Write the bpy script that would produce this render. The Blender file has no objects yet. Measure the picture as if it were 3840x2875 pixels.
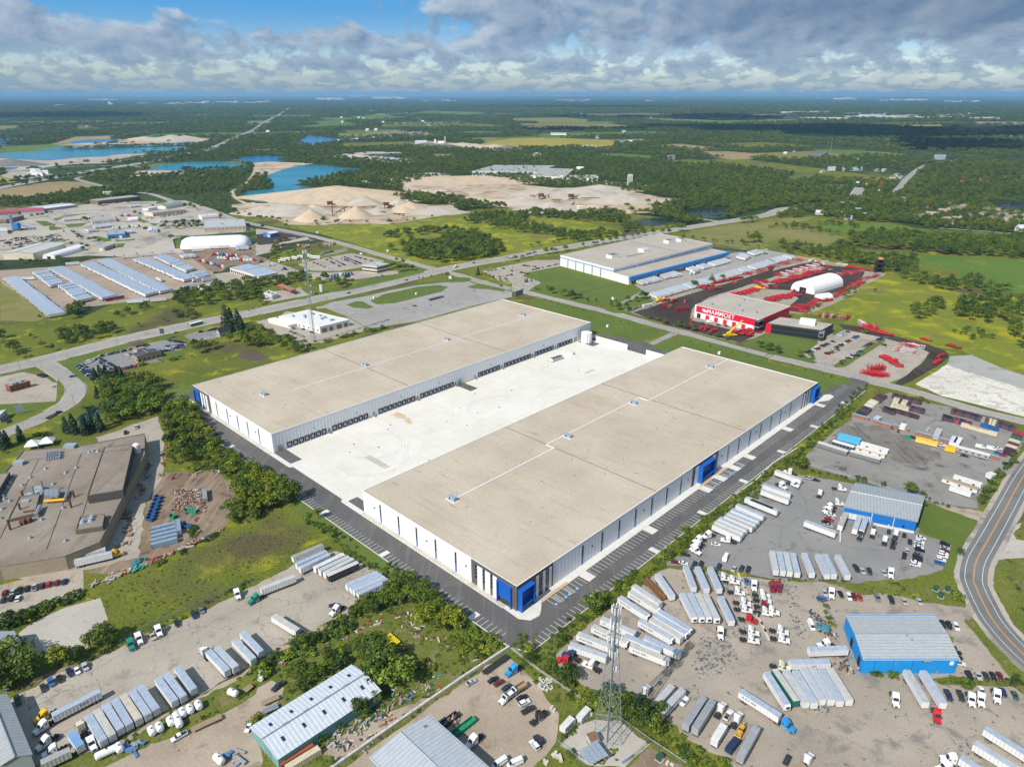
import bpy,math,random,mathutils
import numpy as np
from mathutils import Vector as V3,geometry
rg=range; en=enumerate; rch=random.choice
random.seed(7); PI=math.pi; ru=random.uniform; RNG=np.random.default_rng(11)
S=bpy.context.scene
COL=S.collection
R=math.radians
# ------------------------------------------------------------------ camera, sky, sun
CAM_H=215.
HAZE_D=3.6e-5
FPX=2640.
PITCH=math.atan((1437.5-350.)/FPX)
cd=bpy.data.cameras.new("camera"); cam=bpy.data.objects.new("camera",cd); COL.objects.link(cam)
cd.sensor_width=36.; cd.lens=FPX/3840.*36.; cd.clip_start=1.; cd.clip_end=120000.
cam.location=(0,0,CAM_H); cam.rotation_euler=(PI/2-PITCH,0,0)
S.camera=cam
SUN_EL=R(43.4); SUN_AZ=math.atan2(-.65,-.76)
SUN_VEC=V3((math.sin(SUN_AZ)*math.cos(SUN_EL),math.cos(SUN_AZ)*math.cos(SUN_EL),math.sin(SUN_EL)))
sl=bpy.data.lights.new("sun","SUN"); so=bpy.data.objects.new("sun",sl); COL.objects.link(so)
sl.energy=4.95; sl.angle=R(.53); sl.color=(1.,.955,.88)
so.location=(0,0,3000); so.rotation_euler=(-SUN_VEC).to_track_quat('-Z','Y').to_euler()
S.view_settings.view_transform='Standard'; S.view_settings.look='None'
S.view_settings.exposure=.1; S.view_settings.gamma=1.; S.view_settings.use_curve_mapping=False
S.render.engine='CYCLES'
S.cycles.max_bounces=6; S.cycles.diffuse_bounces=2; S.cycles.glossy_bounces=2; S.cycles.transparent_max_bounces=8
S.cycles.volume_bounces=0
S.cycles.use_denoising=True

W=bpy.data.worlds.new("World"); S.world=W; W.use_nodes=True
def world():
 nt=W.node_tree; N=nt.nodes; L=nt.links; N.clear()
 def n(t,**k):
  x=N.new(t)
  for a,b in k.items():setattr(x,a,b)
  return x
 def m(op,a,b=None,c=None,clamp=False):
  x=n('ShaderNodeMath',operation=op,use_clamp=clamp)
  for i,v in en((a,b,c)):
   if v is None:continue
   if isinstance(v,(int,float)):x.inputs[i].default_value=v
   else:L.new(v,x.inputs[i])
  return x.outputs[0]
 def mixc(f,a,b):
  x=n('ShaderNodeMix',data_type='RGBA')
  for i,v in ((0,f),(6,a),(7,b)):
   if isinstance(v,(int,float)):x.inputs[i].default_value=v
   elif isinstance(v,tuple):x.inputs[i].default_value=(*v,1)
   else:L.new(v,x.inputs[i])
  return x.outputs[2]
 out=n('ShaderNodeOutputWorld'); bg=n('ShaderNodeBackground')
 sky=n('ShaderNodeTexSky',sky_type='NISHITA',sun_disc=False)
 sky.sun_elevation=SUN_EL; sky.sun_rotation=SUN_AZ%(2*PI); sky.altitude=300; sky.air_density=1.; sky.dust_density=.2; sky.ozone_density=3.
 tc=n('ShaderNodeTexCoord'); sep=n('ShaderNodeSeparateXYZ'); L.new(tc.outputs['Generated'],sep.inputs[0])
 x,y,z=sep.outputs
 el=m('MAXIMUM',z,0.); az=m('ARCTAN2',x,y)
 E=m('LOGARITHM',m('ADD',1.,m('DIVIDE',el,.022)),2.718)
 def ss(v,a,b):
  r=n('ShaderNodeMapRange',interpolation_type='SMOOTHSTEP'); L.new(v,r.inputs[0]); r.inputs[1].default_value=a; r.inputs[2].default_value=b; return r.outputs[0]
 def bump(c,w,lo,hi):return m('MULTIPLY',m('SUBTRACT',1.,m('ABSOLUTE',m('DIVIDE',m('SUBTRACT',az,c),w)),clamp=True),ss(el,lo,hi))
 gap=m('ADD',bump(-.32,.24,.062,.09),m('MULTIPLY',bump(-.5,.16,.084,.1),.8))
 heavy=m('MULTIPLY',ss(az,-.05,.55),ss(el,.03,.085))
 def field(ku,kv,w,du=0.,dv=0.):
  cv=n('ShaderNodeCombineXYZ'); L.new(m('ADD',m('MULTIPLY',az,ku),du),cv.inputs[0]); L.new(m('ADD',m('MULTIPLY',E,kv),dv),cv.inputs[1]); cv.inputs[2].default_value=w
  nz=n('ShaderNodeTexNoise'); nz.inputs['Scale'].default_value=1.; nz.inputs['Detail'].default_value=9.; nz.inputs['Roughness'].default_value=.56; nz.inputs['Distortion'].default_value=.25
  L.new(cv.outputs[0],nz.inputs['Vector']); return nz.outputs[0]
 col=mixc(ss(el,0.,.11),sky.outputs[0],(.95,3.3,6.4))
 white,grey=(4.7,5.45,6.3),(1.55,2.5,3.95)
 for ku,kv,w,lo,hi,thr,al,wk in ((46,4.6,7.7,-1,.085,.46,.62,.7),(24,2.9,3.3,.01,.034,.455,.88,.8),(12.5,2.1,1.4,.034,.062,.43,.97,1.)):
  f0,f1=field(ku,kv,w),field(ku,kv,w,-.12,.2)
  d=m('SUBTRACT',m('ADD',f0,m('SUBTRACT',m('MULTIPLY',heavy,.14),m('MULTIPLY',gap,.3))),thr)
  lit=m('ADD',.5,m('MULTIPLY',m('SUBTRACT',f0,f1),4.2),clamp=True)
  lit=m('MULTIPLY',lit,m('SUBTRACT',1.,m('MULTIPLY',ss(d,.02,.3),.55)))
  cc=mixc(lit,grey,(white[0]*wk**1.6,white[1]*wk**1.2,white[2]*wk)); cc=mixc(m('MULTIPLY',heavy,.55),cc,(1.05,1.7,2.7))
  a=m('MULTIPLY',m('MULTIPLY',ss(d,-.02,.11),al),ss(el,lo,hi) if lo > 0 else 1.)
  col=mixc(a,col,cc)
 col=mixc(m('MULTIPLY',m('SUBTRACT',1.,ss(el,.002,.04)),.74),col,(1.75,2.95,4.15))
 L.new(col,bg.inputs[0]); bg.inputs[1].default_value=.108
 L.new(bg.outputs[0],out.inputs[0])
world()

# ------------------------------------------------------------------ ground positions of photographed points
TY={'U':300,'A':715,'B':1435,'C':2155}
def nat(t,x,y):
 s=2.304 if t[0] == 'U' else 2.3
 return 960*int(t[1])+x/s,TY[t[0]]+y/s
CP,SP=math.cos(PITCH),math.sin(PITCH)
def gpx(px,py,z=0.):
 a,b=px-1920.,1437.5-py
 dx,dy,dz=a,FPX*CP+b*SP,-FPX*SP+b*CP
 k=(CAM_H-z)/-min(dz,-9.)
 return V3((dx*k,dy*k,z))
def g(t,x,y,z=0.):return gpx(*nat(t,x,y),z)
def topx(p):
 p=np.asarray(p,float); x,y,z=p[...,0],p[...,1],p[...,2]-CAM_H
 d=y*CP-z*SP; u=y*SP+z*CP
 return np.stack([1920+FPX*x/d,1437.5-FPX*u/d],-1)
def pts(spec,z=0.):
 t=None; out=[]
 for w in spec.split():
  if ',' in w:a,b=w.split(','); out.append(g(t,float(a),float(b),z))
  else:t=w
 return out
UA=V3((.6937859,.72018131,0)); VA=V3((-.72018131,.6937859,0)); OA=V3((2.1195,253.321,0))
ANG=math.atan2(UA.y,UA.x)
def F(u,v,z=0.):return OA+UA*u+VA*v+V3((0,0,z))
def hd(a,b):return math.atan2(b.y-a.y,b.x-a.x)
# ------------------------------------------------------------------ materials
MATS={}
def node_mat(name,rough=.85,spec=.3,metal=0.):
 m=bpy.data.materials.new(name); m.use_nodes=True
 b=m.node_tree.nodes['Principled BSDF']
 b.inputs['Roughness'].default_value=rough; b.inputs['Metallic'].default_value=metal
 b.inputs['Specular IOR Level'].default_value=spec
 MATS[name]=m
 return m,m.node_tree.nodes,m.node_tree.links,b
def noise(N,L,vec,scale,detail=3.,rough=.55,dist=0.):
 x=N.new('ShaderNodeTexNoise'); x.inputs['Scale'].default_value=scale; x.inputs['Detail'].default_value=detail
 x.inputs['Roughness'].default_value=rough; x.inputs['Distortion'].default_value=dist
 if vec is not None:L.new(vec,x.inputs['Vector'])
 return x.outputs[0]
def ramp(N,L,f,stops):
 x=N.new('ShaderNodeValToRGB'); e=x.color_ramp.elements
 while len(e) < len(stops):e.new(.5)
 for i,(p,c) in en(stops):e[i].position=p; e[i].color=(*c,1) if len(c) == 3 else c
 L.new(f,x.inputs[0]); return x.outputs[0]
def mix(N,L,f,a,b,mode='MIX'):
 x=N.new('ShaderNodeMix'); x.data_type='RGBA'; x.blend_type=mode
 for i,v in ((0,f),(6,a),(7,b)):
  if isinstance(v,(int,float)):x.inputs[i].default_value=v
  elif isinstance(v,tuple):x.inputs[i].default_value=(*v,1)
  else:L.new(v,x.inputs[i])
 return x.outputs[2]
def scaled(N,L,vec,sc,rot=0.):
 x=N.new('ShaderNodeMapping'); x.inputs['Scale'].default_value=sc; x.inputs['Rotation'].default_value=(0,0,rot)
 L.new(vec,x.inputs[0]); return x.outputs[0]
def gm(name,c1,c2,c3=None,big=.02,mid=.12,fine=1.2,f_amt=.35,patch=(.56,.66),stain=None,stain_scale=.2,stain_at=(.64,.7),streak=None,cracks=None,rough=.92,bump=0.,joints=None):
 """soil, paving and plant cover: two tones in broad blotches, a third in patches, fine speckle, optional stains, joints and cracks"""
 m,N,L,b=node_mat(name,rough,.15)
 P=N.new('ShaderNodeNewGeometry').outputs['Position']
 col=ramp(N,L,noise(N,L,P,big,4,.6),[(.36,c1),(.64,c2)])
 if c3:col=mix(N,L,ramp(N,L,noise(N,L,P,mid,5,.65,.4),[(patch[0],(0,0,0)),(patch[1],(1,1,1))]),col,c3)
 if streak:
  v=scaled(N,L,P,(streak[1],streak[1]*.07,1),-streak[2])
  col=mix(N,L,ramp(N,L,noise(N,L,v,1.,4,.6),[(streak[3],(0,0,0)),(streak[3]+.14,(streak[4],)*3)]),col,streak[0])
 if stain:
  col=mix(N,L,ramp(N,L,noise(N,L,P,stain_scale,3,.6),[(stain_at[0],(0,0,0)),(stain_at[1],(1,1,1))]),col,stain)
 if cracks:
  v=N.new('ShaderNodeTexVoronoi'); v.feature='DISTANCE_TO_EDGE'; v.inputs['Scale'].default_value=cracks
  wv=N.new('ShaderNodeVectorMath'); wv.operation='ADD'; nn=N.new('ShaderNodeTexNoise'); nn.inputs['Scale'].default_value=.35
  ms=N.new('ShaderNodeVectorMath'); ms.operation='SCALE'; ms.inputs['Scale'].default_value=5.
  L.new(P,nn.inputs['Vector']); L.new(nn.outputs['Color'],ms.inputs[0]); L.new(P,wv.inputs[0]); L.new(ms.outputs[0],wv.inputs[1]); L.new(wv.outputs[0],v.inputs['Vector'])
  col=mix(N,L,ramp(N,L,v.outputs['Distance'],[(0.,(.62,)*3),(.012,(0,0,0))]),col,tuple(q*.35 for q in c1))
 if joints:
  bk=N.new('ShaderNodeTexBrick'); bk.offset=0.; bk.inputs['Scale'].default_value=1.; bk.inputs['Mortar Size'].default_value=.09
  bk.inputs['Brick Width'].default_value=joints; bk.inputs['Row Height'].default_value=joints
  bk.inputs['Color1'].default_value=(1,1,1,1); bk.inputs['Color2'].default_value=(.95,.95,.95,1); bk.inputs['Mortar'].default_value=(.8,.79,.77,1)
  L.new(scaled(N,L,P,(1,1,1),-ANG),bk.inputs['Vector'])
  col=mix(N,L,1.,col,bk.outputs['Color'],'MULTIPLY')
 sp=ramp(N,L,noise(N,L,P,fine,3,.75),[(.25,(1-f_amt,)*3),(.75,(1+f_amt,)*3)])
 col=mix(N,L,1.,col,sp,'MULTIPLY')
 L.new(col,b.inputs['Base Color'])
 if bump:
  bp=N.new('ShaderNodeBump'); bp.inputs['Strength'].default_value=1.; bp.inputs['Distance'].default_value=bump
  L.new(noise(N,L,P,fine*.6,5,.7),bp.inputs['Height']); L.new(bp.outputs[0],b.inputs['Normal'])
 return m
def sol(name,c,rough=.6,metal=0.,spec=.35,var=.12,vscale=.6,ribs=0.,streaks=0.,rib_axis=0):
 """painted or bare surface with weathering; ribs: pitch in metres of pressed sheet profile, across the object's own axis"""
 m,N,L,b=node_mat(name,rough,spec,metal)
 T=N.new('ShaderNodeTexCoord').outputs['Object']
 col=mix(N,L,1.,c,ramp(N,L,noise(N,L,T,vscale,4,.65),[(.3,(1-var,)*3),(.7,(1+var*.5,)*3)]),'MULTIPLY')
 if streaks:
  v=scaled(N,L,T,(1.6,1.6,.06))
  col=mix(N,L,1.,col,ramp(N,L,noise(N,L,v,1.,3,.6),[(.35,(1-streaks,)*3),(.6,(1,1,1))]),'MULTIPLY')
 if ribs:
  w=N.new('ShaderNodeTexWave'); w.bands_direction='XY'[rib_axis] if rib_axis < 2 else 'DIAGONAL'; w.inputs['Scale'].default_value=.314/ribs
  L.new(T,w.inputs['Vector'])
  bp=N.new('ShaderNodeBump'); bp.inputs['Strength'].default_value=.7; bp.inputs['Distance'].default_value=.06
  L.new(w.outputs[1],bp.inputs['Height']); L.new(bp.outputs[0],b.inputs['Normal'])
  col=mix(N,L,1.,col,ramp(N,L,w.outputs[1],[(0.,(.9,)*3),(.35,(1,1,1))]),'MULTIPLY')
 L.new(col,b.inputs['Base Color'])
 return m
def paint(name,rough=.35,spec=.5,dirt=.18,ribs=0.,axis=0):
 """colour comes from the object itself, so repeats share one material"""
 m,N,L,b=node_mat(name,rough,spec)
 oi=N.new('ShaderNodeObjectInfo'); T=N.new('ShaderNodeTexCoord').outputs['Object']
 v=N.new('ShaderNodeVectorMath'); v.operation='ADD'; L.new(T,v.inputs[0]); L.new(oi.outputs['Location'],v.inputs[1])
 col=mix(N,L,1.,oi.outputs['Color'],ramp(N,L,noise(N,L,v.outputs[0],.5,4,.6),[(.3,(1-dirt,)*3),(.65,(1,1,1))]),'MULTIPLY')
 if ribs:
  w=N.new('ShaderNodeTexWave'); w.bands_direction='XYZ'[axis]; w.inputs['Scale'].default_value=.314/ribs; L.new(T,w.inputs['Vector'])
  bp=N.new('ShaderNodeBump'); bp.inputs['Distance'].default_value=.05; L.new(w.outputs[1],bp.inputs['Height']); L.new(bp.outputs[0],b.inputs['Normal'])
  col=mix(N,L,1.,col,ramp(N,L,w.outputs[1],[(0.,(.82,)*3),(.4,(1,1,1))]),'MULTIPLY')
 L.new(col,b.inputs['Base Color']); return m
# ------------------------------------------------------------------ mesh collector
class MB:
 def __init__(s):s.v=[]; s.f=[]; s.m=[]; s.mats=[]
 def mi(s,mat):
  if mat not in s.mats:s.mats.append(mat)
  return s.mats.index(mat)
 def add(s,vs,fs,mat):
  o=len(s.v); s.v += [tuple(q) for q in vs]; k=s.mi(mat)
  for q in fs:s.f.append([o+i for i in q]); s.m.append(k)
  return s
 def box(s,x0,x1,y0,y1,z0,z1,mat,top=None,tx=0.,ty=0.):
  vs=[(x0,y0,z0),(x1,y0,z0),(x1,y1,z0),(x0,y1,z0),(x0+tx,y0+ty,z1),(x1-tx,y0+ty,z1),(x1-tx,y1-ty,z1),(x0+tx,y1-ty,z1)]
  s.add(vs,[(0,3,2,1),(0,1,5,4),(1,2,6,5),(2,3,7,6),(3,0,4,7)],mat); s.add(vs[4:],[(0,1,2,3)],top or mat); return s
 def prism(s,poly,z0,z1,mat,top=None,bottom=True):
  n=len(poly); z1s=z1 if hasattr(z1,'__len__') else [z1]*n
  a=[(p[0],p[1],z0) for p in poly]; b=[(p[0],p[1],z1s[i]) for i,p in en(poly)]
  s.add(a+b,[(i,(i+1)%n,n+(i+1)%n,n+i) for i in rg(n)],mat); s.add(b,[tuple(rg(n))],top or mat)
  if bottom:s.add(a,[tuple(rg(n-1,-1,-1))],mat)
  return s
 def side(s,prof,y0,y1,mat):
  n=len(prof); a=[(x,y0,z) for x,z in prof]; b=[(x,y1,z) for x,z in prof]
  s.add(a+b,[(i,(i+1)%n,n+(i+1)%n,n+i)[::1] for i in rg(n)],mat)
  s.add(a,[tuple(rg(n))],mat); s.add(b,[tuple(rg(n-1,-1,-1))],mat); return s
 def cyl(s,a,b,r,mat,n=10,r2=None,caps=True):
  a,b=V3(a),V3(b); d=(b-a).normalized(); q=d.to_track_quat('Z','Y'); r2=r if r2 is None else r2
  va=[a+q @ V3((r*math.cos(t),r*math.sin(t),0)) for t in [2*PI*i/n for i in rg(n)]]
  vb=[b+q @ V3((r2*math.cos(t),r2*math.sin(t),0)) for t in [2*PI*i/n for i in rg(n)]]
  s.add(va+vb,[(i,(i+1)%n,n+(i+1)%n,n+i) for i in rg(n)],mat)
  if caps:s.add(va,[tuple(rg(n-1,-1,-1))],mat); s.add(vb,[tuple(rg(n))],mat)
  return s
 def bar(s,a,b,w,mat):return s.cyl(a,b,w,mat,4,caps=False)
 def mesh(s,name,smooth=False):
  me=bpy.data.meshes.new(name); me.from_pydata(s.v,[],s.f)
  for q in s.mats:me.materials.append(q)
  me.polygons.foreach_set('material_index',s.m)
  if smooth:me.polygons.foreach_set('use_smooth',[True]*len(me.polygons))
  me.update(); return me
 def build(s,name,parent=None,**k):return link(name,s.mesh(name),parent,**k)
def link(name,data,parent=None,loc=None,rz=0.,color=None,**props):
 o=bpy.data.objects.new(name,data); COL.objects.link(o)
 if parent:o.parent=parent
 if loc is not None:o.location=loc
 if rz:o.rotation_euler=(0,0,rz)
 if color:o.color=(*color[:3],1)
 for a,b in props.items():
  if b:o[a]=b
 return o
def tag(o,label,category,group=None):
 o['label']=label; o['category']=category
 if group:o['group']=group
 return o
def thing(name,label,category,loc,rz=0.,group=None):
 o=link(name,None,None,loc,rz); o.empty_display_size=.5
 return tag(o,label,category,group)
ONES='first second third fourth fifth sixth seventh eighth ninth tenth eleventh twelfth thirteenth fourteenth fifteenth sixteenth seventeenth eighteenth nineteenth'.split()
TENS={20:'twent',30:'thirt',40:'fort',50:'fift',60:'sixt',70:'sevent',80:'eight',90:'ninet'}
def nth(i):
 if i < 19:return ONES[i]
 k=i+1; t=k // 10*10
 return TENS[t]+'ieth' if k%10 == 0 else TENS[t]+'y-'+ONES[k%10-1]
LAYER_N=0
def sheet(name,poly,mat,layer,jitter=0.,seg=6.,kind='structure',parent=None,label=None):
 """one flat piece of ground; layers lie 3 cm apart"""
 global LAYER_N; LAYER_N += 1
 z=.03*layer+.0004*(LAYER_N%60)
 P=[V3((p.x,p.y,0)) for p in poly]
 if jitter:
  Q=[]; n=len(P)
  for i in rg(n):
   a,b=P[i],P[(i+1)%n]; d=(b-a); k=max(1,min(60,int(d.length/seg)))
   nr=V3((-d.y,d.x,0)).normalized() if d.length > 0 else V3()
   for j in rg(k):
    q=a+d*(j/k); Q.append(q+nr*ru(-jitter,jitter))
  P=Q
 tri=geometry.tessellate_polygon([P])
 me=bpy.data.meshes.new(name); me.from_pydata([(p.x,p.y,z) for p in P],[],[tuple(t) for t in tri]); me.materials.append(mat)
 me.update()
 if len(me.polygons) and sum(f.normal.z for f in me.polygons) < 0:me.flip_normals()
 return link(name,me,parent,kind=kind,label=label)
def strip(line,w):
 n=len(line); Lf,Rt=[],[]
 for i in rg(n):
  a,b=line[max(0,i-1)],line[min(n-1,i+1)]; d=(b-a); d.z=0; d.normalize(); k=V3((-d.y,d.x,0))*(w/2)
  Lf.append(line[i]+k); Rt.append(line[i]-k)
 return Lf+Rt[::-1]
def smooth_line(P,k=6):
 out=[]; n=len(P)
 for i in rg(n-1):
  p0,p1,p2,p3=P[max(0,i-1)],P[i],P[i+1],P[min(n-1,i+2)]
  for j in rg(k):
   t=j/k
   out.append(.5*((2*p1)+(p2-p0)*t+(2*p0-5*p1+4*p2-p3)*t*t+(3*p1-p0-3*p2+p3)*t**3))
 out.append(P[-1]); return out
def offset(line,d):
 out=[]
 for i in rg(len(line)):
  a,b=line[max(0,i-1)],line[min(len(line)-1,i+1)]; q=(b-a); q.z=0; q.normalize()
  out.append(line[i]+V3((-q.y,q.x,0))*d)
 return out
def inside(poly,x,y):
 px=np.array([p[0] for p in poly]); py=np.array([p[1] for p in poly]); c=np.zeros(np.shape(x),bool)
 j=len(px)-1
 for i in rg(len(px)):
  dy=py[j]-py[i]
  t=((py[i] > y) != (py[j] > y)) & (x < (px[j]-px[i])*(y-py[i])/(dy if dy else 1e-9)+px[i])
  c ^= t; j=i
 return c

# ------------------------------------------------------------------ the setting: ground, water, lots, roads
G_FOREST=gm('forest_floor',(.03,.05,.016),(.05,.074,.02),(.085,.11,.028),.0016,.006,.05,.4,(.56,.62))
G_MEADOW=gm('meadow_grass',(.1,.124,.018),(.152,.166,.023),(.285,.262,.018),.018,.05,.9,.55,(.55,.66),stain=(.1,.085,.04),stain_scale=.012,stain_at=(.54,.66),bump=.5)
G_MEADL=gm('flowering_meadow',(.138,.168,.02),(.195,.212,.026),(.33,.3,.018),.012,.03,.7,.4,(.5,.64),stain=(.15,.135,.055),stain_scale=.012,stain_at=(.56,.68),bump=.4)
G_ROUGH=gm('rough_grass',(.104,.132,.022),(.148,.16,.03),(.2,.165,.085),.05,.16,1.3,.5,(.54,.66),stain=(.036,.062,.012),stain_scale=.14,stain_at=(.58,.66),bump=.3)
G_LAWN=gm('mown_lawn',(.092,.134,.024),(.118,.156,.031),(.15,.172,.036),.02,.08,1.5,.28,(.56,.7),streak=((.095,.135,.032),.5,ANG,.5,.5),bump=.08)
G_GREENF=gm('green_crop',(.082,.15,.022),(.112,.172,.027),(.175,.195,.034),.006,.02,.3,.22,(.56,.7))
G_TANF=gm('stubble_field',(.26,.2,.1),(.32,.25,.13),(.2,.17,.08),.004,.01,.3,.12)
G_YELF=gm('ripe_field',(.28,.25,.045),(.34,.29,.05),(.19,.21,.045),.004,.008,.2,.12,(.58,.7))
G_BRNF=gm('dry_meadow',(.17,.17,.045),(.225,.195,.075),(.13,.16,.03),.012,.03,.6,.3,bump=.2)
G_COURT=gm('new_concrete',(.665,.63,.555),(.72,.69,.63),(.63,.575,.47),.02,.035,1.5,.05,(.6,.75),joints=7.5,stain=(.47,.37,.24),stain_scale=.028,stain_at=(.7,.8),streak=((.6,.555,.47),.25,ANG,.6,.6))
G_ASPH=gm('new_asphalt',(.1,.096,.094),(.128,.121,.117),(.15,.142,.136),.03,.12,2.5,.22,(.54,.7),streak=((.15,.142,.136),.4,ANG,.52,.7))
G_ASPH2=gm('worn_asphalt',(.215,.208,.2),(.262,.252,.24),(.17,.165,.16),.02,.08,2.,.18,(.58,.68),stain=(.075,.072,.07),stain_scale=.16,stain_at=(.7,.74),cracks=.05)
G_ROAD=gm('road_asphalt',(.3,.285,.265),(.355,.338,.315),(.25,.24,.23),.01,.05,1.6,.14,(.58,.68),cracks=.06)
G_ROADN=gm('dark_road',(.15,.148,.148),(.185,.182,.18),(.12,.12,.12),.02,.06,2.,.16,(.58,.7))
G_CONC=gm('old_concrete',(.335,.292,.24),(.405,.356,.295),(.285,.252,.21),.03,.11,1.2,.14,(.55,.66),stain=(.2,.175,.145),stain_scale=.15,stain_at=(.69,.74),cracks=.055,streak=((.3,.27,.23),.4,.5,.6,.6))
G_GRAV=gm('grey_gravel',(.225,.212,.195),(.275,.258,.235),(.175,.165,.152),.03,.1,1.8,.3,(.54,.64),stain=(.105,.098,.088),stain_scale=.1,stain_at=(.63,.7),streak=((.31,.29,.26),.35,.9,.58,.6),bump=.15)
G_GRAVB=gm('gravel_and_dirt',(.3,.256,.208),(.375,.322,.262),(.228,.203,.177),.03,.09,1.6,.22,(.53,.64),stain=(.15,.128,.105),stain_scale=.34,stain_at=(.635,.69),bump=.12)
G_STAINY=gm('oil_spotted_gravel',(.3,.27,.235),(.37,.335,.29),(.13,.11,.09),.05,.55,1.6,.25,(.52,.58),stain=(.085,.07,.055),stain_scale=.7,stain_at=(.6,.63))
G_PALE=gm('pale_gravel',(.4,.365,.32),(.46,.42,.365),(.33,.31,.28),.05,.2,2.,.22)
G_DIRT=gm('bare_dirt',(.18,.13,.09),(.255,.19,.135),(.115,.085,.06),.05,.14,1.4,.25,(.55,.66),streak=((.32,.245,.18),.3,.4,.52,.8),bump=.15)
G_DIRT2=gm('beige_dirt',(.33,.265,.2),(.415,.34,.262),(.25,.198,.15),.03,.1,1.2,.18,(.55,.66),stain=(.115,.085,.062),stain_scale=.2,stain_at=(.68,.72),bump=.12)
G_SAND=gm('quarry_sand',(.42,.325,.225),(.55,.45,.34),(.31,.225,.145),.008,.022,.3,.2,(.5,.6),stain=(.56,.5,.42),stain_scale=.02,stain_at=(.58,.64),bump=1.2)
G_WHITE=gm('crushed_limestone',(.6,.56,.49),(.7,.665,.6),(.5,.45,.37),.02,.09,.6,.3,(.5,.6),stain=(.34,.31,.22),stain_scale=.13,stain_at=(.66,.7),bump=1.)
G_GREY=gm('stone_dust',(.33,.325,.305),(.38,.37,.345),(.25,.25,.2),.02,.06,1.,.2,(.56,.66))
G_BLACK=gm('asphalt_millings',(.042,.034,.03),(.07,.055,.046),(.115,.088,.07),.02,.06,1.,.3,(.6,.72),streak=((.15,.115,.09),.3,ANG+.5,.58,.5))
G_TRAIL=gm('trailer_yard_gravel',(.3,.235,.18),(.365,.29,.225),(.25,.2,.155),.02,.05,.8,.18)
G_PARK=gm('industrial_lot',(.37,.33,.28),(.44,.395,.335),(.25,.225,.195),.008,.018,.5,.16,(.54,.6))
G_PEB=gm('pebble_border',(.46,.43,.37),(.55,.51,.45),(.3,.28,.25),.1,1.2,2.8,.4,(.55,.62))
M_KERB=sol('kerb_concrete',(.66,.64,.59),.8,var=.12,vscale=.3)
M_LINE=sol('white_road_paint',(.8,.8,.78),.6,var=.15,vscale=1.5)
M_YLINE=sol('yellow_road_paint',(.72,.36,.06),.6,var=.2,vscale=1.)
def water_mat(name,c,rough=.07):
 m,N,L,b=node_mat(name,max(rough,.18),.18)
 P=N.new('ShaderNodeNewGeometry').outputs['Position']
 col=mix(N,L,ramp(N,L,noise(N,L,scaled(N,L,P,(.003,.012,1)),1.,3),[(.38,(0,0,0)),(.62,(1,1,1))]),c,tuple(q*.72 for q in c))
 L.new(col,b.inputs['Base Color'])
 bp=N.new('ShaderNodeBump'); bp.inputs['Distance'].default_value=.25; L.new(noise(N,L,P,.5,4),bp.inputs['Height']); L.new(bp.outputs[0],b.inputs['Normal'])
 return m
W_TURQ=water_mat('turquoise_water',(.018,.215,.29)); W_BLUE=water_mat('blue_water',(.01,.14,.33)); W_POND=water_mat('dark_pond_water',(.02,.035,.04)); W_MUD=water_mat('muddy_water',(.16,.11,.065),.2)

# --- base: one sheet out to the horizon
me=bpy.data.meshes.new('ground'); q=60000.
me.from_pydata([(-q,-3000,0),(q,-3000,0),(q,70000,0),(-q,70000,0)],[],[(0,1,2,3)]); me.materials.append(G_FOREST)
link('ground',me,kind='structure')
SH=[]
def lot(name,spec,mat,layer=2,jit=.8,keep=True,seg=6.):
 p=pts(spec)
 if keep:SH.append(spec)
 return sheet(name,p,mat,layer,jit,seg)
# meadows of the near country
lot('meadow','C0 -900,2300 -700,300 B0 -400,200 A0 -300,1200 0,700 700,1100 1000,960 1600,860 2208,760 A1 100,560 700,400 0,280 A0 1950,220 2208,180 A1 300,250 1000,260 1750,180 2208,130 A2 200,140 900,180 1250,230 1500,330 A3 0,190 430,220 900,230 1300,330 2300,380 2900,700 C3 3400,1500 3600,2600',G_MEADOW,1,0,keep=False)
lot('meadow','A0 -300,0 0,0 A0 700,60 900,40 700,120 0,210 -300,300',G_BRNF,1.2,3,keep=False)
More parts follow.
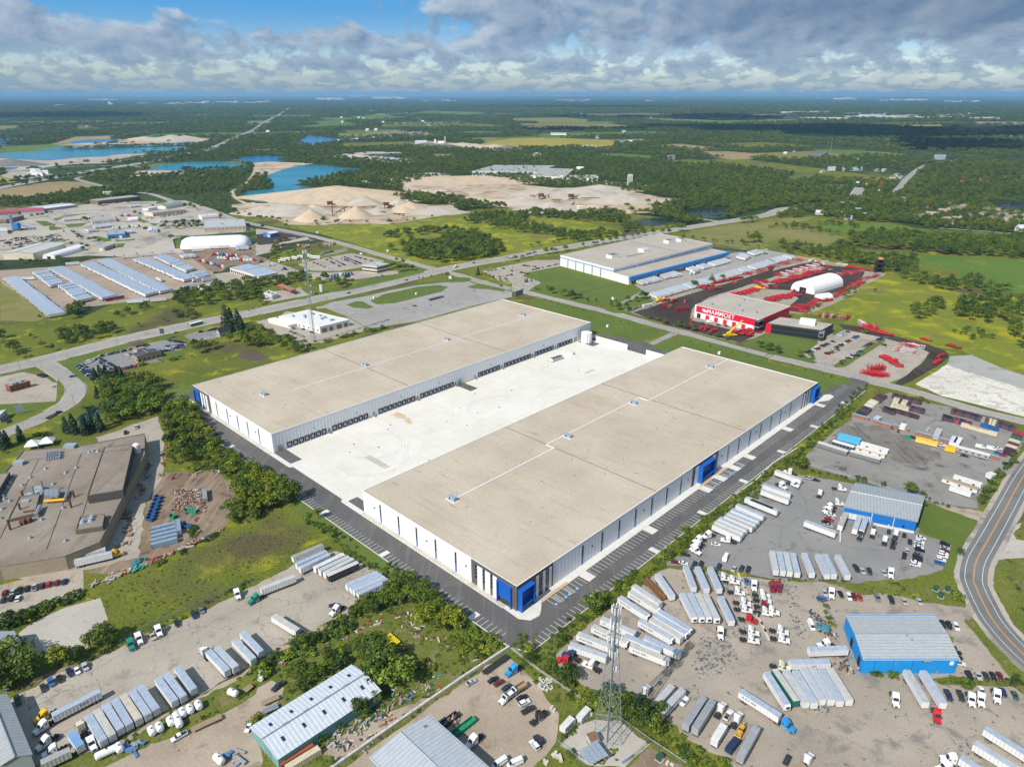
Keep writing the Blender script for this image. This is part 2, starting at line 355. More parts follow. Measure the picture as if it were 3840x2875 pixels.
# water
WAT=[
 ('lake','U0 -60,632 300,615 900,596 1250,582 1640,574 1665,585 1560,608 1460,632 1280,632 1060,640 880,662 640,672 420,694 200,690 -60,680',W_TURQ),
 ('lake','U0 310,598 520,578 900,566 1400,545 1790,529 1805,540 1700,556 1500,566 1050,578 700,592 450,602',W_TURQ),
 ('lake','U0 600,548 640,528 760,514 1000,514 1075,520 1040,532 800,544 640,554',W_BLUE),
 ('lake','U0 1030,474 1130,452 1330,449 1310,464 1150,472 1050,486',W_BLUE),
 ('lake','U0 -80,505 200,506 215,518 100,526 -80,526',W_BLUE),('lake','U0 -80,538 70,538 85,548 40,566 -80,570',W_BLUE),
 ('lake','U0 -60,754 160,754 140,768 60,784 -60,786',W_BLUE),
 ('pond','U0 1240,782 1420,728 1660,706 1900,706 2080,728 2160,764 2000,772 1800,776 1560,784',W_TURQ),
 ('pond','U0 1985,690 2060,668 2212,658 U1 100,656 230,664 290,690 180,704 0,714',W_BLUE),
 ('lake','U1 330,542 420,500 440,478 560,488 700,506 830,500 1030,478 1000,494 880,508 740,520 640,544 520,564 400,556',W_BLUE),
 ('lake','U1 100,820 230,775 370,738 560,732 760,760 930,766 900,794 740,802 640,850 460,880 320,905 450,925 640,940 A1 590,0 460,14 300,36 200,70 110,100 0,95 A0 2200,92 2120,72 2098,20 U1 -60,962 150,938 160,915 90,870',W_TURQ),
 ('pond','A2 1005,262 1100,244 1230,234 1390,250 1420,268 1340,292 1210,312 1090,300',W_POND),('pond','A2 1450,196 1540,164 1700,148 1860,156 1890,190 1800,232 1680,246 1520,226',W_POND),
 ('pond','B0 650,316 720,262 830,214 930,188 960,204 930,262 840,268 760,336 690,336',W_POND),('pond','A0 2045,1420 2090,1380 2170,1364 2208,1374 A1 60,1400 90,1440 30,1470 A0 2160,1466 2090,1450',W_MUD),
 ('lake','A3 1880,120 2020,100 2300,116 2300,206 2060,196 1940,176',W_POND),('pond','U1 900,650 1000,636 1240,640 1290,655 1120,668 960,672',W_POND),
 ('pond','A2 1700,478 1900,500 2208,540 2208,552 1880,520 1700,492',W_POND)]
for n_,s_,m_ in WAT:lot(n_,s_,m_,2.2,.5)
# quarries and bare ground
for s_,m_ in [
 ('U0 480,566 700,548 1060,530 1240,496 1500,498 1700,498 1880,512 1800,530 1300,548 700,562',G_SAND),
 ('U0 -60,672 200,690 420,696 640,674 880,662 1060,640 1290,636 1230,668 1080,700 900,720 640,728 480,744 330,768 150,790 -60,792',G_PARK),
 ('U0 1120,836 1190,786 1420,782 1620,790 1560,818 1300,832',G_SAND),('U1 -20,716 120,706 500,722 380,742 240,778 110,822 40,830 -20,810',G_SAND),
 ('A1 -10,110 100,108 250,40 420,12 900,0 1050,40 1300,104 1500,124 1690,124 1735,160 1700,200 1500,232 1300,266 1100,290 800,284 500,300 280,292 170,250 -10,206 A0 2150,200 1990,150 2000,122 2200,100',G_SAND),
 ('U1 1250,905 1420,880 1500,850 1700,840 1960,838 2080,870 2212,886 U2 100,905 400,935 640,926 800,950 A2 860,6 1100,22 1300,60 1420,72 1490,100 1220,150 1180,190 900,196 560,196 200,156 0,172 A1 2208,156 1950,124 1760,80 1500,44 1290,36',G_SAND),
 ('U1 1360,556 1480,532 1700,545 1880,556 2212,568 U2 0,575 100,600 U1 2150,612 1950,602 1700,590 1440,578',G_SAND),('U1 670,640 900,650 1000,680 1180,668 1360,714 1180,706 1000,690 800,680',G_WHITE),('U1 840,630 1000,618 1300,626 1290,636 1100,636 860,646',G_SAND),('U1 1350,815 1500,800 1680,812 1680,828 1500,842 1360,836',G_PARK),
 ('U2 90,650 220,625 300,655 200,664',G_SAND),('U2 510,570 680,565 740,575 600,585',G_WHITE),('U2 1200,912 840,880 1060,890 1180,908 1120,920',G_CONC),
 ('U2 740,880 1100,890 1190,912 1000,925 860,905',G_CONC),('U0 660,392 810,390 790,410 680,410',G_TANF),('U3 1770,360 2212,362 2212,384 1780,384',G_TANF),
 ('U0 0,830 40,815 80,790 400,780 460,815 280,850 120,860',G_PARK)]:
 lot('quarry' if m_ is G_SAND else 'bare_ground',s_,m_,2,1.5,seg=12)
# fields
for n_,s_,m_ in [
 ('field','U0 -40,955 200,915 400,884 560,876 700,882 880,925 1020,975 A0 700,8 480,50 260,75 -40,80',G_TANF),('field','U0 -40,830 60,845 150,880 60,890 -40,905',G_YELF),
 ('field','U1 1930,556 2040,530 2212,505 U2 300,498 700,512 900,520 880,560 870,590 760,598 560,572 400,585 200,575 0,578',G_YELF),
 ('field','U2 690,660 780,638 960,636 1200,654 1280,690 1180,700 1000,682',G_GREENF),('field','U2 1180,712 1320,700 1540,684 1800,712 1600,742 1400,728',G_GREENF),
 ('field','U2 1580,614 1860,616 2212,644 2212,660 2060,684 1900,690 1720,664',G_TANF),('field','U1 300,405 500,388 760,383 960,386 820,406 480,418',G_GREENF),
 ('field','U1 800,312 1000,308 1200,318 1340,318 1200,332 980,344 820,326',G_GREENF),('field','U1 1350,285 1500,268 1900,276 2060,304 1800,312 1560,298',G_GREENF),
 ('field','U1 1740,450 1900,442 2200,452 2100,472 1860,470',G_GREENF),('field','U1 930,445 1240,435 1250,458 1000,474',G_BRNF),('field','U2 0,332 440,324 660,342 640,372 300,370 0,362',G_BRNF),
 ('field','U2 60,376 460,378 820,376 1050,400 900,418 300,412 80,404',G_BRNF),('field','U2 660,320 900,312 1040,330 700,338',G_BRNF),('field','U2 820,516 1100,508 1230,520 1180,536 900,540',G_BRNF),('field','U2 130,470 500,462 650,490 300,505',G_GREENF),
 ('field','U3 380,598 700,604 1000,632 940,658 720,650 460,622',G_GREENF),('field','U3 130,845 260,816 400,826 410,850 230,884',G_GREENF),('field','U3 1920,826 2120,824 2100,846 1960,850',G_GREENF),
 ('field','U3 -20,330 200,332 260,350 100,362 -20,360',G_BRNF),('field','U3 1670,396 2212,392 2212,412 1700,414',G_GREENF),('field','U3 1240,390 1500,388 1500,400 1260,402',G_YELF),
 ('field','U0 560,415 980,412 1010,424 700,434',G_BRNF),('field','U0 0,570 200,575 300,598 60,620 0,618',G_MEADOW),('field','U3 450,905 640,900 700,930 600,945 500,935',G_LAWN),('field','U1 0,600 180,596 190,615 0,628',G_BRNF),('field','U1 1500,640 1700,640 1720,670 1540,680',G_BRNF),
 ('field','A3 735,498 900,515 1100,525 1300,550 1700,572 2300,600 2300,905 1900,850 1680,790 1640,690 1320,640 1100,560 920,560',G_GREENF),('field','A3 380,300 640,288 900,276 1300,326 1700,350 2300,388 2300,446 1900,408 1500,396 1300,396 1050,372 700,372 520,362',G_GREENF),
 ('field','A3 0,330 200,300 420,330 650,405 620,440 450,486 250,470 100,420 0,440',G_BRNF),('field','A2 1480,395 1560,345 1900,290 2208,262 A3 60,240 430,222 330,262 0,300 A2 2208,480 1960,494 1720,450',G_BRNF),
 ('field','A0 0,760 200,900 420,1085 560,1080 300,1130 0,1120',G_BRNF),('lawn','A2 110,705 250,670 420,652 900,778 930,800 1110,832 1125,846 985,942 700,985 400,928 150,862 250,800 130,740',G_LAWN),
 ('field','C0 720,162 1000,92 B0 1210,1656 1700,1420 1960,1290 2208,1240 B1 0,1235 220,1110 420,1110 660,1330 690,1430 560,1400 300,1540 0,1656 C0 1900,150 1500,335 1050,530 900,430 850,240',G_MEADOW),
 ('field','A3 350,1062 640,940 860,800 1040,722 1150,742 1400,820 1700,880 2300,930 2300,1620 1900,1480 1640,1370 1300,1290 1000,1210 740,1110 560,1085',G_MEADL),('field','A1 330,300 800,300 1400,250 1750,230 2208,195 A2 500,250 900,330 960,370 600,430 0,550 A1 1900,610 1500,640 1250,590 800,440 420,340',G_MEADL),
 ('field','B3 1320,1040 1560,1080 1810,1160 1830,1220 1790,1340 1700,1480 1700,1600 1650,1640 1510,1600 1580,1400 1260,1260',G_LAWN)]:
 lot(n_,s_,m_,1.6,1.,keep=n_ == 'field' and s_[0] == 'U' or m_ is G_GREENF,seg=10)
# more field clearings among the far woods
FR_=random.Random(5)
for i in rg(40):
 d,a=FR_.uniform(2300,9000),FR_.uniform(-.62,.62); c=V3((math.sin(a)*d,math.cos(a)*d,0)); r_=FR_.choice((.35,.35+PI/2)); w_,l_=FR_.uniform(40,110)*(1+d/4000),FR_.uniform(90,260)*(1+d/4000); e1,e2=V3((math.cos(r_),math.sin(r_),0))*l_,V3((-math.sin(r_),math.cos(r_),0))*w_
 p=[c-e1-e2,c+e1-e2*.8,c+e1*.9+e2,c-e1*.8+e2*.9]; q_=[topx((*v,)) for v in p]; SH.append(p); sheet('field',p,FR_.choice((G_GREENF,G_GREENF,G_BRNF,G_MEADOW,G_TANF,G_LAWN)),1.4,4,30)
# lots, yards
for n_,s_,m_ in [
 ('yard','A0 -60,692 560,650 800,590 1060,570 1500,538 1600,520 1760,600 1840,700 1850,790 1600,870 1470,930 1060,965 650,1020 560,1066 420,1078 -60,740',G_TRAIL),
 ('industrial_park','A0 -60,200 400,172 720,120 1100,96 1600,86 1900,180 2060,250 2160,320 2208,350 1560,396 1490,420 1510,500 2208,455 A1 0,440 0,330 180,345 440,400 470,420 180,470 130,530 0,560 A0 2208,640 1990,650 1840,700 1700,560 1500,538 1060,570 760,560 700,566 300,592 -60,600',G_PARK),
 ('yard','A0 1560,510 2208,470 A1 0,560 130,590 0,640 A0 2208,640 1990,650 1900,700 1800,690',G_DIRT),('yard','A1 0,380 180,350 430,400 200,450 40,470 0,460',G_BLACK),
 ('lot','A0 1840,720 1990,700 2208,780 A1 0,640 110,600 420,706 360,730 200,770 0,810 A0 2208,815 1960,862 1900,790',G_CONC),
 ('field','A0 -60,410 300,380 520,366 680,450 480,462 40,540 -60,590',G_DIRT2),
 ('car_park','A0 670,1500 870,1420 1120,1350 1400,1290 1480,1290 1610,1310 1570,1372 1400,1396 1390,1470 1220,1500 1060,1546 1010,1606 800,1636',G_ASPH2),
 ('car_park','A0 -60,1600 200,1560 370,1596 450,1650 B0 492,0 490,100 480,160 -60,190',G_CONC),('car_park','A0 1590,1250 1700,1210 1900,1170 1990,1200 1900,1260 1760,1290 1640,1290',G_ASPH2),
 ('car_park','A1 0,1130 210,1080 260,1040 800,1096 945,1180 925,1214 550,1316 400,1316 150,1224',G_CONC),
 ('car_park','A1 560,1000 650,962 1000,900 1400,826 1750,786 1890,800 2208,872 2208,916 1900,985 1400,1124 1010,1184 940,1172 800,1090',G_ROAD),
 ('car_park','A1 360,636 560,588 820,538 910,556 1110,606 1040,640 720,694 480,690',G_CONC),('car_park','A1 480,716 900,692 1220,690 1230,716 900,760 720,786 480,760',G_CONC),
 ('car_park','A1 560,530 780,500 800,520 600,560',G_ASPH2),('forecourt','A1 50,885 380,836 430,880 485,900 320,926 150,958 40,950',G_CONC),
 ('yard','A2 1000,765 1850,558 1900,538 2208,500 A3 0,515 240,556 0,640 A2 2208,640 1500,806 1180,925 950,1012 940,960 1130,866',G_ROAD),
 ('car_park','A1 1950,694 2208,636 A2 0,640 200,600 410,596 418,650 130,706 90,740 200,770 250,795 180,832 0,858 A1 2208,800 2080,770',G_CONC),
 ('yard','A2 1020,1050 1180,925 1500,866 2208,642 A3 0,642 250,560 420,590 900,690 1036,716 850,806 640,944 350,1062 180,1054 0,1020 A2 2208,1000 2200,1240 1950,1310 1500,1206',G_GRAVB),
 ('car_park','A3 290,1416 545,1200 740,1200 1000,1264 1160,1316 1400,1370 1340,1470 1190,1600 980,1680 820,1640 580,1545 420,1476',G_CONC),
 ('yard','A3 1290,1652 1540,1500 1720,1560 2208,1690 B3 2600,60 2700,380 2208,290 1500,112 1270,12',G_WHITE),('yard','A3 1540,1500 1560,1424 1750,1416 1900,1480 2300,1630 2300,1740 1720,1560',G_GREY),
 ('yard','B3 720,306 950,110 1050,86 1330,160 1560,208 2130,400 2230,450 2150,620 2060,724 1960,754 1850,920 1810,1090 1480,1056 1320,1024 880,862 730,834 360,726 320,620',G_GRAV),
 ('yard','B3 0,836 80,756 350,806 740,872 1300,1000 1290,1290 1584,1400 1500,1622 1180,1690 C3 790,66 640,60 300,44 0,28 C2 2208,20 1740,-70 B2 1320,1580 1500,1420 1700,1226 1900,1046 2060,936',G_ASPH2),
 ('yard','B2 1350,1590 C2 1210,10 900,236 640,440 450,596 372,690 400,780 640,990 900,1016 950,1120 1160,1170 1430,1300 1460,1380 1600,1470 1800,1560 1950,1700 C3 0,1760 2400,1760 2500,1120 2120,960 1500,940 1420,900 1650,884 2100,892 1690,400 1740,290 1250,216 620,66 300,60 0,44 C2 2060,24',G_GRAVB),
 ('yard','C1 800,1620 2170,660 C2 0,730 220,950 420,1200 410,1350 390,1450 300,1560 100,1760 C1 600,1760',G_DIRT2),
 ('yard','C2 400,1460 560,1300 720,1240 920,1262 1186,1450 970,1640 640,1650',G_PALE),('bare_ground','C2 1190,1480 1500,1660 1600,1760 950,1760 1000,1650',G_DIRT),
 ('yard','C0 120,1050 300,960 420,876 640,782 830,720 1000,640 1300,500 1600,380 1800,292 2208,90 B1 200,1644 330,1570 700,1444 870,1530 1010,1600 1090,1650 C1 1160,60 1110,200 880,215 800,330 390,520 150,660 0,756 C0 2000,880 1700,1050 1400,1190 900,1470 640,1590 330,1650 60,1700 -200,1400',G_CONC),
 ('yard','C0 700,1760 900,1650 1100,1550 1400,1420 1650,1340 1900,1200 2208,1030 C1 0,980 130,900 250,960 230,1060 120,1180 0,1240 -40,1300 60,1600 20,1760',G_DIRT2),
 ('bare_ground','C0 150,500 350,380 560,290 700,240 860,200 930,420 740,620 640,690 430,730 230,640',G_PALE),
 ('car_park','C0 -100,110 200,40 B0 0,1656 620,1580 720,1560 C0 724,160 560,200 400,246 200,330 0,440 -100,480',G_CONC),
 ('yard','B0 1200,1420 1262,1020 1390,812 1400,772 1880,772 1960,830 2010,930 2034,1080 1960,1220 1700,1370 1300,1560 900,1656 720,1640',G_DIRT),
 ('yard','B0 820,470 1000,420 1200,340 1360,290 1410,430 1404,772 1380,830 1262,1030 1200,1420 1190,1500 700,1620 560,1600 600,1400 900,1400 1100,700',G_CONC),
 ('track','C1 1020,480 1100,460 1240,480 1330,560 1370,640 1560,720 1540,740 1400,700 1360,740 1210,830 1220,760 1330,660 1240,580',G_PALE),
 ('bare_ground','B3 1320,1010 1560,1060 1840,1110 1900,1130 1860,1210 1780,1180 1560,1100',G_DIRT2),('yard','B3 2260,1150 2040,1300 1960,1480 1980,1530 2260,1500',G_PALE)]:
 big=s_[0] == 'A'
 lot(n_,s_,m_,2,.9 if n_ in ('yard','bare_ground','track') else .25,seg=4 if s_[0] in 'BC' else 10)
for s_,m_ in [('A2 1040,1050 1180,1010 1500,900 1960,770 2208,690 A3 0,645 A3 60,660 A2 2208,760 1700,920 1560,1010 1530,1110 1500,1200 1200,1110',G_BLACK),('A3 0,700 250,640 440,600 840,700 800,760 620,880 480,900 380,990 340,1060 0,1010 0,990 180,1000 260,930 200,860 0,850 0,810 100,800 420,690 560,680 400,640 200,690 0,760',G_BLACK),
 ('A2 1550,1100 1560,1120 2100,1250 1960,1310 1300,1150',G_BLACK),('A3 600,1150 780,1170 1000,1230 1400,1330 1545,1390 1565,1430 1480,1500 1330,1590 1160,1680 1060,1690 1340,1480 1400,1400 1300,1350 960,1260 620,1190',G_BLACK)]:
 lot('track',s_,m_,3,.6,seg=8)
G_CHURN=gm('churned_gravel',(.165,.148,.13),(.215,.195,.172),(.125,.108,.092),.05,.15,1.2,.3,streak=((.1,.085,.07),.3,1.4,.5,.6))
lot('dirt_patch','B3 520,540 620,400 780,350 1000,390 1200,470 1400,560 1500,640 1350,730 1150,690 1020,600 820,520 640,470',G_CHURN,2.5,4.,seg=3)
for s_ in ['C3 150,120 230,90 300,200 240,330 330,480 300,560 200,420 170,260','C2 1650,560 1900,560 1960,700 1800,850 1620,900 1560,760','C3 1580,1390 1700,1400 1800,1540 1720,1560','C3 400,1110 540,1150 500,1230 380,1190','C2 1780,-20 1950,20 1900,160 1850,300 1960,330 2080,520 1950,560 1840,420 1780,200']:lot('dirt_patch',s_,G_STAINY,2.5,1.6,seg=2.5)
# lawns and verges inside lots
for s_ in ['A0 560,1520 600,1470 700,1420 830,1400 860,1412 690,1490 670,1510 800,1640 720,1656','A0 560,1470 600,1440 760,1405 800,1404 640,1460 580,1520','A0 970,1370 1100,1330 1250,1306 1260,1322 1120,1350 1000,1384','A0 1370,1290 1420,1266 1500,1252 1510,1266 1400,1294',
 'A0 1390,1400 1570,1374 1600,1420 1400,1455','A0 0,1590 180,1552 330,1560 420,1600 510,1656 440,1640 370,1600 200,1564 0,1604','B0 500,-30 560,40 555,90 500,110 490,30','B0 -20,200 200,180 420,165 496,170 400,220 200,290 -20,270',
 'A1 640,950 700,925 1000,880 1500,780 1700,745 1840,750 1862,770 1800,790 1640,790 1400,815 1000,890 700,952','A1 985,950 1100,895 1400,830 1580,815 1655,830 1600,870 1400,920 1200,970 1040,980','A1 780,985 860,955 920,955 1016,1005 960,1018 840,1010','A1 1820,832 1920,800 2150,850 2140,872 2000,850 1880,845','A1 320,925 470,905 430,935 340,942','A1 430,830 560,850 700,840 1000,760 1230,716 1260,690 1340,640 1470,680 1440,710 1200,770 800,860 600,885 500,850',
 'A2 100,955 230,935 340,945 600,1010 1000,1110 1300,1210 1310,1225 1110,1310 900,1260 680,1200 400,1060','A2 1190,1345 1400,1250 1500,1250 2208,1440 A3 0,1480 730,1656 B3 760,10 700,20 650,0 440,95 -200,-60 A2 1850,1440 1470,1330 1350,1390','A2 800,1030 900,990 1150,900 1230,950 1040,1040 990,1062 880,1055','A2 1970,1330 2180,1230 2208,1230 A3 0,1210 440,1310 400,1345 300,1410 410,1480 380,1490 0,1400 A2 2208,1400','A3 560,1510 960,1290 1016,1280 1000,1310 660,1520 590,1525','A3 610,1150 660,1200 560,1250 545,1210','A2 720,1225 1000,1330 980,1360 900,1340',
 'A0 430,300 560,330 440,345 420,330','A0 560,290 760,278 700,310 590,318','A0 460,240 560,230 480,262','A0 300,262 400,262 480,295 380,308','A0 560,215 830,185 700,205 580,220','A0 1360,90 1460,90 1420,110 1340,115','A0 790,400 900,440 960,436 960,420 840,390','A0 1000,430 1170,415 1160,430 1000,440','A0 1420,395 1640,382 1600,396 1440,402','A0 2100,345 2208,330 2208,352 2120,360','A0 1160,230 1290,270 1240,280 1170,250','A0 1280,280 1380,285 1330,305','A0 1000,460 1080,455 1060,490 1010,490','A0 1510,420 1560,410 1550,500 1520,500',
 'U3 130,850 250,815 400,830 380,850 230,882','A3 880,130 1280,180 1270,215 1060,240 900,200']:
 lot('lawn',s_,G_LAWN,4,.3,keep=False,seg=8)
for s_ in ['C0 60,1700 330,1650 640,1590 900,1470 1400,1190 1700,1050 2208,800 C1 0,760 150,660 390,520 800,330 1100,200 1200,40 1290,0 1400,120 2170,600 2180,640 700,1700 200,1600 0,1290 0,1240 120,1180 230,1060 250,960 130,900 0,980 C0 2208,1030 1900,1200 1650,1340 1100,1550 900,1650 700,1760','C2 0,630 110,390 280,590 450,590 370,690 400,780 640,990 680,1110 420,1200 220,950 0,730','C3 430,40 780,80 1100,60 1640,130 1700,200 1680,275 1340,230 1300,160 1140,150 800,175 640,110','C3 1700,390 1760,400 1900,560 2100,780 2300,960 2300,1060 2110,910 2000,760 1850,600','C3 1400,900 1650,880 2090,900 2208,960 2208,1040 2110,960 1500,944',
 'C3 1925,0 2300,0 2300,700 2100,500 1990,330 1940,160','B3 2110,1300 2300,1100 2300,1380 2150,1350','B3 1950,1656 1980,1530 2300,1500 2300,1720','B3 1960,770 2110,830 2000,1000 1900,1120 1810,1090 1850,930','B3 2090,690 2208,560 2208,720 2120,748']:
 lot('rough_grass',s_,G_ROUGH,2.6,.6,keep=False,seg=4)
for s_ in ['C0 150,960 420,860 640,770 830,705 1010,628 1300,490 1290,510 1000,655 840,735 640,795 420,890 170,1010','C0 1000,1440 1400,1200 1700,1060 2000,890 C1 0,765 390,525 620,410 900,250 1080,195 1120,220 900,300 620,440 380,560 0,800 C0 2000,930 1400,1240 1000,1480','C1 560,1500 900,1270 1300,1120 1500,1060 1400,1170 1000,1440 700,1620','C0 1300,1470 1700,1350 1900,1250 1960,1300 1700,1420 1400,1500 1200,1570']:
 lot('dirt_track',s_,G_DIRT if s_[0] == 'C' and '150,960' in s_ else G_DIRT2,3,1.2,seg=3)
# --- the new site: drive, parking, court, in the frame of the two long buildings
def fr(u0,u1,v0,v1):return [F(u0,v0),F(u1,v0),F(u1,v1),F(u0,v1)]
def arc(cu,cv,r,a0,a1,n=8):return [F(cu+r*math.cos(R(a0+(a1-a0)*i/n)),cv+r*math.sin(R(a0+(a1-a0)*i/n))) for i in rg(n+1)]
LAWNP=[F(-27,-14),F(-18,-22.5),F(380,-22.5),F(392,30),F(340,60),F(338,360),F(-27,372)]
sheet('lawn',LAWNP,G_LAWN,3)
sheet('drive',[F(-17.9,-13.5),F(-14,-21.4),F(374,-21.4),F(400,-16),F(400,-2),F(376,-4.6),F(350,3),F(330,6),F(330,0),F(0,0),F(0,116),F(0,217),F(0,334),F(8,334),F(8,356),F(-13,356),F(-17.9,340)],G_ASPH,3.4)
sheet('drive',[F(306,117),F(330,117),F(344,124),F(352,172),F(378,176),F(378,190),F(352,194),F(344,214),F(330,224),F(322,216),F(322,190)],G_ASPH,3.3)
sheet('court',[F(-.9,117),F(322,117),F(322,216),F(-.9,216)],G_COURT,4)
for a,b_,c,d in ((.2,8.2,196,216),(.2,6.5,117.2,133),(158,166,200,216),(308,318,196,214)):sheet('dock_ramp',fr(a,b_,c,d),G_ASPH,4.6)
sheet('pebble_bed',fr(37,41.5,148,170),G_PEB,4.7); sheet('pebble_bed',fr(250,262,158,160.5),G_PEB,4.75)
sheet('pebble_bed',fr(-2.6,-.05,2,116),G_PEB,4.2); sheet('pebble_bed',fr(-2.6,-.05,217,330),G_PEB,4.2)
M_STAIN=gm('rusty_sand_stain',(.52,.38,.24),(.6,.46,.31),(.7,.64,.55),.1,.3,1.5,.15)
sheet('sand_spill',[F(88,209),F(94,210),F(95,203),F(93,194),F(89,187),F(87,190),F(90,197),F(88,202)],M_STAIN,4.8,.8,1.2)
def kerbed(name,poly,mat,h=.14,layer_z=.14):
 mb=MB(); mb.prism([(p.x,p.y) for p in poly],0.,layer_z+h,mat); return mb.build(name,kind='structure')
# walks: SE front, corner aprons, SW kerb strip
kerbed('pavement',[F(-3,-4),F(0,-8.5),F(5,-9.3),F(8,-7.5),F(12,-4.2),F(326,-4.2),F(334,-8.5),F(344,-8.5),F(346,-4),F(338,.5),F(330,2),F(330,-.02),F(.2,-.02),F(-.02,.2),F(-.02,6),F(-2.6,6)],M_KERB)
kerbed('kerb',[F(-3.,6.1),F(-2.65,6.1),F(-2.65,116),F(-3.,116)],M_KERB); kerbed('kerb',[F(-3.,217),F(-2.65,217),F(-2.65,331),F(-3.,331)],M_KERB)
kerbed('pavement',[F(-3,116.2),F(-.2,116.2),F(-.2,134),F(-1.4,137),F(-3,135)],M_KERB); kerbed('pavement',[F(-3,193),F(-1.4,191),F(-.2,194),F(-.2,216.6),F(-3,216.6)],M_KERB)
kerbed('pavement',[F(-4.2,331.2),F(-.1,331.2),F(-.1,341),F(-3,343),F(-6,338)],M_KERB)
kerbed('kerb',[F(-18.3,-13.6),F(-17.95,-13.5),F(-17.95,340),F(-18.3,340)],M_KERB); kerbed('kerb',[F(-14,-21.8),F(374,-21.8),F(374,-21.45),F(-14,-21.45)],M_KERB)
kerbed('kerb',[F(-18.25,-13.7),F(-14.2,-21.75),F(-13.9,-21.45),F(-17.9,-13.45)],M_KERB)
# islands in the stall rows
ISL_SE=[39,93,151,168.5,186,206,262,318]; ISL_SO=[30,80,128,176,228,280,336]; ISL_SW=[10,76,131,182,244,300]
for u in ISL_SE:kerbed('island',fr(u,u+5.2,-10.6,-4.25),M_KERB,.12)
for u in ISL_SO:kerbed('island',fr(u,u+2.9,-21.4,-16.3),M_KERB,.12)
for v in ISL_SW:kerbed('island',fr(-17.9,-12.9,v,v+3.),M_KERB,.12)
def free(x,isl,w):return all(not (i-.3 < x < i+w+.3) for i in isl)
mb=MB(); zl=.03*5+.03
def line_(a,b,w,mat=M_LINE,z=None):
 d=(b-a); d.z=0; d.normalize(); k=V3((-d.y,d.x,0))*(w/2); z=z or zl
 mb.add([(p.x,p.y,z) for p in (a-k,b-k,b+k,a+k)],[(0,1,2,3)],mat)
u=12.5
while u < 345:
 if free(u,ISL_SE,5.2) and not (12 < u < 14):line_(F(u,-4.4),F(u,-10.4),.17)
 u += 2.75
u=-10
while u < 372:
 if free(u,ISL_SO,2.9):line_(F(u,-16.4),F(u,-21.3),.17)
 u += 2.75
u=347
while u < 372:line_(F(u,-4.6),F(u,-10.2),.17); u += 2.75
v=-6
while v < 336:
 if free(v,ISL_SW,3.):line_(F(-12.9,v),F(-17.8,v),.17)
 v += 2.75
# hatched aisles of the accessible stalls
M_BLUEP=sol('blue_road_paint',(.1,.3,.68),.6)
for u0 in (18.,26.3,156.8,162.2,174.5,180.,190,194.5):
 for k in rg(6):line_(F(u0,-5.-k*.95),F(u0+2.3,-5.7-k*.95),.22,z=zl+.006)
for u0 in (15,21.8,24.3,30,155,159.6,165.4,173,177.7,183.4,188.6,193):
 mb.add([(*F(u0+a,b_)[:2],zl+.01) for a,b_ in ((.2,-10.3),(1.7,-10.3),(1.7,-8.9),(.2,-8.9))],[(0,1,2,3)],M_BLUEP)
 mb.add([(*F(u0+a,b_)[:2],zl+.014) for a,b_ in ((.75,-10.),(1.25,-9.8),(1.1,-9.2),(.7,-9.4))],[(0,1,2,3)],M_LINE)
mb.build('parking_marking',kind='structure')
# --- roads
def road(name,spec,w,mat,layer=3,k=6,verge=0,verge_mat=None):
 c=smooth_line(pts(spec),k)
 if verge:sheet('verge',strip(c,w+verge),verge_mat or G_PARK,layer-.4,.4,8)
 sheet(name,strip(c,w),mat,layer); SHR.append((c,w)); return c
SHR=[]
HW=road('road','A0 -500,1630 -200,1576 0,1540 300,1478 600,1403 900,1325 1200,1254 1500,1188 1800,1124 2208,1046 A1 0,1046 400,962 800,876 1200,786 1550,696 1900,626 2208,578 A2 0,572 400,500 800,434 1200,370 1600,306 2000,244 2208,206 A3 120,160 300,140 520,110 700,90 U3 800,930',21,G_ROAD,3.2,verge=5)
W1=road('road','A0 330,1460 400,1500 520,1575 B0 622,0 655,60 610,150 490,235 300,330 100,410 -150,510 -500,640',12.5,G_ROAD,3.25,verge=3)
X1=road('road','A1 1580,690 1400,640 1100,562 820,480 500,396 250,345 0,294 A0 1980,240 1700,150 1500,95 1300,30 U0 1040,960 900,920 700,870 660,850 780,820',10,G_ROAD,3.3,verge=4)
X2=road('road','A1 1560,686 1720,720 1950,790 2208,850 A2 0,848 300,920 600,992 900,1064 1200,1150 1500,1232 1800,1318 2208,1424 A3 0,1424 400,1516 800,1614 B3 940,0 1200,62 1500,150 1800,238 2208,336 2700,460',9.5,G_ROAD,3.35,verge=3)
R1=road('road','B3 2700,300 2400,560 2208,800 2040,1100 1900,1350 1800,1530 C3 1772,20 1790,100 1850,230 1960,420 2208,690 2500,920',11.5,G_ROADN,3.3,verge=4.5)
road('road','A0 1560,400 1300,432 1160,445 1000,452 780,470 700,450',7,G_ROAD,3.1); road('road','A0 880,470 760,400 640,340 540,290 430,240 420,210 560,190 900,165 1200,185',8,G_ROAD,3.15)
road('road','A1 0,640 200,690 420,706 560,710',7,G_ROAD,3.12); road('road','A0 2208,620 2100,560',7,G_ROAD,3.1)
FW=road('motorway','U0 -300,990 0,932 400,856 800,782 1060,744 1320,700 1520,655 1800,600 2000,515 2208,425 U1 0,420 100,352 200,300 285,243',34,G_ROAD,3.2)
road('road','U0 330,770 640,748 860,742 1100,738 1250,760',9,G_ROAD,3.3); road('road','U1 1640,440 1500,395 1440,355 1340,300 1280,278',14,G_ROAD,3); TOWNR=road('road','U3 1080,985 1140,925 1200,852 1300,770 1400,728 1640,688',16,G_ROAD,3)
road('road','U0 2212,762 2150,870 2030,945 A0 2000,10 2030,60 2120,110 2208,120',9,G_SAND,3.3); road('road','U0 1300,918 1500,880 1700,830 1830,806',8,G_PALE,3.1)
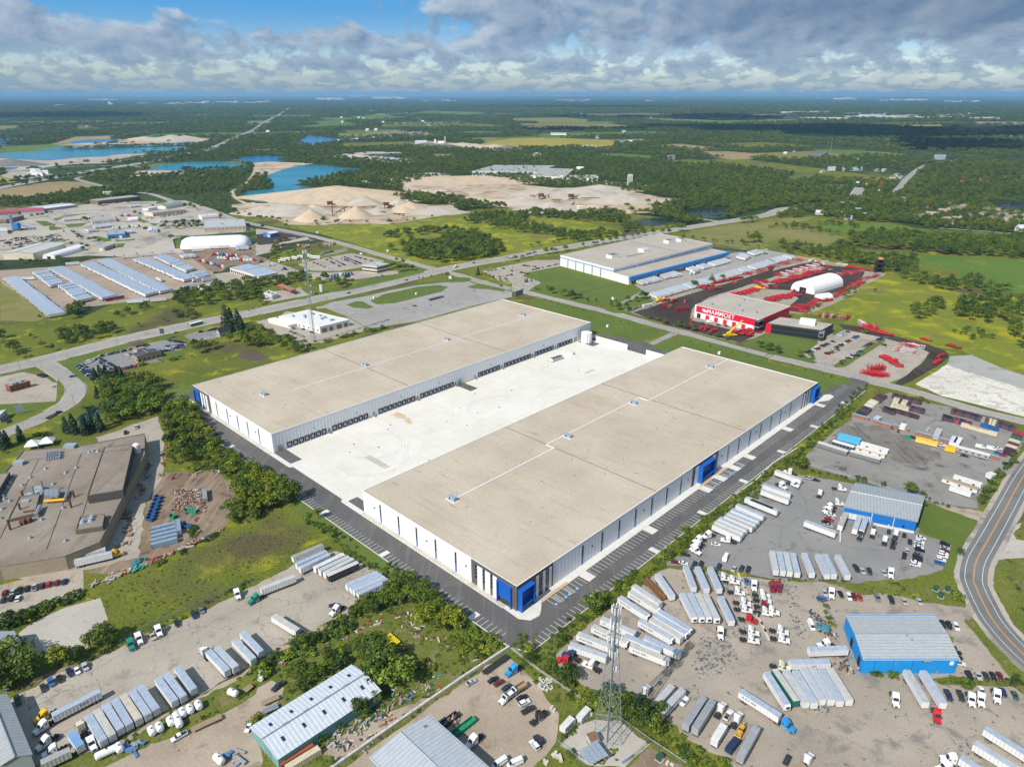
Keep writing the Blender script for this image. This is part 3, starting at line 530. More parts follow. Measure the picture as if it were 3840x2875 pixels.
road('road','A2 1150,160 1200,190 1400,215 1600,240 1760,262 1900,262',8,G_PALE,3.1); road('road','A3 1480,325 1800,345 2300,385',5,G_PALE,3.2); road('road','A2 1400,1230 1280,1290 1150,1350 1060,1400',8,G_ROAD,3.45)
road('road','A2 210,780 120,860',8,G_ROAD,3.4); road('road','A3 430,1480 560,1540',9,G_ROAD,3.4); road('path','A3 10,1240 150,1280 330,1320 420,1350',2.5,M_KERB,4.2)
road('road','C3 1690,290 1780,330',14,G_GRAVB,3.5); road('road','B3 2020,760 2208,760',9,G_GRAV,3.5)
road('road','A1 520,1010 600,1000 900,940 950,920 1400,820 1750,785 1850,800',8,G_ROAD,3.5)
mb=MB()
def dsh(line,off,w,mat,on=3.,gap=6.,z=.19,a0=0,a1=1e9):
 P=offset(line,off); s=0.
 for a,b in zip(P[:-1],P[1:]):
  d=b-a; ln=d.length
  if ln < 1e-3:continue
  if gap == 0:line_(a,b,w,mat,z); continue
  t=0.
  while t < ln:
   if s+t > a0 and int((s+t)/(on+gap)*1000)%1000 < 1000*on/(on+gap):line_(a+d*(t/ln),a+d*(min(ln,t+on)/ln),w,mat,z); t += on+.01
   else:t += .5
  s += ln
for o_,c_,gp in ((-7,M_LINE,6),(7,M_LINE,6),(-3.5,M_LINE,6),(3.5,M_LINE,6),(-.25,M_YLINE,0),(.25,M_YLINE,0),(9.6,M_LINE,0),(-9.6,M_LINE,0)):dsh(HW,o_,.22,c_,3,gp)
for o_,c_,gp in ((.2,M_YLINE,0),(-.2,M_YLINE,0),(3.6,M_LINE,0),(-3.6,M_LINE,0)):dsh(R1,o_,.2,c_,3,gp)
for o_,c_ in ((0,M_YLINE),):dsh(X2,o_,.18,c_,3,0); dsh(X1,o_,.18,c_,3,0); dsh(W1,o_,.18,c_,3,0)
mb.build('road_marking',kind='structure')
# stall lines of the older car parks
mb=MB()
for k in rg(14):
 a=g('C0',60+48*k,60-6*k); b=g('C0',40+48*k,150-6*k); line_(a,b,.15,M_YLINE,.12)
for k in rg(12):
 a=g('A1',1000+66*k,1090-17*k); b=g('A1',1040+66*k,1106-17*k); line_(a,b,.15,M_YLINE,.12); line_(g('A1',1100+66*k,1006-14*k),g('A1',1150+66*k,1024-14*k),.15,M_YLINE,.12)
for k in rg(22):
 a=g('A3',500+17*k,1415-12*k); line_(a,g('A3',560+17*k,1436-12*k),.15,M_LINE,.12); line_(g('A3',690+15*k,1430-8.5*k),g('A3',740+15*k,1444-8.5*k),.15,M_LINE,.12)
mb.build('parking_marking',kind='structure')
# haze: the air between here and the horizon
hm=bpy.data.materials.new('haze_air'); hm.use_nodes=True; hm.node_tree.nodes.clear()
_o=hm.node_tree.nodes.new('ShaderNodeOutputMaterial'); _p=hm.node_tree.nodes.new('ShaderNodeVolumePrincipled')
_p.inputs['Color'].default_value=(.34,.66,1.,1); _p.inputs['Density'].default_value=HAZE_D; _p.inputs['Anisotropy'].default_value=0.
hm.node_tree.links.new(_p.outputs[0],_o.inputs['Volume'])
mb=MB(); mb.box(-61000,61000,-3100,71000,-1.,260.,hm); o=mb.build('haze',kind='stuff')

# marks on the court: covers, tyre arcs, faint streaks of sand
mb=MB(); M_TYREM=sol('tyre_rubber_mark',(.5,.48,.45),.9,var=.1); M_COVER=sol('drain_cover',(.16,.15,.14),.8)
for cu,cv,r_,a0,a1 in ((52,178,17,190,420),(40,164,20,150,330),(150,160,22,20,200),(250,175,24,60,280),(200,140,18,0,140)):
 for rr in (r_,r_+2.1):
  P=arc(cu,cv,rr,a0,a1,30)
  for a,b in zip(P[:-1],P[1:]):line_(a,b,.3,M_TYREM,.155)
for i in rg(26):p=F(ru(15,300),ru(122,200)); s=ru(.4,.9); mb.add([(p.x+s*math.cos(a),p.y+s*math.sin(a),.158) for a in (0,.9,1.8,2.7,3.6,4.5,5.4)],[tuple(rg(7))],M_COVER)
mb.build('pavement_marking',kind='structure')
for i in rg(9):u,v=ru(10,290),ru(125,205); sheet('sand_film',[F(u,v),F(u+ru(6,26),v+ru(-2,2)),F(u+ru(6,20),v+ru(1,4)),F(u+1,v+2)],G_SANDF if 'G_SANDF' in globals() else globals().setdefault('G_SANDF',gm('dusty_concrete',(.62,.56,.46),(.68,.63,.54),(.74,.71,.66),.1,.3,1.5,.08,(.45,.6))),4.9,.8,1.5)
# clouds overhead that shade parts of the far woods
M_CLOUD=sol('cloud_white',(.85,.85,.85),1.)
def cloud(t,x,y,w,d,z=1500.):
 c=g(t,x,y)+SUN_VEC*(z/SUN_VEC.z); vs,fs=[],[]; r=random.Random(x); A,B_=28,8
 for j in rg(B_+1):
  for i in rg(A):th,ph=2*PI*i/A,PI*(j/B_-.5); k=1+.22*math.sin(3*th+x)+.13*math.sin(7*th+y)+r.uniform(-.06,.06); vs.append((c.x+w/2*k*math.cos(ph)*math.cos(th),c.y+d/2*k*math.cos(ph)*math.sin(th),z+160*math.sin(ph)))
 for j in rg(B_):
  for i in rg(A):fs.append((j*A+i,j*A+(i+1)%A,(j+1)*A+(i+1)%A,(j+1)*A+i))
 me=bpy.data.meshes.new('cloud'); me.from_pydata(vs,[],fs); me.materials.append(M_CLOUD); link('cloud',me,kind='structure')
for q in (('U3',1100,430,2900,1500),('U3',1900,560,900,700),('U2',1500,320,2200,1500),('U0',330,310,2600,1900),('U2',500,235,3800,1500),('U2',560,425,900,260)):cloud(*q,max(1500.,.3*g(*q[:3]).length))

# ------------------------------------------------------------------ buildings
# short names for words used all through the tables
Qw,Qb,Qs,Qg,Qd,Qm,Qn,Qc,Qp,Ql,Qu,Qa,Qk,Qr,Qo,Qh,Qt,Qe,Qv,Qx,Qy,Qj,Q1,Q2,Q3,Q4,Q5,Q6,Q7,Q8,Q9='white,black,silver,grey,dark,maroon,green,cream,purple,plum,suv,car,pickup,red,boom,heavy,tan,brown,dark red,dark green,yellow-green,bush,door,roof_unit,window,roof,wall,post,leg,body,wheel'.split(',')
def text_mesh(fc):
 o=bpy.data.objects.new('lettering',fc); COL.objects.link(o); bpy.context.view_layer.update()
 me=bpy.data.meshes.new_from_object(o.evaluated_get(bpy.context.evaluated_depsgraph_get())); bpy.data.objects.remove(o); return me
P_WALL=paint('painted_wall',.6,.3,.1); P_ROOF=paint('roof_sheeting',.5,.35,.16); P_BRICK=paint('masonry_wall',.9,.1,.16)
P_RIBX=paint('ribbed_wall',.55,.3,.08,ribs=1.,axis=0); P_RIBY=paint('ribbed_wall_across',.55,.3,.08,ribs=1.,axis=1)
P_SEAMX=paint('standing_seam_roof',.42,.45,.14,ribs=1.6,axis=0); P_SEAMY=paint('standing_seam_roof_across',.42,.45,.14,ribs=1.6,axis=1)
M_GLASS=sol('window_glass',(.018,.024,.032),.08,spec=.7,var=.05)
M_DARK=sol('dark_rubber',(.018,.018,.02),.7,var=.2)
M_STEEL=sol('galvanised_steel',(.42,.45,.48),.45,metal=.6,var=.2,vscale=1.5)
M_WHITE=sol('white_cladding',(.8,.8,.8),.5,var=.04,vscale=.1)
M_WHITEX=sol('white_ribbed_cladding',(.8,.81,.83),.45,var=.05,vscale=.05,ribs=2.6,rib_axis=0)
M_BLUE=sol('cobalt_blue_cladding',(.01,.11,.46),.45,var=.08)
M_CHAR=sol('charcoal_cladding',(.125,.108,.098),.6,var=.1)
M_MAST=sol('dull_zinc',(.27,.32,.37),.5,metal=.3,var=.15)
M_UNIT=sol('roof_unit_grey',(.3,.36,.42),.5,var=.15)
M_BOLL=sol('safety_yellow',(.75,.42,.02),.5,var=.15)
M_ORANGE=sol('orange_rail_paint',(.78,.36,.08),.5,var=.1)
def ballast(name,c1,c2,c3,st):
 m,N,L,b=node_mat(name,.95,.1)
 T=N.new('ShaderNodeTexCoord').outputs['Object']
 col=ramp(N,L,noise(N,L,T,.03,4,.6),[(.35,c1),(.65,c2)])
 v=scaled(N,L,T,(.35,.025,1))
 col=mix(N,L,ramp(N,L,noise(N,L,v,1.,4,.65),[(.55,(0,0,0)),(.8,(.7,)*3)]),col,c3)
 v=scaled(N,L,T,(.3,.06,1))
 col=mix(N,L,ramp(N,L,noise(N,L,v,1.,2,.5),[(.68,(0,0,0)),(.79,(.8,)*3)]),col,st)
 col=mix(N,L,1.,col,ramp(N,L,noise(N,L,T,.9,4,.8),[(.25,(.8,)*3),(.75,(1.18,)*3)]),'MULTIPLY')
 L.new(col,b.inputs['Base Color']); return m
M_BALLAST=ballast('roof_ballast',(.45,.378,.292),(.52,.447,.355),(.355,.283,.205),(.36,.225,.11))
M_TAR=ballast('old_tar_and_gravel_roof',(.21,.172,.138),(.3,.255,.212),(.09,.075,.064),(.06,.052,.046))
M_BEIGER=ballast('weathered_beige_roof',(.4,.355,.3),(.45,.4,.34),(.27,.235,.2),(.21,.18,.15))

def panel(mb,axis,c,a0,a1,z0,z1,out,mat,t=.06):
 """a thin panel proud of a wall: axis 'x' lies along x at y=c, 'y' lies along y at x=c; out is its outward side"""
 lo,hi=(c,c+out*t) if out > 0 else (c+out*t,c)
 return mb.box(a0,a1,lo,hi,z0,z1,mat) if axis == 'x' else mb.box(lo,hi,a0,a1,z0,z1,mat)
H=13.8
def part(root,name,fn,label=None,parent=None):
 mb=MB(); fn(mb); return mb.build(name,parent or root,label=label)
def pbx(t,n,*a):return MB().box(*a).build(n,t)
def pcy(t,n,*a):return MB().cyl(*a).build(n,t)
def tall_window(root,axis,c,a,out):
 o=part(root,Q3,lambda m:panel(m,axis,c,a-.62,a+.62,4.9,11.6,out,M_GLASS,.05))
 for z in (6.9,9.2):part(root,'mullion',lambda m:panel(m,axis,c+out*.05,a-.62,a+.62,z,z+.35,out,M_CHAR,.04),parent=o)
 part(root,'spandrel_panel',lambda m:panel(m,axis,c,a-.62,a+.62,.35,4.88,out,M_BLUE,.05),parent=o)
def portal(root,axis,c,a0,a1,out,spec):
 """charcoal bay with white slabs, dark windows and a blue framed entrance"""
 part(root,'portal_cladding',lambda m:panel(m,axis,c,a0,a1,.3,H-.05,out,M_CHAR,.12))
 k=c+out*.12
 for kind,b0,b1 in spec:
  if kind == 'w':part(root,'white_slab',lambda m:panel(m,axis,k,b0,b1,.3,12.,out,M_WHITE,.1))
  if kind == 'g':
   o=part(root,Q3,lambda m:panel(m,axis,k,b0,b1,4.3,11.9,out,M_GLASS,.05))
   for z in (6.1,8.,9.9):part(root,'mullion',lambda m:panel(m,axis,k+out*.05,b0,b1,z,z+.18,out,M_STEEL,.05),parent=o)
  if kind == 'G':
   o=part(root,'curtain_wall',lambda m:panel(m,axis,k,b0,b1,.3,12.,out,M_GLASS,.05))
   def f(m):
    for z in (2.6,5.,7.4,9.8):panel(m,axis,k+out*.05,b0,b1,z,z+.12,out,M_STEEL,.05)
    n=max(1,round((b1-b0)/1.6))
    for i in rg(n+1):x=b0+(b1-b0-.1)*i/n; panel(m,axis,k+out*.105,x,x+.1,.3,12.,out,M_STEEL,.05)
   part(root,'mullion',f,parent=o)
  if kind == 'B':
   def f(m):
    for x0,x1,z0,z1 in ((b0,b0+.5,.2,11.8),(b1-.5,b1,.2,11.8),(b0+.51,b1-.51,11.3,11.8)):panel(m,axis,k,x0,x1,z0,z1,out,M_BLUE,1.2 if axis == 'y' else 2.6)
   o=part(root,'entrance_frame',f)
   part(root,'blue_panel',lambda m:panel(m,axis,k+out*.02,b0+.52,b1-.52,3.,11.25,out,M_BLUE,.3),parent=o)
   part(root,'entrance_glass',lambda m:panel(m,axis,k+out*.02,b0+.52,b1-.52,.2,2.95,out,M_GLASS,.25),parent=o)
   if b1-b0 > 11.5 or axis == 'x':part(root,'canopy',lambda m:panel(m,axis,k+out*.34,b0+.52,b1-.52,3.,3.6,out,M_BLUE,2.2),parent=o)
def long_warehouse(label,v0,v1,L):
 t=thing('warehouse',label,'warehouse',F(0,v0),ANG); w=v1-v0
 def walls(m):
  m.add([(0,0,0),(0,w,0),(0,w,H),(0,0,H)],[(0,3,2,1)],M_WHITE); m.add([(L,0,0),(L,w,0),(L,w,H),(L,0,H)],[(0,1,2,3)],M_WHITE)
  m.add([(0,0,0),(L,0,0),(L,0,H),(0,0,H)],[(0,1,2,3)],M_WHITEX); m.add([(0,w,0),(L,w,0),(L,w,H),(0,w,H)],[(0,3,2,1)],M_WHITEX)
 part(t,Q5,walls)
 def roof(m):m.box(.35,L-.35,.35,w-.35,H-.7,H-.35,M_BALLAST)
 part(t,Q4,roof)
 def cop(m):
  for x0,x1,y0,y1 in ((-.05,L+.05,-.05,.349),(-.05,L+.05,w-.349,w+.05),(-.05,.349,.35,w-.35),(L-.349,L+.05,.35,w-.35)):m.box(x0,x1,y0,y1,H-.9,H+.04,M_WHITE)
 part(t,'coping',cop)
 for x in (111.7,215.):pbx(t,'expansion_joint',x-.13,x+.13,.36,w-.36,H-.36,H-.16,M_CHAR)
 def units(off,xs):
  for x in xs:
   o=part(t,Q2,lambda m:m.box(x-1.3,x+1.3,off-2.9,off+2.9,H-.34,H+1.9,M_UNIT,None,.2,.2).box(x-1.32,x+1.32,off+.4,off+1.2,H+.2,H+1.4,M_DARK))
   part(t,'roof_curb',lambda m:m.box(x-2.2,x+2.2,off-3.8,off+3.8,H-.349,H-.22,M_KERB),parent=o)
 off0=71.8 if v0 == 0 else 59.5
 units(off0+3,(28.4,302)); units(off0+6,(129,200.8)) if v0 == 0 else units(off0,(114,200.8))
 pl=off0+.4
 def pipe(m):
  segs=[((30.7,pl+2),(111,pl+2)),((112.3,pl+8.4),(212,pl+8.4)),((213.4,pl+1),(300,pl+1)),((304,pl+1),(327,pl+1))] if v0 == 0 else [((48,55.2),(327,54.8))]
  for a,b in segs:m.box(a[0],b[0],a[1]-.32,a[1]+.32,H-.35,H-.02,M_WHITE)
  if v0 == 0:
   for x in (111.,212.2):m.box(x,x+.5,pl+1.5,pl+8.6,H-.35,H-.03,M_WHITE)
 part(t,'white_gas_line',pipe,'white line running the length of the roof')
 def ticks(m):
  m_y=M_YLINE
  for y in ((w-17) if v0 == 0 else 22,):
   for i in rg(int(L/2.6)-8):m.box(10+i*2.6,11.1+i*2.6,y,y+.18,H-.35,H-.3,m_y)
 part(t,'walkway_marks',ticks)['kind']='stuff'
 def vents(m):
  for i in rg(46):
   x,y=ru(6,L-6),ru(6,w-6); m.cyl((x,y,H-.35),(x,y,H+.15),.16,M_DARK,6)
 part(t,'roof_drain_vents',vents)['kind']='stuff'
 return t
WHA=long_warehouse('enormous white warehouse beside the truck yard, charcoal and blue entrance at its corner',0.,116.8,329.)
for v in (101.,85.2,70.4,55.5,40.6):tall_window(WHA,'y',0.,v,-1)
for u in (46.8,62.4,77.,91.8,107.2,122,136.8,192.2,206.2,221.5,236.8,252,267,283):tall_window(WHA,'x',0.,u,-1)
portal(WHA,'y',0.,.13,29.5,-1,[('g',25.4,27),('w',21.8,25.3),('g',20.2,21.7),('w',16.7,20.1),('g',15.1,16.6),('w',12.4,15.),('B',2.6,11.6)])
portal(WHA,'x',0.,-.12,24.6,-1,[('B',.6,9.4),('G',9.5,12.6),('w',12.7,14.4),('G',14.5,17.2),('w',17.3,19),('G',19.1,21.6),('w',21.7,23.4)])
portal(WHA,'x',0.,149,178.8,-1,[('g',150.4,152.2),('w',152.3,156.2),('B',156.4,172),('w',172.1,175.6),('g',175.7,177.2)])
portal(WHA,'x',0.,303,329.12,-1,[('w',305,307),('G',307.1,309.4),('w',309.5,311.4),('G',311.5,314),('w',314.1,316),('G',316.1,319),('B',319.2,328.6)])
def lights(root,axis,c,xs,out):
 for x in xs:part(root,'wall_light',lambda m:panel(m,axis,c,x-.25,x+.25,7.6,8.,out,M_DARK,.7))
lights(WHA,'x',0,(54,99,144,184,230,274),-1); lights(WHA,'y',0,(106,62,33),-1)
WHB=long_warehouse('enormous white warehouse with long row of dock doors facing the court',216.5,334.,329.7)
for v in (296,279.5,264,249.7,234.4):tall_window(WHB,'y',0.,v-216.5,-1)
portal(WHB,'y',0.,89.5,117.63,-1,[('w',93.5,96.6),('g',96.7,97.9),('w',98,101),('g',101.1,102.3),('w',102.4,105),('B',105.4,114.6)])
lights(WHB,'y',0,(22,58,100),-1)
def dock(root,u):
 o=part(root,'dock_seal',lambda m:[panel(m,'x',0,a,b,z0,z1,-1,M_DARK,.55) for a,b,z0,z1 in ((u-1.75,u-1.2,1.,4.2),(u+1.2,u+1.75,1.,4.2),(u-1.19,u+1.19,3.6,4.2))])
 part(root,'dock_door',lambda m:panel(m,'x',0,u-1.18,u+1.18,1.25,3.58,-1,M_STEEL,.08),parent=o)
 part(root,'dock_leveller',lambda m:panel(m,'x',0,u-1.3,u+1.3,.3,1.,-1,M_BLUE,.35),parent=o)
for a,n in ((11.5,7),(45.7,7),(84.3,8),(122.9,8),(183.6,6),(213.7,8),(252.4,6),(283.,5)):
 for i in rg(n):dock(WHB,a+4.3*i)
for u in (41.3,78.5,118.5,157,178,209.5,248,278.5):
 def st(m):
  for k in rg(5):m.box(u-.7+0.,u+.7,-2.6+.3*k,-2.3+.3*k-.01,.15,.35+.2*k,M_STEEL)
  m.box(u-.8,u+.8,-1.09,-.02,.15,1.35,M_STEEL)
  for x in (u-.8,u+.74):m.box(x,x+.06,-2.6,-.05,2.,2.08,M_STEEL)
 o=part(WHB,'dock_stair',st); part(WHB,Q1,lambda m:panel(m,'x',0,u-.5,u+.5,1.36,3.5,-1,M_CHAR,.06))
for u in (4.9,161.5,307):part(WHB,'grade_door',lambda m:panel(m,'x',0,u-1.9,u+1.9,.2,4.6,-1,M_STEEL,.07))
lights(WHB,'x',0,(30,64,103,140,196,262),-1)
# orange rails of the accessible stalls
for i,(u0,u1,where) in en(((12.5,31,'corner entrance'),(154,167.5,'middle entrance, lower side'),(172,185,'middle entrance, upper side'))):
 t=thing('railing',f'orange ramp railing by the {where} of the white warehouse','railing',F(u0,-3.4),ANG)
 part(t,'rail',lambda m:[m.box(0,u1-u0,-.04,.04,z,z+.09,M_ORANGE) for z in (.55,1.)] and m.box(0,u1-u0,-.45,-.05,.28,.36,M_ORANGE))
 for k in rg(7):pbx(t,Q6,(u1-u0-.1)*k/6,(u1-u0-.1)*k/6+.1,-.05,.05,.28,1.12,M_ORANGE)
# court things
def cylinder_tank(label,p,r,h,mat):
 t=thing('water_tank',label,'water tank',p)
 pcy(t,'shell',(0,0,.1),(0,0,h),r,mat,40); pcy(t,Q4,(0,0,h+.002),(0,0,h+.7),r*.99,mat,40,r*.15)
 pbx(t,'hatch',r*.5,r*.5+.8,-.4,.4,h+.3,h+.9,M_STEEL); pbx(t,'ladder',-.3,.3,-r-.12,-r-.02,.2,h+.6,M_STEEL)
cylinder_tank('white round fire water tank at the far end of the court',F(313,208,.15),5.,9.6,M_WHITE)
def screen(label,a,b,h):
 d=b-a; n=max(1,round(d.length/3.)); t=thing('screen_wall',label,Q5,a,hd(a,b)); w=d.length/n
 for i in rg(n):pbx(t,'panel',i*w+.03,(i+1)*w-.03,-.12,.12,.1,h,M_WHITE)
 pbx(t,'cap',0,d.length,-.18,.18,h+.002,h+.16,M_KERB)
screen('white precast screen wall next to the round tank',F(322,204),F(322,168),5.); screen('white precast screen wall by the entry drive, away from the tank',F(322,148),F(322,120),5.)

# ---- generic building from three ground points: a-b front, b-c the side that runs back
def bld(name,label,cat,a,b,c,h,wall,roof,kind='flat',win=0,wz=(1.2,2.6),side_win=0,door=0,dock_n=0,unit=0,group=None,wmat=None,rmat=None,rise=1.6,stripe=None,floors=1,winw=.55,wwall=None):
 a,b,c=(V3((p.x,p.y,0)) for p in (a,b,c)); t=thing(name,label,cat,a,hd(a,b),group)
 Lx=(b-a).length; rot=mathutils.Matrix.Rotation(-hd(a,b),3,'Z'); e=rot @ (c-b); ex,ey=e.x,e.y
 if ey < 0:ey=abs(ey)
 q=lambda x,y:(x+ex*y/ey,y)
 W_=wmat or P_WALL; Rf=rmat or (P_ROOF if kind == 'flat' else P_SEAMX)
 C0_,C1_,C2_,C3_=q(0,0),q(Lx,0),q(Lx,ey),q(0,ey)
 def child(nm,fn,col=(1,1,1),label=None):
  m=MB(); fn(m); return m.build(nm,t,color=col,label=label)
 if kind == 'flat':
  child(Q5,lambda m:m.prism([C0_,C1_,C2_,C3_],0,h,W_,W_),wall)
  i=.35
  child(Q4,lambda m:m.prism([q(i,i),q(Lx-i,i),q(Lx-i,ey-i),q(i,ey-i)],h+.001,h+.12,Rf),roof)
  def par(m):
   for P in ([q(-.05,-.05),q(Lx+.05,-.05),q(Lx+.05,.34),q(-.05,.34)],[q(-.05,ey-.34),q(Lx+.05,ey-.34),q(Lx+.05,ey+.05),q(-.05,ey+.05)],[q(-.05,.341),q(.34,.341),q(.34,ey-.341),q(-.05,ey-.341)],[q(Lx-.34,.341),q(Lx+.05,.341),q(Lx+.05,ey-.341),q(Lx-.34,ey-.341)]):m.prism(P,h-.3,h+.35,W_)
  child('parapet',par,stripe or wall)
  zt=h+.12
 else:
  along=kind == 'gable'                        # ridge along x ('gable') or along y ('gabley')
  if along:r0,r1=q(0,ey/2),q(Lx,ey/2)
  else:r0,r1=q(Lx/2,0),q(Lx/2,ey)
  def w(m):
   m.prism([C0_,C1_,C2_,C3_],0,h,W_)
   if along:m.add([(*C1_,h),(*C2_,h),(*r1,h+rise),(*C0_,h),(*C3_,h),(*r0,h+rise)],[(0,1,2),(3,5,4)],W_)
   else:m.add([(*C0_,h),(*C1_,h),(*r0,h+rise),(*C3_,h),(*C2_,h),(*r1,h+rise)],[(0,1,2),(3,5,4)],W_)
  child(Q5,w,wall); o=min(.5,h*.1); z=.12
  up=lambda p,zz:(p[0],p[1],zz)
  if along:S1=[up(q(-o,-o),h-.1),up(q(Lx+o,-o),h-.1),up(q(Lx+o,ey/2),h+rise+z),up(q(-o,ey/2),h+rise+z)]; S2=[up(q(Lx+o,ey+o),h-.1),up(q(-o,ey+o),h-.1),S1[3],S1[2]]
  else:S1=[up(q(-o,ey+o),h-.1),up(q(-o,-o),h-.1),up(q(Lx/2,-o),h+rise+z),up(q(Lx/2,ey+o),h+rise+z)]; S2=[up(q(Lx+o,-o),h-.1),up(q(Lx+o,ey+o),h-.1),S1[3],S1[2]]
  Rm=rmat or (P_SEAMX if along else P_SEAMY)
  def rf(m):
   for Sx in (S1,S2):
    lo=[(x,y,zz-.12) for x,y,zz in Sx]; m.add(Sx+lo,[(0,1,2,3),(7,6,5,4),(0,4,5,1),(1,5,6,2),(2,6,7,3),(3,7,4,0)],Rm)
  child(Q4,rf,roof); zt=h+rise*.5
  if max(Lx,ey) > 18:
   def rc(m):
    A_,B_=V3(S1[3]),V3(S1[2]); m.bar(A_+V3((0,0,.1)),B_+V3((0,0,.1)),.3,M_STEEL)
   child('ridge_cap',rc,(.6,.6,.6))
 def slot(x0,x1,z0,z1,mat,nm,out=.06,col=(1,1,1)):
  return child(nm,lambda m:m.box(x0,x1,-out,-.004,z0,z1,mat),col)
 used=[]
 for k in rg(dock_n):
  x=(k+.7)*Lx/(dock_n+.4); o=slot(x-1.3,x+1.3,.9,3.9,M_DARK,'dock_door',.25)
 for k in rg(door):
  x=(k+.5)*Lx/door if door > 1 else Lx*.72; slot(x-min(2,Lx*.12),x+min(2,Lx*.12),.05,min(4.4,h*.72),P_WALL,Q1,.08,(.5,.5,.5) if sum(wall) > 1.2 else (.75,.75,.72))
 for fl in rg(floors):
  dz=fl*(h/floors)
  for k in rg(win):
   x=(k+.5)*Lx/win; ww=winw*Lx/win/2; slot(x-ww,x+ww,wz[0]+dz,wz[1]+dz,M_GLASS,Q3)
  for k in rg(side_win):
   y=(k+.5)*ey/side_win; ww=winw*ey/side_win/2
   P0,P1=V3((*q(Lx,y-ww),0)),V3((*q(Lx,y+ww),0)); d=V3((ey,-ex,0)).normalized()*.06
   child(Q3,lambda m:m.prism([(P0.x,P0.y),(P0.x+d.x,P0.y+d.y),(P1.x+d.x,P1.y+d.y),(P1.x,P1.y)],wz[0]+dz,wz[1]+dz,M_GLASS))
 for k in rg(unit):
  r=random.Random(label+str(k)); x,y=q(Lx*r.uniform(.15,.85),ey*r.uniform(.2,.8)); s=r.uniform(.8,1.7)
  child(Q2,lambda m:m.box(x-s,x+s,y-s*.7,y+s*.7,h+.121,h+1.2+s*.4,M_UNIT))
 t['_q']=0; del t['_q']
 return t,q,Lx,ey,child
def B3(t,*xy):return [g(t if isinstance(t,str) else t[i],*p) for i,p in en(xy)]
WHT,CREAM,GREY,BEIGE,BROWN=(.78,.78,.77),(.66,.6,.47),(.4,.42,.44),(.47,.4,.31),(.2,.15,.11)
R_WHT,R_GREY,R_BEIGE,R_DARK,R_STEEL=(.74,.74,.74),(.36,.37,.38),(.42,.38,.33),(.1,.1,.11),(.5,.54,.6)
SM=dict
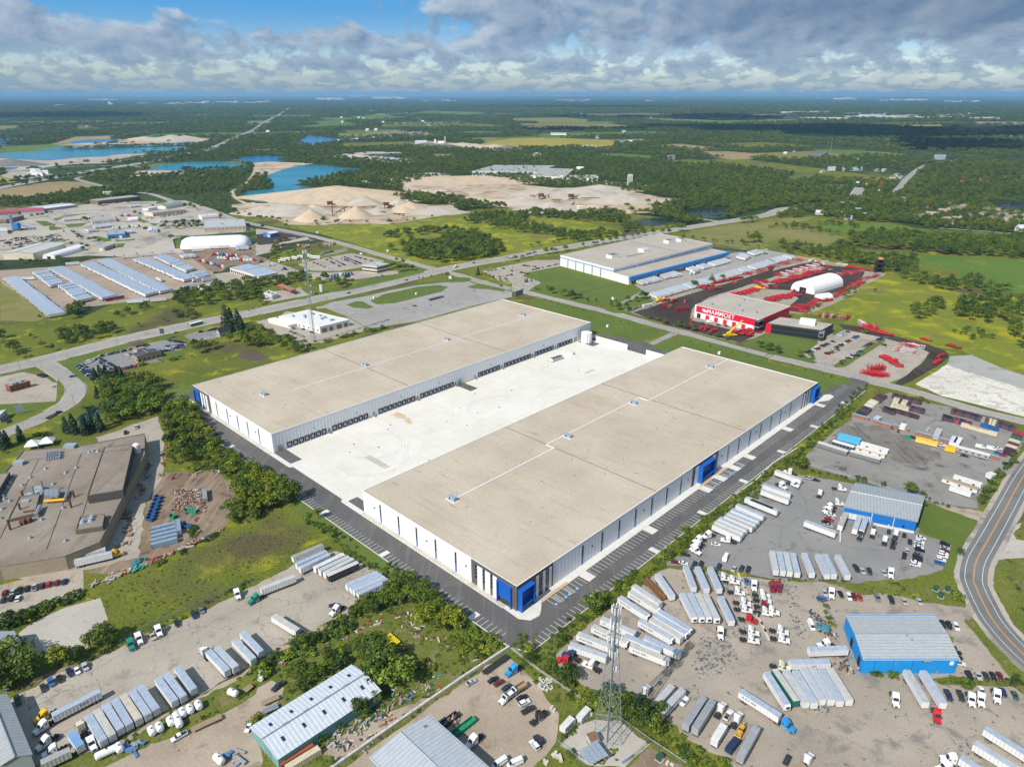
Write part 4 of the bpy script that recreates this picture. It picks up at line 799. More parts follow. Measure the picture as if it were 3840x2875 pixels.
for nm,lab,cat,tl,pa,pb,pc,h,wc,rc,kw in [
 ('arena','cream arena hall with pale shallow roof behind the trailer yard','hall','A0',(35,592),(297,594),(576,506),9,CREAM,(.6,.58,.52),SM(kind='gabley',rise=2.,door=1)),
 ('workshop','low tan workshop on the bare lot between arena hall and white dome','workshop','A0',(792,520),(905,521),(1002,488),5.5,BEIGE,R_GREY,SM(door=1,side_win=3)),
 ('workshop','workshop with bright blue front beside rows of trucks','workshop','A0',(932,418),(1086,408),(1078,372),6.5,(.05,.2,.42),R_GREY,SM(win=5,door=1,unit=1)),
 ('store','small white gabled store between the truck lot and bare lot','store','A0',(1280,372),(1362,364),(1352,335),4.5,WHT,(.62,.66,.7),SM(kind='gabley',door=1)),
 ('workshop','white workshop with beige roof and trailers docked in front','workshop','A0',(795,290),(1008,268),(965,225),6,WHT,R_BEIGE,SM(win=9,door=2,unit=2)),
 ('factory','long low beige factory in front of the green roofed shed','factory','A0',(1242,212),(1322,224),(1612,190),6.5,CREAM,R_BEIGE,SM(side_win=10,unit=2)),
 ('factory','white block at the end of the beige factory','factory','A0',(1232,180),(1282,184),(1362,166),6,WHT,(.62,.62,.6),SM(win=4)),
 ('shed','long shed with grey green metal roof by the country road','shed','A0',(1362,156),(1432,163),(1598,132),6,(.7,.69,.62),(.23,.3,.27),SM(kind='gabley',rise=2.2)),
 ('office','white office with strip windows among parked trucks by the road','office','A0',(1716,240),(1746,253),(1892,240),6.5,WHT,(.66,.63,.55),SM(side_win=9,wz=(1.5,3.2),unit=1)),
 ('warehouse','long tan block building with grey roof behind the white dome','warehouse','A0',(1764,362),(2126,346),(2112,284),8,BEIGE,(.47,.48,.48),SM(win=10,unit=4,wz=(4.5,5.4))),
 ('factory','long brown factory beside the white silos','factory','A0',(776,112),(850,124),(1212,82),8,BROWN,R_BEIGE,SM(side_win=8)),
 ('shed','long narrow white roofed shed behind the red roofed shed','shed','A0',(250,166),(386,178),(664,142),5,GREY,R_WHT,SM(kind='gabley',rise=1.2)),
 ('shed','grey shed with bright red roof next to the narrow white shed','shed','A0',(186,207),(388,198),(372,166),5.5,GREY,(.5,.05,.06),SM(kind='gable')),
 ('shed','long shed with red roof at the edge of the industrial park','shed','A0',(-60,222),(162,208),(150,180),5.5,(.3,.26,.24),(.46,.05,.06),SM(kind='gable')),
 ('factory','grey brick factory below the red roofed sheds','factory','A0',(-60,285),(60,285),(212,246),7,(.22,.18,.15),(.33,.28,.24),SM(win=4,unit=2)),
 ('shed','grey shed with blue stripe beside the batch plant','shed','A0',(-60,378),(70,374),(60,345),5,(.45,.5,.55),(.6,.62,.65),SM(kind='gable')),
 ('workshop','blue gabled workshop with white roof on the dark lot','workshop','A1',(64,396),(128,404),(198,390),6,(.06,.22,.5),(.72,.74,.76),SM(kind='gabley',door=1)),
 ('truck_repair_shop','white repair shop by the trailer yard, small grey roofs','workshop','A0',(1714,862),(1764,873),(1954,838),6,(.62,.62,.58),(.45,.5,.56),SM(door=1,side_win=5,unit=1)),
 ('car_dealer_office','yellow brick sales office with dark roof among used cars','office','A0',(1148,1458),(1192,1486),(1388,1436),5.5,(.44,.34,.2),(.075,.075,.08),SM(side_win=5,win=2,kind='gable',rise=1.2)),
 ('garage','small tan garage behind the yellow brick sales office','garage','A0',(1152,1408),(1190,1416),(1266,1394),4.5,(.42,.36,.26),(.25,.24,.23),SM(door=1)),
 ('house','house with black gable roof among trees beside the main road','house','A0',(1868,1250),(1900,1262),(1992,1228),4.,(.45,.45,.44),(.05,.052,.058),SM(kind='gabley',rise=3.5,win=2)),
 ('gas_station_store','flat white filling station store beside the red canopy','store','A1',(68,912),(142,940),(192,920),4.5,(.7,.68,.63),(.52,.5,.46),SM(win=4,unit=3,door=1)),
 ('office','two storey cream office with dark strip windows at the crossroads','office','A1',(916,700),(1046,716),(1154,690),9,(.62,.56,.46),(.48,.49,.5),SM(win=5,side_win=4,floors=2,wz=(1.2,3.),winw=.95,unit=2)),
 ('grocery_depot','long white shed with pale blue roof among trees by the village','shed','A3',(564,182),(800,210),(908,188),5.5,(.66,.67,.68),(.52,.58,.64),SM(win=10)),
 ('barn','barn with vivid red roof on the green by the village','barn','A3',(1284,196),(1384,190),(1370,160),5,(.42,.36,.33),(.6,.02,.03),SM(kind='gable',rise=3)),
 ('container_office','grey metal shed behind the concrete yard, its corner cut by the picture edge','shed','C0',(60,1760),(310,1670),(95,1150),7,(.34,.36,.38),(.36,.375,.38),SM(kind='gabley',rise=1.5)),
 ('shed','grey metal shed behind the tall bushes beside the pale gravel','shed','C0',(-40,835),(245,775),(150,590),6.5,(.32,.34,.36),(.4,.42,.44),SM(kind='gabley',rise=1.2)),
 ('restaurant','red brick fast food restaurant with flat roof by the curved road','restaurant','B0',(60,74),(96,84),(272,36),5,(.28,.1,.06),(.3,.27,.24),SM(win=2,side_win=4,unit=4)),
 ('store','white shop with flat pale roof across the curved road','shop','B0',(-80,365),(8,345),(70,285),5,(.6,.6,.58),(.6,.6,.58),SM(side_win=3)),
]:
 a,b,c=(g(tl,*p) for p in (pa,pb,pc)); bld(nm,lab,cat,a,b,c,h,wc,rc,**kw)
# truck terminal with a row of dock doors
bld('truck_terminal','white truck terminal with blue grey roof and row of dock doors','terminal',g('A0',1988,706),g('A1',28,782),g('A1',192,748),6.5,(.66,.64,.58),(.4,.47,.56),kind='gabley',rise=1.4,dock_n=14)
# white ambulance station
t,q,Lx,ey,ch=bld('ambulance_station','white flat roofed ambulance station with four grey vehicle doors','ambulance station',g('A1',205,1136),g('A1',556,1232),g('A1',809,1168),6.5,(.76,.73,.67),(.76,.75,.72),win=9,wz=(2.2,3.4),winw=.3,unit=9)
for k in rg(4):
 y0=ey*(.05+.25*k); y1=y0+ey*(.17 if k%2 == 0 else .13); p0,p1=q(Lx,y0),q(Lx,y1)
 ch('vehicle_door',lambda m:m.prism([p0,(p0[0]+.12,p0[1]),(p1[0]+.12,p1[1]),p1],.1,4.6,P_WALL),(.2,.2,.21))
 ch('bollard',lambda m:m.cyl((p0[0]+1,p0[1]-.6,0),(p0[0]+1,p0[1]-.6,1.3),.3,M_BOLL,8))
ch('annex',lambda m:m.prism([q(-8,-7),q(Lx*.45,-7),q(Lx*.45,-.02),q(-8,-.02)],0,4.2,P_WALL),(.76,.73,.67))
ch('entrance_canopy',lambda m:m.box(Lx*.42,Lx*.5,-9.5,-7.02,2.8,4.,M_STEEL))
# petrol canopy
def canopy(name,label,cat,corners,h,col,legs,th=.9,rc=None):
 P=[V3((p.x,p.y,0)) for p in corners]; t=thing(name,label,cat,P[0]); L_=[(p-P[0]) for p in P]
 m=MB(); m.prism([(p.x,p.y) for p in L_],h,h+th,P_WALL,P_WALL); m.build('fascia',t,color=col)
 if rc:c_=sum(L_,V3())/4; m=MB(); m.prism([tuple((p+(c_-p)*.08).xy) for p in L_],h+th+.001,h+th+.06,P_ROOF); m.build(Q4,t,color=rc)
 for i in rg(legs):
  s=(i+.5)/legs
  for w_ in (.28,.72):
   q_=L_[0].lerp(L_[1],s).lerp(L_[3].lerp(L_[2],s),w_); m=MB(); m.cyl((q_.x,q_.y,0),(q_.x,q_.y,h-.002),.22,P_WALL,6); m.build('column',t,color=(.7,.7,.7))
 return t
canopy('fuel_canopy','red edged filling station canopy over the pumps by the main road','canopy',[g('A1',x,y,0) for x,y in ((310,905),(352,888),(232,842),(186,852))],4.8,(.62,.04,.03),4,rc=(.34,.2,.14))
canopy('bus_shelter','long grey bus shelter roof standing on the park and ride lot','bus shelter',[g('A1',x,y) for x,y in ((1480,958),(1606,925),(1600,910),(1476,940))],3,(.36,.36,.36),4,.5)
canopy('fuel_canopy','brown lattice canopy frame beside the used car lot','canopy',[g('A0',x,y) for x,y in ((1110,1352),(1150,1372),(1255,1348),(1220,1326))],4.5,(.16,.09,.07),3,.5)
# fabric and air halls
def arch_hall(name,label,cat,p1,p2,width,h,mat,round_ends=False,base=0.,base_mat=None,n=16,opening=True):
 t=thing(name,label,cat,(p1+p2)/2,hd(p1,p2)); L_=(p2-p1).length; m=MB(); K=22
 prof=[(-math.cos(PI*i/n)*width/2,base+math.sin(PI*i/n)**(.75)*(h-base)) for i in rg(n+1)]
 vs=[]
 for k in rg(K+1):
  s=k/K; x=-L_/2+L_*s; f_=1.
  if round_ends:e=min(s,1-s)*L_/(width*.5); f_=math.sqrt(max(0.,1-(1-min(1,e))**2))**.8
  else:f_=1.-(.012 if k%2 else 0.)
  if round_ends and k%2:f_ *= .985
  vs += [(x,y*(f_ if round_ends else 1),z*f_ if round_ends else base+(z-base)*f_) for y,z in prof]
 fs=[(k*(n+1)+i,k*(n+1)+i+1,(k+1)*(n+1)+i+1,(k+1)*(n+1)+i) for k in rg(K) for i in rg(n)]
 m.add(vs,fs,mat); o=link('fabric_shell',m.mesh('fabric_shell',smooth=round_ends),t)
 if not round_ends:
  for sx in (-1,1):
   m=MB(); m.add([(sx*L_/2,y,z) for y,z in prof],[tuple(rg(n+1)) if sx < 0 else tuple(rg(n,-1,-1))],mat); m.build('end_wall',t)
  if opening:m=MB(); m.box(-L_/2-.08,-L_/2-.01,-width*.14,width*.14,.1,h*.45,M_DARK); m.build('door_opening',t)
 if base:m=MB(); [m.box(-L_/2,L_/2,s*width/2-.6,s*width/2+.6,0,base+.3,base_mat or M_WHITE) for s in (-1,1)]; m.build('base_wall',t)
 return t
M_FAB=sol('white_membrane',(.8,.8,.8),.5,var=.06,vscale=.1)
arch_hall('air_dome','huge white inflated sports dome with bulging ribs','dome',g('A0',1552,488),g('A1',-30,462),40,15,M_FAB,True)
arch_hall('fabric_hall','long low white tunnel tent beside the cream arena hall','tent',g('A0',425,588),g('A0',690,510),20,7.5,M_FAB)
arch_hall('fabric_hall','large white fabric hall standing among red crane parts','tent',g('A3',296,876),g('A3',545,802),30,13,M_FAB)
arch_hall('fabric_hall','small white fabric hall on red base beside the meadow','tent',g('A3',430,952),g('A3',520,940),12,8,M_FAB,base=3.2,base_mat=sol('red_container_wall',(.5,.03,.05),.6),opening=False)
arch_hall('fabric_hall','little white tunnel tent in the middle of the industrial park','tent',g('A0',1112,262),g('A0',1186,254),12,6,M_FAB)
# blue striped distribution warehouse
M_STRIPE=sol('stripe_blue',(.02,.22,.6),.5)
a,b,c=g('A2',415,648),g('A2',872,775),g('A2',1722,545)
t,q,Lx,ey,ch=bld('distribution_warehouse','white distribution warehouse with thin blue stripe and roof penthouses','warehouse',a,b,c,14.5,(.78,.78,.77),(1,1,1),rmat=M_BEIGER)
ch('blue_stripe',lambda m:m.box(-.05,Lx+.05,-.07,-.005,11.,12.,M_STRIPE))
for k in rg(5):x=Lx*(.155+.155*k); ch('downpipe_panel',lambda m:m.box(x-.9,x+.9,-.06,-.004,.1,10.9,M_STEEL))
p0,p1=q(Lx,0),q(Lx,ey); ch('blue_stripe',lambda m:m.prism([p0,(p0[0]+.08,p0[1]),(p1[0]+.08,p1[1]),p1],11,12,M_STRIPE))
for x,y,sx,sy in ((.58,.2,11,14),(.64,.47,11,13),(.52,.8,10,12),(.58,.9,9,11)):
 X,Y=q(Lx*x,ey*y); o=ch('penthouse',lambda m:m.box(X-sx/2,X+sx/2,Y-sy/2,Y+sy/2,14.62,19,P_WALL),(.76,.76,.75)); mm=MB(); mm.box(X-sx/2+.5,X+sx/2-.5,Y-sy/2+.5,Y+sy/2-.5,19.001,19.1,P_ROOF); mm.build('penthouse_roof',o,color=(.16,.17,.18) if y != .47 else (.6,.6,.6))
ch('roof_duct',lambda m:m.box(*(q(Lx*.6,0)[0],) ,q(Lx*.6,0)[0]+1.5,ey*.28,ey*.42,14.62,15.6,M_STEEL))
X,Y=q(Lx*.1,ey*.62); ch('roof_duct',lambda m:m.box(X,X+Lx*.85,Y,Y+1.6,14.62,15.6,M_STEEL))
for k in rg(7):
 P_=q(Lx,ey*(.06+.15*k)); ch('cladding_joint',lambda m:m.box(P_[0]+.081,P_[0]+.16,P_[1]-.4,P_[1]+.4,9,14,M_WHITE))
w2=24.; a2=V3((b.x,b.y,0)); d2=(g('A2',1006,812)-a2)
t,q,Lx,ey,ch=bld('dock_annex','low dock wing with bright blue fascia on the distribution warehouse','warehouse wing',a2+d2*.003,a2+d2,g('A2',1852,590),9.5,(.78,.78,.77),(1,1,1),rmat=M_BEIGER)
p0,p1=q(Lx,0),q(Lx,ey)
ch('blue_fascia',lambda m:m.prism([(p0[0]-.6,p0[1]-.2),(p0[0]+3,p0[1]-.2),(p1[0]+3,p1[1]),(p1[0]-.6,p1[1])],6.2,9.9,M_STRIPE),(1,1,1),'bright blue dock canopy fascia')
for k in rg(44):
 P_=q(Lx,ey*(.03+.0215*k)); ch('dock_door',lambda m:m.box(P_[0]+.02,P_[0]+.3,P_[1]-1.2,P_[1]+1.2,1.,4.2,M_DARK))
# red and white crane company hall with its sign, and the glazed office
M_RED=sol('signal_red_cladding',(.62,.012,.055),.45,var=.06)
a,b,c=g('A2',1568,1090),g('A2',2112,1225),g('A3',175,1105)
t,q,Lx,ey,ch=bld('crane_depot','crane depot with red sign band, white wall and flat grey roof','depot',a,b,c,13,(.76,.76,.75),(1,1,1),rmat=M_BEIGER)
ch('sign_band',lambda m:m.box(Lx*.03,Lx*.985,-.35,-.004,6.6,13.,M_RED))
p0,p1=q(Lx,ey*.12),q(Lx,ey*.99); ch('red_end_wall',lambda m:m.prism([p0,(p0[0]+.3,p0[1]),(p1[0]+.3,p1[1]),p1],.3,13,M_RED))
ch('plinth',lambda m:m.box(0,Lx,-.12,-.003,0,1.4,M_KERB))
for k in rg(6):x=Lx*(.05+.142*k); ch('bay_door',lambda m:m.box(x,x+4.2,-.16,-.121,.2,5.2,M_RED if k else M_DARK))
fc=bpy.data.curves.new('lettering','FONT'); fc.body='MAMMOET'; fc.size=6.2; fc.extrude=.05; fc.offset=.03; fc.space_character=1.05; fc.materials.append(M_WHITE)
o=link('lettering',text_mesh(fc),t,(Lx*.205,-.42,7.7)); o.rotation_euler=(PI/2,0,0); o['label']='white capital lettering on the red band'
def logo(m):
 X=Lx*.145
 for x0,x1,z0,z1 in ((0,4.6,8.6,9.4),(.4,1.2,7.8,8.58),(1.9,2.7,7.8,8.58),(3.6,4.4,7.8,8.58),(.2,4.4,9.6,10.3),(-1.2,-.2,9.,11.),(-.1,2.4,10.5,11.1)):m.box(X+x0,X+x1,-.45,-.36,z0,z1,M_WHITE)
ch('emblem',logo)
def glazed(m):
 m.box(Lx*.962,Lx*1.02,-1.6,ey*.1,1.6,5.6,M_GLASS); m.box(Lx*.962,Lx*1.02,-1.6,ey*.1,6.6,11.4,M_GLASS); m.box(Lx*.955,Lx*1.03,-1.9,ey*.11,5.61,6.59,M_STEEL); m.box(Lx*.955,Lx*1.03,-1.9,ey*.11,11.41,12.6,M_CHAR)
ch('glazed_corner',glazed)
for x,y in ((.15,.2),(.45,.45),(.62,.22),(.8,.3),(.35,.8)):X,Y=q(Lx*x,ey*y); ch(Q2,lambda m:m.box(X-2,X+2,Y-1.4,Y+1.4,13.121,14.6,M_UNIT))
a,b,c=g('A2',2185,1225),g('A3',445,1290),g('A3',552,1230)
t,q,Lx,ey,ch=bld('office_building','two storey black glass office joined to the red crane depot','office',a,b,c,9.5,(.045,.05,.055),(1,1,1),rmat=M_BEIGER)
ch('ribbon_window',lambda m:m.box(Lx*.1,Lx*.99,-.1,-.004,1.,4.2,M_GLASS)); ch('ribbon_window',lambda m:m.box(Lx*.1,Lx*.99,-.1,-.004,5.,8.4,M_GLASS))
ch('red_wall_panel',lambda m:m.box(-.5,Lx*.095,-.3,-.004,.2,9.4,M_RED)); X,Y=q(Lx*.62,ey*.55); ch('penthouse',lambda m:m.box(X-7,X+7,Y-4,Y+4,9.621,14.5,P_WALL),(.76,.76,.75))
ch('bay_window',lambda m:m.box(Lx*.97,Lx*1.06,-4.5,6,4.4,8.6,M_STEEL).box(Lx*.98,Lx*1.05,-4.56,-4.51,5.,8.,M_GLASS))
for k in rg(9):X,Y=q(Lx*(.22+.03*k),ey*(.4+.16*(k%3))); ch(Q2,lambda m:m.box(X-.8,X+.8,Y-.6,Y+.6,9.621,10.6,M_UNIT))
# bright blue workshop
CYAN=(.015,.285,.7)
a,b,c=g('C3',800,850),g('C3',1608,850),g('C3',1395,460)
t,q,Lx,ey,ch=bld('blue_workshop','bright blue workshop with shallow grey roof in the truck yard','workshop',a,b,c,7.5,CYAN,(.43,.45,.46),kind='gable',rise=1.2,rmat=P_SEAMY)
ch('sign',lambda m:m.box(Lx*.62,Lx*.7,-.2,-.05,5.9,7.1,M_DARK)); ch('sign',lambda m:m.box(Lx*.915,Lx*.955,-.2,-.05,4.6,6.4,M_WHITE),(1,1,1),'white notice panel')
fc=bpy.data.curves.new('sign_lettering','FONT'); fc.body='CARGILE'; fc.size=.8; fc.offset=.02; fc.materials.append(M_WHITE); o=link('sign_lettering',text_mesh(fc),t,(Lx*.625,-.22,6.2)); o.rotation_euler=(PI/2,0,0)
ch(Q1,lambda m:m.box(Lx*.8,Lx*.815,-.1,-.04,.1,2.3,M_STEEL)); ch('electrical_box',lambda m:m.box(Lx*.33,Lx*.345,-.3,-.04,5,6.2,M_STEEL))
for k in rg(3):x=Lx*(.12+.2*k); ch('wall_band',lambda m:m.box(x,x+.35,-.08,-.01,.1,7.4,P_WALL),(.01,.2,.5))
for y0,y1 in ((.52,.62),(.12,.22)):p0,p1=q(0,ey*y0),q(0,ey*y1); ch('bay_opening',lambda m:m.prism([(p0[0]-.08,p0[1]),(p0[0]-.005,p0[1]),(p1[0]-.005,p1[1]),(p1[0]-.08,p1[1])],.1,4.6,M_DARK))
for x,y in ((.55,.45),(.58,.35)):X,Y=q(Lx*x,ey*y); ch('roof_vent',lambda m:m.cyl((X,Y,8),(X,Y,9.4),.35,M_STEEL,8))
# blue and grey truck terminal
a,b,c=g('B3',640,1170),g('B3',1256,1298),g('B3',1322,1072)
t,q,Lx,ey,ch=bld('blue_terminal','cobalt blue truck terminal with long grey metal roof and dock bays','terminal',a,b,c,7.5,(.012,.16,.5),(.36,.385,.4),kind='gable',rise=1.8)
for k in rg(4):x=Lx*(.035+.085*k); ch('dock_door',lambda m:m.box(x,x+3.2,-.1,-.005,1.,4.4,M_KERB))
ch('white_trim',lambda m:[m.box(x,x+.25,-.12,-.01,.2,7.4,M_WHITE) for x in (Lx*.395,Lx*.7)]); ch('plinth',lambda m:m.box(Lx*.4,Lx,-.15,-.012,0,1.5,M_KERB)); ch(Q3,lambda m:m.box(Lx*.83,Lx*.86,-.1,-.01,2.4,3.6,M_GLASS)); ch(Q1,lambda m:m.box(Lx*.64,Lx*.655,-.1,-.01,.1,2.3,M_WHITE)); ch('entrance_porch',lambda m:m.box(Lx*.4,Lx*.425,-1.6,-.02,.2,2.6,M_STEEL))
ch('yard_kerb_wall',lambda m:m.box(-1.2,-.6,-24,-.1,0,1.1,M_KERB))
# green shed with white roof
a,b,c=g('C1',205,1680),g('C1',1076,1092),g('C1',832,872)
t,q,Lx,ey,ch=bld('green_shed','long pale green shed with white metal roof and small dark skylights','shed',a,b,c,5.6,(.17,.36,.34),(.6,.64,.69),kind='gable',rise=1.8)
for k in rg(5):
 for s_,y in ((1,.27),(-1,.74)):
  X,Y=q(Lx*(.12+.195*k),ey*y); z=5.6+1.8*(.27 if s_ > 0 else .26)*2+.14; d_=.6
  sl_=1.8/(ey/2)*s_
  ch('skylight',lambda m:m.add([(X-.55,Y-1,z-sl_),(X+.55,Y-1,z-sl_),(X+.55,Y+1,z+sl_),(X-.55,Y+1,z+sl_)],[(0,1,2,3)],M_GLASS))
for k in rg(4):X,Y=q(Lx*(.2+.2*k),ey*.5); ch('ridge_vent',lambda m:m.box(X-1.1,X+1.1,Y-.35,Y+.35,7.5,7.95,M_STEEL))
p0,p1=q(0,ey*.28),q(0,ey*.52); ch('sliding_door',lambda m:m.prism([(p0[0]-.1,p0[1]),(p0[0]-.01,p0[1]),(p1[0]-.01,p1[1]),(p1[0]-.1,p1[1])],.1,4.8,P_WALL),(.17,.3,.29))
# grey roofed building at the picture's foot
a,b,c=g('C1',1000,1770),g('C1',1640,2320),g('C1',2320,1900)
P0=g('C1',990,1570,7); P1=g('C1',1500,1213,7); P2=g('C1',2000,1656,7); dv=(P1-P0); lv=(P2-P1).normalized()*62
a_=V3((P0.x,P0.y,0)); c_=V3((P1.x,P1.y,0))
t,q,Lx,ey,ch=bld('metal_shed','wide grey ribbed metal roof of a shed beside the dump truck lot','shed',a_+V3((lv.x,lv.y,0))*0,a_+V3((lv.x,lv.y,0)),c_+V3((lv.x,lv.y,0)),7,(.3,.32,.34),(.46,.49,.53),kind='gable',rise=1.5)
ch('roof_vent',lambda m:m.cyl((4,ey*.8,7.6),(4,ey*.8,8.6),.4,M_STEEL,8))
# foundry with tar roofs
FA=[g('B0',x,y,7.5) for x,y in ((-240,1620),(560,1500),(880,1370),(1240,440),(200,590),(-180,1000))]
t=thing('foundry','sprawling old foundry with stained flat roofs, vents and pipework','factory',(FA[0].x,FA[0].y,0))
O0=V3((FA[0].x,FA[0].y,0)); lo=lambda P,h_:[((p-O0).x,(p-O0).y) for p in P]
def mass(nm,spec,h,top=M_TAR,wall=(.36,.3,.21),z0=0.):
 P=[g('B0',x,y,h) for x,y in spec]; L_=[((p-O0).x,(p-O0).y) for p in P]
 if sum(L_[i][0]*L_[(i+1)%len(L_)][1]-L_[(i+1)%len(L_)][0]*L_[i][1] for i in rg(len(L_))) < 0:L_=L_[::-1]
 m=MB(); m.prism(L_,z0,h,P_BRICK,top,False); o=m.build(nm,t,color=wall)
 m=MB(); n=len(L_); cx=sum(p[0] for p in L_)/n; cy=sum(p[1] for p in L_)/n
 for i in rg(n):
  A_,B_=V3((*L_[i],0)),V3((*L_[(i+1)%n],0)); d=(B_-A_).normalized(); k=V3((-d.y,d.x,0))*.35
  m.prism([tuple((A_).xy),tuple((B_).xy),tuple((B_+k).xy),tuple((A_+k).xy)],h+.002+.004*(i%2),h+.5+.004*(i%2),P_BRICK)
 m.build('parapet',o,color=(.22,.19,.15)); return o
mass('main_hall',((-260,1660),(-260,1120),(30,790),(200,590),(700,545),(1250,440),(1250,620),(860,1380),(560,1500),(330,1540),(0,1590)),7.5)
mass('high_bay',((750,975),(895,560),(1150,530),(1060,925)),12.5,wall=(.1,.095,.09),z0=7.51)
mass('stair_block',((650,1275),(690,1155),(905,1130),(885,1240)),9.8,wall=(.16,.14,.11),z0=7.515)
mass('west_wing',((-260,1000),(-200,820),(85,772),(-10,930),(-60,1010)),10.5,wall=(.12,.11,.1),z0=7.52)
mass('plant_room',((65,1185),(165,985),(345,960),(300,1130)),8.9,wall=(.17,.14,.11),z0=7.525)
def fb(nm,x,y,z,sx,sy,sz,mat,kind='box'):
 p=g('B0',x,y,z)-O0; m=MB()
 if kind == 'box':m.box(p.x-sx/2,p.x+sx/2,p.y-sy/2,p.y+sy/2,z,z+sz,mat)
 else:m.cyl((p.x,p.y,z),(p.x,p.y,z+sz),sx/2,mat,10,sx/2*(.5 if kind == 'cap' else 1))
 return m.build(nm,t)
M_RUST=sol('rusty_steel',(.16,.075,.04),.8,var=.4,vscale=1.); M_SOOT=sol('sooty_metal',(.07,.06,.055),.8)
for i,(x,y) in en([(400+22*c_+3*r_,668-22*r_-3*c_) for r_ in rg(3) for c_ in rg(6)]):fb('condenser_fan',x,y,7.52,2.,2.,1.7,M_STEEL)
for x,y in [(410+40*c_,985-14*r_) for r_ in rg(4) for c_ in rg(3)]:fb('cooling_fan',x,y,9.6,2.4,1.7,1.6,M_STEEL)
for x,y in ((770,600),(845,592),(660,735),(565,778),(118,805),(85,868),(65,905),(192,885),(262,818),(395,742),(458,875),(360,1180),(260,1338),(565,1365),(545,1080),(30,985),(40,1005),(85,1022),(10,1170),(15,800),(800,590),(20,1090)):fb('roof_vent',x,y,7.52,2.4,2.4,1.3,M_STEEL,'cap')
for x,y in ((715,1203),(785,1190),(795,1165)):fb('exhaust_fan',x,y,9.82,3.4,3.4,1.6,M_UNIT,'cap')
for x,y,s_ in ((255,980,4),(230,1038,4),(345,925,5),(345,960,5),(170,700,6),(610,555,7)):fb(Q2,x,y,7.53,s_,s_*.6,2.,M_UNIT)
for x,y,h_ in ((300,985,7),(385,960,9),(180,1110,5),(200,985,4),(90,1265,6),(640,985,4),(615,1075,5)):fb('stack',x,y,7.53,1.1,1.1,h_,M_STEEL if h_ > 6 else M_RUST,'cyl')
for x,y in ((205,1215),(250,1200)):fb('rusty_box',x,y,7.53,2.5,2.5,2.5,M_RUST)
def fpipe(nm,a,b,z,r,mat):
 p,q_=g('B0',*a,z)-O0,g('B0',*b,z)-O0; m=MB(); m.cyl((p.x,p.y,z),(q_.x,q_.y,z),r,mat,8); m.build(nm,t)
fpipe('duct',(380,1020),(560,1005),9.2,.8,M_BOLL); fpipe('duct',(345,1060),(310,1140),9.4,1.,M_STEEL); fpipe('duct',(200,1110),(330,1095),9.5,.5,M_RUST); fpipe('duct',(555,1010),(585,920),9.,.7,M_STEEL); fpipe('roof_seam',(400,1440),(700,610),7.52,.18,M_SOOT); fpipe('roof_seam',(0,1340),(330,665),7.52,.18,M_SOOT); fpipe('roof_seam',(710,1150),(760,985),7.52,.18,M_SOOT); fpipe('roof_seam',(150,675),(560,630),7.52,.18,M_SOOT); fpipe('roof_seam',(860,600),(1150,570),12.52,.15,M_SOOT)
p=g('B0',1205,690)-O0; cyl_t=thing('process_tank','tall white cylinder tank against the dark foundry wall','tank',g('B0',1208,690)); pcy(cyl_t,'shell',(0,0,.5),(0,0,13),2.1,M_WHITE,18); pcy(cyl_t,'dome',(0,0,13.002),(0,0,13.9),2.05,M_WHITE,18,.7); pcy(cyl_t,'skirt',(0,0,0),(0,0,.498),2.2,M_KERB,18)
# silos, batch plants
def silo(label,p,r,h,mat,cone=True,name='silo',group=None):
 t=thing(name,label,'silo',p,0,group); pcy(t,'shell',(0,0,0),(0,0,h),r,mat,14); pcy(t,Q4,(0,0,h+.002),(0,0,h+r*.5),r,mat,14,r*.2); return t
for i in rg(5):p_=g('A0',905+15*i,66-i); silo(f'white cement silo, {nth(i)} from the left in the row of five behind the brown factory',p_,1.75,14,M_WHITE,group='five white silos in a row')
for i in rg(5):silo(f'tall grey silo, {nth(i)} from the left of the cluster by the long factory',g('U2',1000+9*i,890-2*(i%2)),1.35,21,M_KERB,group='cluster of tall grey silos')
for x,y,w_,h_,lb in ((427,886,8,20,'white square tower against the long factory'),(652,895,6,15,'grey block tower beside the factory wing'),(735,896,4,18,'slim grey block tower at the factory wing end'),(820,905,10,9,'pale plant house by the tall silos')):
 p_=g('U2',x,y); tt=thing('plant_tower',lb,'tower',p_); pbx(tt,'shaft',-w_/2,w_/2,-w_/2,w_/2,0,h_,M_WHITE); pbx(tt,'cap',-w_/2-.3,w_/2+.3,-w_/2-.3,w_/2+.3,h_+.002,h_+.8,M_STEEL)
tt=thing('batch_plant','blue and white concrete batching plant with tall silo','plant',g('A0',150,345)); pcy(tt,'silo',(-6,0,0),(-6,0,26),2.6,M_STEEL,14); pbx(tt,'hopper',-3,5,-4,4,4,13,M_STRIPE); part(tt,Q7,lambda m:[m.box(x,x+.5,y,y+.5,0,3.99,M_STEEL) for x in (-3,4.5) for y in (-4,3.5)]); pcy(tt,'conveyor',(5,0,11),(24,6,2),.8,M_STRIPE,6)
tt=thing('asphalt_plant','white asphalt plant with smoking stack beside gravel heaps','plant',g('U1',1605,545)); pbx(tt,'drum',-18,12,-5,5,0,9,M_WHITE); pbx(tt,'tower',-34,-26,-5,5,0,16,M_WHITE); pcy(tt,'stack',(16,0,0),(16,0,30),1.8,M_WHITE,10)
